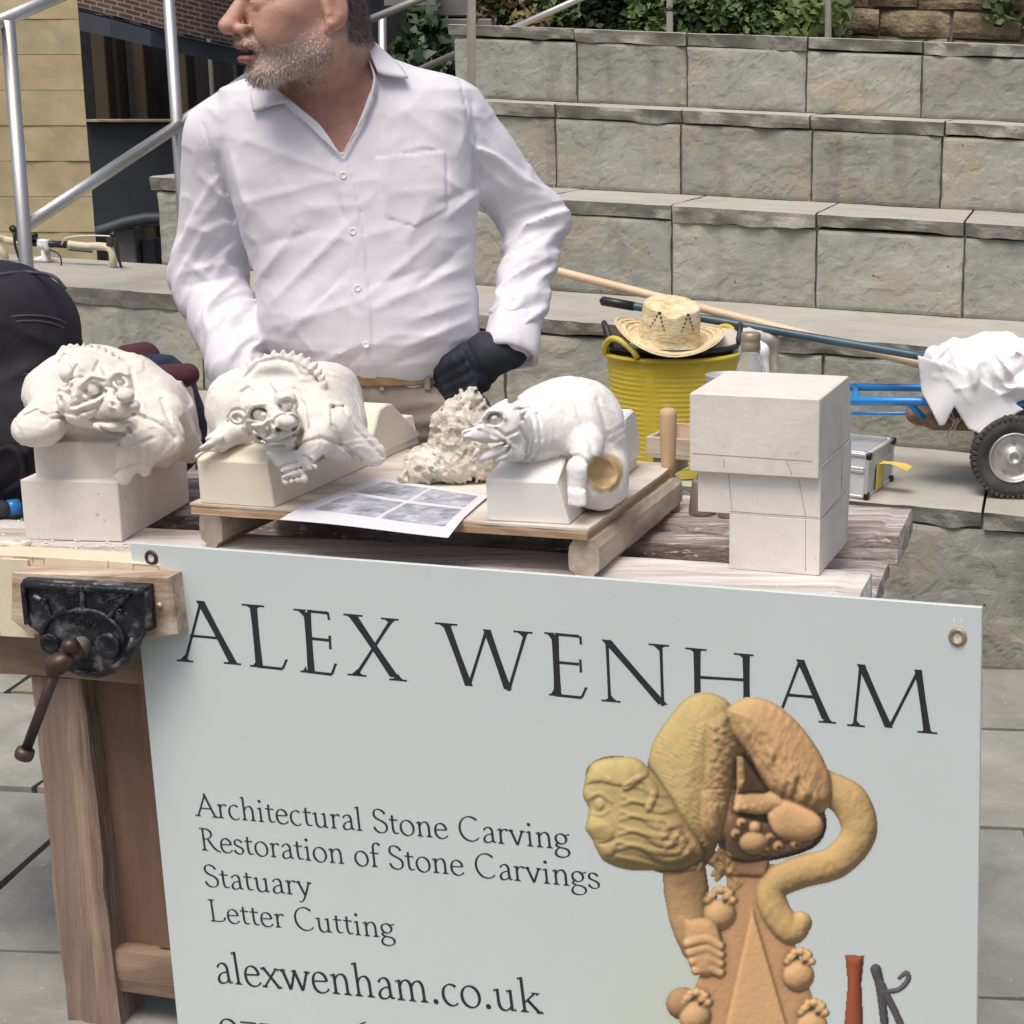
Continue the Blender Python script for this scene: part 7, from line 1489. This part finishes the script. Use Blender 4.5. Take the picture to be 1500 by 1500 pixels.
patch('facing', [[(402, 128, 3.285), (430, 150, 3.262), (466, 180, 3.255)], [(412, 146, 3.275), (440, 168, 3.257), (480, 196, 3.252)], [(424, 158, 3.264), (462, 192, 3.252), (500, 230, 3.250)]], .004, M['shirt'], shirt)
# ---- head and neck
al = math.radians(33); hf = A(-math.cos(al), -math.sin(al), -.02); hf /= np.linalg.norm(hf); hs_ = A(math.sin(al), -math.cos(al), 0); hu_ = np.cross(hf, hs_); hu_ = hu_ if hu_[2] > 0 else -hu_
KF, KS, KU = 1.30, 1.22, 1.13
HE = m3(487, 20, 3.20) - hs_ * .076 * KS
HB = np.stack([hf / KF, hs_ / KS, hu_ / KU])        # world -> head units
def tohead(P): return (P - HE) @ HB.T
def headp(p): return HE + hf * p[0] * KF + hs_ * p[1] * KS + hu_ * p[2] * KU
def f_head_u(Q_):
    y = np.abs(Q_[..., 1]); S = np.stack([Q_[..., 0], y, Q_[..., 2]], -1)
    d = sd_ell(Q_, A(.004, 0, .045), (.082, .077, .088)); d = smin(d, sd_ell(Q_, A(.040, 0, -.015), (.058, .060, .078)), .03)
    d = smin(d, sd_cap(S, A(-.002, .052, -.040), A(.070, .018, -.086), .024, .022), .02); d = smin(d, sd_sph(Q_, A(.080, 0, -.088), .023), .015)
    d = smin(d, sd_sph(S, A(.060, .043, .002), .026), .02); d = smin(d, sd_sph(S, A(.066, .036, -.03), .024), .02); d = smin(d, sd_cap(S, A(.090, .012, .036), A(.074, .048, .034), .0125, .011), .012)
    d = smin(d, sd_cap(Q_, A(.096, 0, .030), A(.120, 0, -.012), .0085, .0125), .010); d = smin(d, sd_ell(Q_, A(.1225, 0, -.017), (.0140, .0135, .0125)), .006); d = smin(d, sd_ell(S, A(.107, .0145, -.022), (.0125, .0075, .0090)), .005)
    d = smax(d, -sd_ell(S, A(.112, .0075, -.031), (.006, .0035, .0035)), .003)
    d = smax(d, -sd_ell(S, A(.100, .034, .016), (.016, .018, .009)), .010); d = smin(d, sd_sph(S, A(.080, .031, .015), .0140), .003); d = smin(d, sd_cap(S, A(.0935, .020, .0185), A(.083, .046, .0175), .0042, .0036), .003); d = smin(d, sd_cap(S, A(.0920, .020, .0105), A(.082, .045, .0100), .0040, .0034), .004)
    d = smin(d, sd_ell(Q_, A(.094, 0, -.042), (.018, .028, .014)), .012); d = smin(d, sd_ell(Q_, A(.1045, 0, -.0455), (.0105, .022, .0062)), .005); d = smin(d, sd_ell(Q_, A(.1010, 0, -.0665), (.0115, .0195, .0078)), .006)
    d = smax(d, -sd_ell(S, A(.108, .006, -.0560), (.014, .017, .0048)), .002); d = smax(d, -sd_cap(S, A(.10, .018, -.0560), A(.092, .0265, -.0575), .0022, .0012), .003)
    d = smax(d, -sd_cap(S, A(.100, .017, -.026), A(.085, .034, -.058), .0035, .002), .010); d = smax(d, -sd_ell(Q_, A(.107, 0, -.080), (.012, .02, .005)), .008)
    # ears
    e = sd_ell(S, A(-.004, .079, .008), (.0175, .0085, .033), rot('Z', 18)); e = smax(e, -sd_ell(S, A(.002, .0885, .010), (.0095, .0060, .019), rot('Z', 18)), .004); e = smin(e, sd_cap(S, A(.004, .080, -.016), A(.006, .077, -.024), .0075, .006), .005); e = smin(e, sd_ell(S, A(.006, .080, .000), (.004, .004, .007)), .003)
    e = smax(e, -np.minimum(sd_cap(S, A(-.010, .090, .030), A(-.014, .090, -.004), .0022, .0022), 1), .002)
    d = smin(d, e, .006); return d
NB, NT = m3(496, 190, 3.40), None
def f_skin(P):
    Q_ = tohead(P); d = f_head_u(Q_) * 1.12
    nk = sd_cap(P, headp(A(-.012, 0, -.030)), m3(492, 160, 3.415), .072, .080); d = smin(d, nk, .03); d = smin(d, sd_cap(P, headp(A(-.045, 0, -.01)), m3(520, 120, 3.43), .042, .055), .03)
    d = smin(d, torso(P, -.010), .02); d = np.maximum(d, m3(500, 330, 3.4)[2] - P[..., 2])
    d = d + .004 * np.exp(-(seg_d(P, headp(A(.02, .075, -.06)), m3(500, 190, 3.28))[0] / .010) ** 2) * -1.0 + .0008 * fbm(P, 40, 3, 2)
    return d
V, Q = surfnet(f_skin, (m3(300, 100, 3.2)[0], 3.03, m3(500, 340, 3.4)[2]), (m3(720, 100, 3.4)[0], 3.56, HE[2] + .18), .0032, 2.2)
H_ = tohead(V); sy_ = np.abs(H_[:, 1])
def sm(x, a, b): t = np.clip((x - a) / (b - a), 0, 1); return t * t * (3 - 2 * t)
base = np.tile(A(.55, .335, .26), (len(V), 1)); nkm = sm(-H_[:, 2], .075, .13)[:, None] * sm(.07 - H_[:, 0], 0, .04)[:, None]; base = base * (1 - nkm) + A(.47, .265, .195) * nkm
red = np.exp(-((H_ - A(.118, 0, -.016)) / A(.02, .02, .015)) ** 2 @ np.ones(3))[:, None] * .7 + np.exp(-(((np.stack([H_[:, 0], sy_, H_[:, 2]], -1)) - A(.068, .045, -.004)) / A(.03, .03, .022)) ** 2 @ np.ones(3))[:, None] * .45 + np.exp(-(((np.stack([H_[:, 0], sy_, H_[:, 2]], -1)) - A(-.004, .082, .0)) / A(.03, .02, .04)) ** 2 @ np.ones(3))[:, None] * .5
base = base * (1 - red * A(-.06, .20, .22))
lip = ((((H_ - A(.106, 0, -.0665)) / A(.014, .022, .0085)) ** 2).sum(1) < 1) | ((((H_ - A(.108, 0, -.0480)) / A(.012, .022, .0052)) ** 2).sum(1) < 1); base[lip] = A(.40, .15, .125)
inm = (((H_ - A(.098, 0, -.0560)) / A(.0125, .020, .0060)) ** 2).sum(1) < 1; base[inm] = A(.08, .018, .015)
bn_ = fbm(H_, 60, 5, 3)
beard = sm(-H_[:, 2] + .022 * fbm(H_, 30, 8, 3), .026, .058) * sm(H_[:, 0], -.012, .008) * sm(H_[:, 2], -.128, -.110) ; beard = np.maximum(beard, sm(H_[:, 0], -.002, .012) * sm(-H_[:, 2], -.012, .02) * sm(.040 - H_[:, 0], 0, .012) * .55 * sm(sy_, .035, .05))
mous = sm(-H_[:, 2], .028, .034) * sm(.030 - np.abs(H_[:, 1]), 0, .01) * sm(H_[:, 0], .08, .09); beard = np.maximum(beard * (1 - .9 * (lip | inm)), mous * (1 - (lip | inm)))
beard = beard * np.where(((H_[:, 2] > -.040) & (H_[:, 0] > .055) & (sy_ > .028)), .25, 1) * np.where(H_[:, 2] > -.027, .4 * (H_[:, 0] < .04), 1)
hairm = np.maximum(sm(.012 - H_[:, 0] + .4 * (H_[:, 2] - .07), 0, .02) * sm(H_[:, 2], .035, .05), sm(-.018 - H_[:, 0], 0, .012) * sm(H_[:, 2], -.052, -.036)); hairm = np.maximum(hairm, sm(H_[:, 2], .085, .10)); hairm = np.maximum(hairm, sm(.022 - H_[:, 0], 0, .012) * sm(H_[:, 2], .008, .022) * sm(H_[:, 0], .004, .012) * .8)
eara = (np.abs(H_[:, 0] + .004) < .022) & (sy_ > .0735) & (np.abs(H_[:, 2] - .008) < .036); hairm[eara] = 0
bc = A(.42, .34, .29) * (1 + .3 * bn_[:, None]); base = base * (1 - .45 * beard[:, None]) + bc * .45 * beard[:, None]; base = base * (1 - .85 * hairm[:, None]) + A(.09, .075, .065) * .85 * hairm[:, None]
eb = np.exp(-((np.stack([H_[:, 0], sy_, H_[:, 2]], -1) - A(.092, .030, .040)) / A(.03, .024, .006)) ** 2 @ np.ones(3))[:, None]; base = base * (1 - .6 * eb) + A(.12, .09, .07) * .6 * eb
body = mesh('body', V, Q, M['skin'], person, True, attr=np.clip(base, .01, .9))
# hair and beard strands
def strands(name, wgt, n, length, width, colf, seed, direc, lift=.45):
    rs = np.random.RandomState(seed); idx = rs.choice(len(V), n, p=wgt / wgt.sum()); me_ = body.data; nr = np.zeros(len(V) * 3, np.float32); me_.vertices.foreach_get('normal', nr); nr = nr.reshape(-1, 3)[idx]
    p = V[idx] + rs.normal(size=(n, 3)) * .0015; dr = direc(H_[idx]); dr = dr - nr * (dr * nr).sum(1)[:, None]; dr = dr + rs.normal(size=(n, 3)) * .35; dr = dr / np.linalg.norm(dr, axis=1)[:, None] * (1 - lift * .5) + nr * lift; dr /= np.linalg.norm(dr, axis=1)[:, None]
    L_ = length * rs.uniform(.5, 1.2, (n, 1)) * (1 + (1.3 * np.exp(-((H_[idx] - A(.085, 0, -.100)) / A(.03, .04, .022)) ** 2 @ np.ones(3)))[:, None] if name == 'beard' else 1); sd_ = np.cross(dr, nr); sd_ /= np.linalg.norm(sd_, axis=1)[:, None] + 1e-9; mid = p + dr * L_ * .55 + nr * .001; tip = p + dr * L_ - hu_ * L_ * .15
    VV = np.stack([p - sd_ * width, p + sd_ * width, mid + sd_ * width * .8, mid - sd_ * width * .8, tip], 1).reshape(-1, 3); b_ = np.arange(n)[:, None] * 5
    Fc = np.concatenate([b_ + np.array([[0, 1, 2, 3]]), b_ + np.array([[3, 2, 4, 4]])]); 
    tri = [list(f) if f[2] != f[3] else list(f[:3]) for f in Fc.tolist()]
    return mesh(name, VV, tri, M['hairgrey'], person, False, attr=np.repeat(colf(H_[idx], rs), 5, 0))
def bcol(h, rs):
    n = len(h); g = rs.uniform(0, 1, n); light = .30 + .50 * sm(.02 + .055 - h[:, 0] * .0 + fbm(h, 35, 12, 2) * .12, 0, .1); chin = np.exp(-((h - A(.085, 0, -.098)) / A(.03, .03, .02)) ** 2 @ np.ones(3)); dark = fbm(h, 45, 22, 2) > .12
    w_ = np.where(g < .55 + .30 * chin, .72, np.where(dark, .14, .42)) * rs.uniform(.75, 1.15, n); return np.stack([w_, w_ * .93, w_ * .86], -1)
if True:
    bw = beard.copy(); bw[(H_[:, 1] < -.03)] *= .3; bw[V[:, 2] < m3(400, 150, 3.2)[2]] = 0
    strands('beard', bw ** 1.5 + 1e-9, 6000, .0045, .00036, bcol, 4, lambda h: np.tile(-hu_ * 1.0 + hf * .25, (len(h), 1)), .30)
    hw_ = hairm.copy(); hw_[V[:, 2] > HE[2] + .16] *= .4
    strands('hair', hw_ + 1e-9, 9000, .010, .0005, lambda h, rs: (rs.choice([.06, .10, .17, .32], len(h), p=[.35, .3, .25, .1])[:, None] * A(1, .9, .8)), 6, lambda h: np.tile(-hu_ * .8 - hf * .5, (len(h), 1)), .25)
# ---- trousers, belt, gloved hand, legs, shoes
TR_ = [(538, 432, 672, .128, 3.385), (560, 436, 690, .135, 3.39), (600, 440, 712, .14, 3.40), (680, 440, 715, .14, 3.41), (760, 440, 712, .13, 3.42)]
qz = np.array([m3(560, t[0], t[4])[2] for t in TR_])[::-1]; qcx = np.array([(m3(t[1], t[0], t[4])[0] + m3(t[2], t[0], t[4])[0]) / 2 for t in TR_])[::-1]; qa = np.array([(m3(t[2], t[0], t[4])[0] - m3(t[1], t[0], t[4])[0]) / 2 for t in TR_])[::-1]; qb = np.array([t[3] for t in TR_])[::-1]; qcy = np.array([t[4] for t in TR_])[::-1]
def f_tr(P):
    z = P[..., 2]; cx = np.interp(z, qz, qcx); cy = np.interp(z, qz, qcy); a = np.interp(z, qz, qa); b = np.interp(z, qz, qb); r = np.hypot((P[..., 0] - cx) / a, (P[..., 1] - cy) / b); d = np.maximum((r - 1) * np.minimum(a, b), np.maximum(z - qz[-1], qz[0] - z))
    for sx_ in (-1, 1): d = smin(d, sd_cap(P, A(qcx[0] + sx_ * .085, 3.42, qz[0]), A(qcx[0] + sx_ * .12, 3.44, .10), .098, .070), .03)
    d = smin(d, sd_ell(P, m3(668, 600, 3.33), (.070, .060, .045)), .03)
    U, Vv_ = proj(P); fr_ = np.clip((3.44 - P[..., 1]) / .03, 0, 1)
    d = d - fr_ * .9 * fold_field(P, [((560, 600), (690, 580), .006), ((540, 625), (680, 615), .006), ((520, 590), (600, 650), -.005), ((600, 640), (690, 640), .006), ((545, 565), (552, 640), .004)], 9) + .004 * fbm(P, 9, 41, 3)
    pocket = np.abs(Vv_ - np.interp(U, [610, 645, 700, 725], [548, 560, 570, 560])); d = d + fr_ * .004 * np.exp(-(pocket / 3) ** 2) * (U > 608)
    return np.maximum(d, .09 - z)
V2, Q2 = surfnet(f_tr, (qcx[0] - .30, 3.18, .07), (qcx[0] + .30, 3.64, qz[-1] + .03), .0075, 2.2); mesh('trousers', V2, Q2, M['trouser'], person, True)
def f_belt(P):
    z = P[..., 2]; cx = np.interp(z, qz, qcx); cy = np.interp(z, qz, qcy); a = np.interp(z, qz, qa) + .005; b = np.interp(z, qz, qb) + .005; r = np.hypot((P[..., 0] - cx) / a, (P[..., 1] - cy) / b); d = np.abs((r - 1) * np.minimum(a, b)) - .003
    U, Vv_ = proj(P); zc_ = m3(560, 556, 3.26)[2] - .0 * U; return np.maximum(d, np.abs(z - zc_ + .00) - .014)
V2, Q2 = surfnet(f_belt, (qcx[-1] - .24, 3.2, qz[-1] - .10), (qcx[-1] + .24, 3.60, qz[-1] + .03), .004, 2.2); bl_ = mesh('belt', V2, Q2, M['belt'], person, True)
for (u, v) in ((503, 556), (626, 556), (560, 568)):
    p = on_sdf(lambda P: np.minimum(f_tr(P), f_belt(P)), u, v); MB().box(p + A(0, -.003, 0), (A(1, 0, 0), A(0, 1, 0), ZZ), (.006 if v < 560 else .005, .003, .020 if v < 560 else .006), .0015).build('belt_loop', M['trouser'], person)
def f_gl(P):
    w0 = LW + ab * .015; ax_ = m3(645, 556, 3.275) - m3(738, 503, 3.29); ax_ /= np.linalg.norm(ax_); dn_ = np.cross(ax_, A(0, 1, 0)); dn_ /= np.linalg.norm(dn_); R3 = np.stack([ax_, A(0, 1, 0) - ax_ * ax_[1], dn_])
    d = sd_cap(P, w0, m3(716, 518, 3.285), .036, .040); d = smin(d, sd_box(P, m3(692, 533, 3.285), (.056, .019, .043), R3, .018), .014)
    for k in range(4): a_ = m3(668 + 7 * k, 528 + 13 * k, 3.262 + .003 * k); b_ = m3(646 + 5 * k, 542 + 13 * k, 3.285); c_ = m3(628 + 6 * k, 562 + 12 * k, 3.33); d = smin(d, smin(sd_cap(P, a_, b_, .0160, .0145), sd_cap(P, b_, c_, .0145, .012), .004), .004)
    t0, t1, t2 = m3(716, 548, 3.285), m3(706, 562, 3.30), m3(690, 580, 3.34); d = smin(d, smin(sd_cap(P, t0, t1, .018, .0165), sd_cap(P, t1, t2, .0165, .014), .005), .006)
    return d + .0020 * fbm(P, 22, 5, 3) + .0022 * np.exp(-((np.abs((P - m3(690, 533, 3.26)) @ ax_ + .0) - .012) / .003) ** 2)
V2, Q2 = surfnet(f_gl, m3(600, 600, 3.26) + A(0, -.07, 0), m3(780, 470, 3.33) + A(.03, .08, .03), .0035, 2.2); gl = mesh('glove', V2, Q2, M['glove'], person, True); gl['label'] = 'black work glove on the hand tucked in the pocket'
def f_h2(P):
    ab2 = RW - RE; ab2 = ab2 / np.linalg.norm(ab2); d = sd_cap(P, RW, RW + ab2 * .06, .036, .034); d = smin(d, sd_ell(P, RW + ab2 * .11, (.045, .025, .05)), .02)
    for k in range(4): q = RW + ab2 * .13 + A(-.03 + .02 * k, -.005, 0); d = smin(d, sd_cap(P, q, q + ab2 * (.06 + .01 * math.sin(k)) + A(0, .01, -.02), .0125, .010), .005)
    return smin(d, sd_cap(P, RW + ab2 * .08 + A(.03, -.01, 0), RW + ab2 * .12 + A(.055, -.02, -.01), .014, .011), .006)
V2, Q2 = surfnet(f_h2, RW + A(-.10, -.14, -.24), RW + A(.20, .10, .06), .004, 2.2); mesh('hand', V2, Q2, M['skin'], person, True, attr=np.tile(A(.50, .28, .21), (len(V2), 1)))
for sx_ in (-1, 1):
    c = A(qcx[0] + sx_ * .125, 3.42, 0)
    def f_sh(P): return smax(smin(sd_ell(P, c + A(0, .03, .06), (.055, .08, .065)), sd_ell(P, c + A(sx_ * .01, -.09, .035), (.05, .10, .042)), .03), .002 - P[..., 2], .006)
    V2, Q2 = surfnet(f_sh, c + A(-.09, -.22, -.006), c + A(.09, .14, .14), .007, 2.2); mesh('shoe', V2, Q2, M['shoe'], person, True)
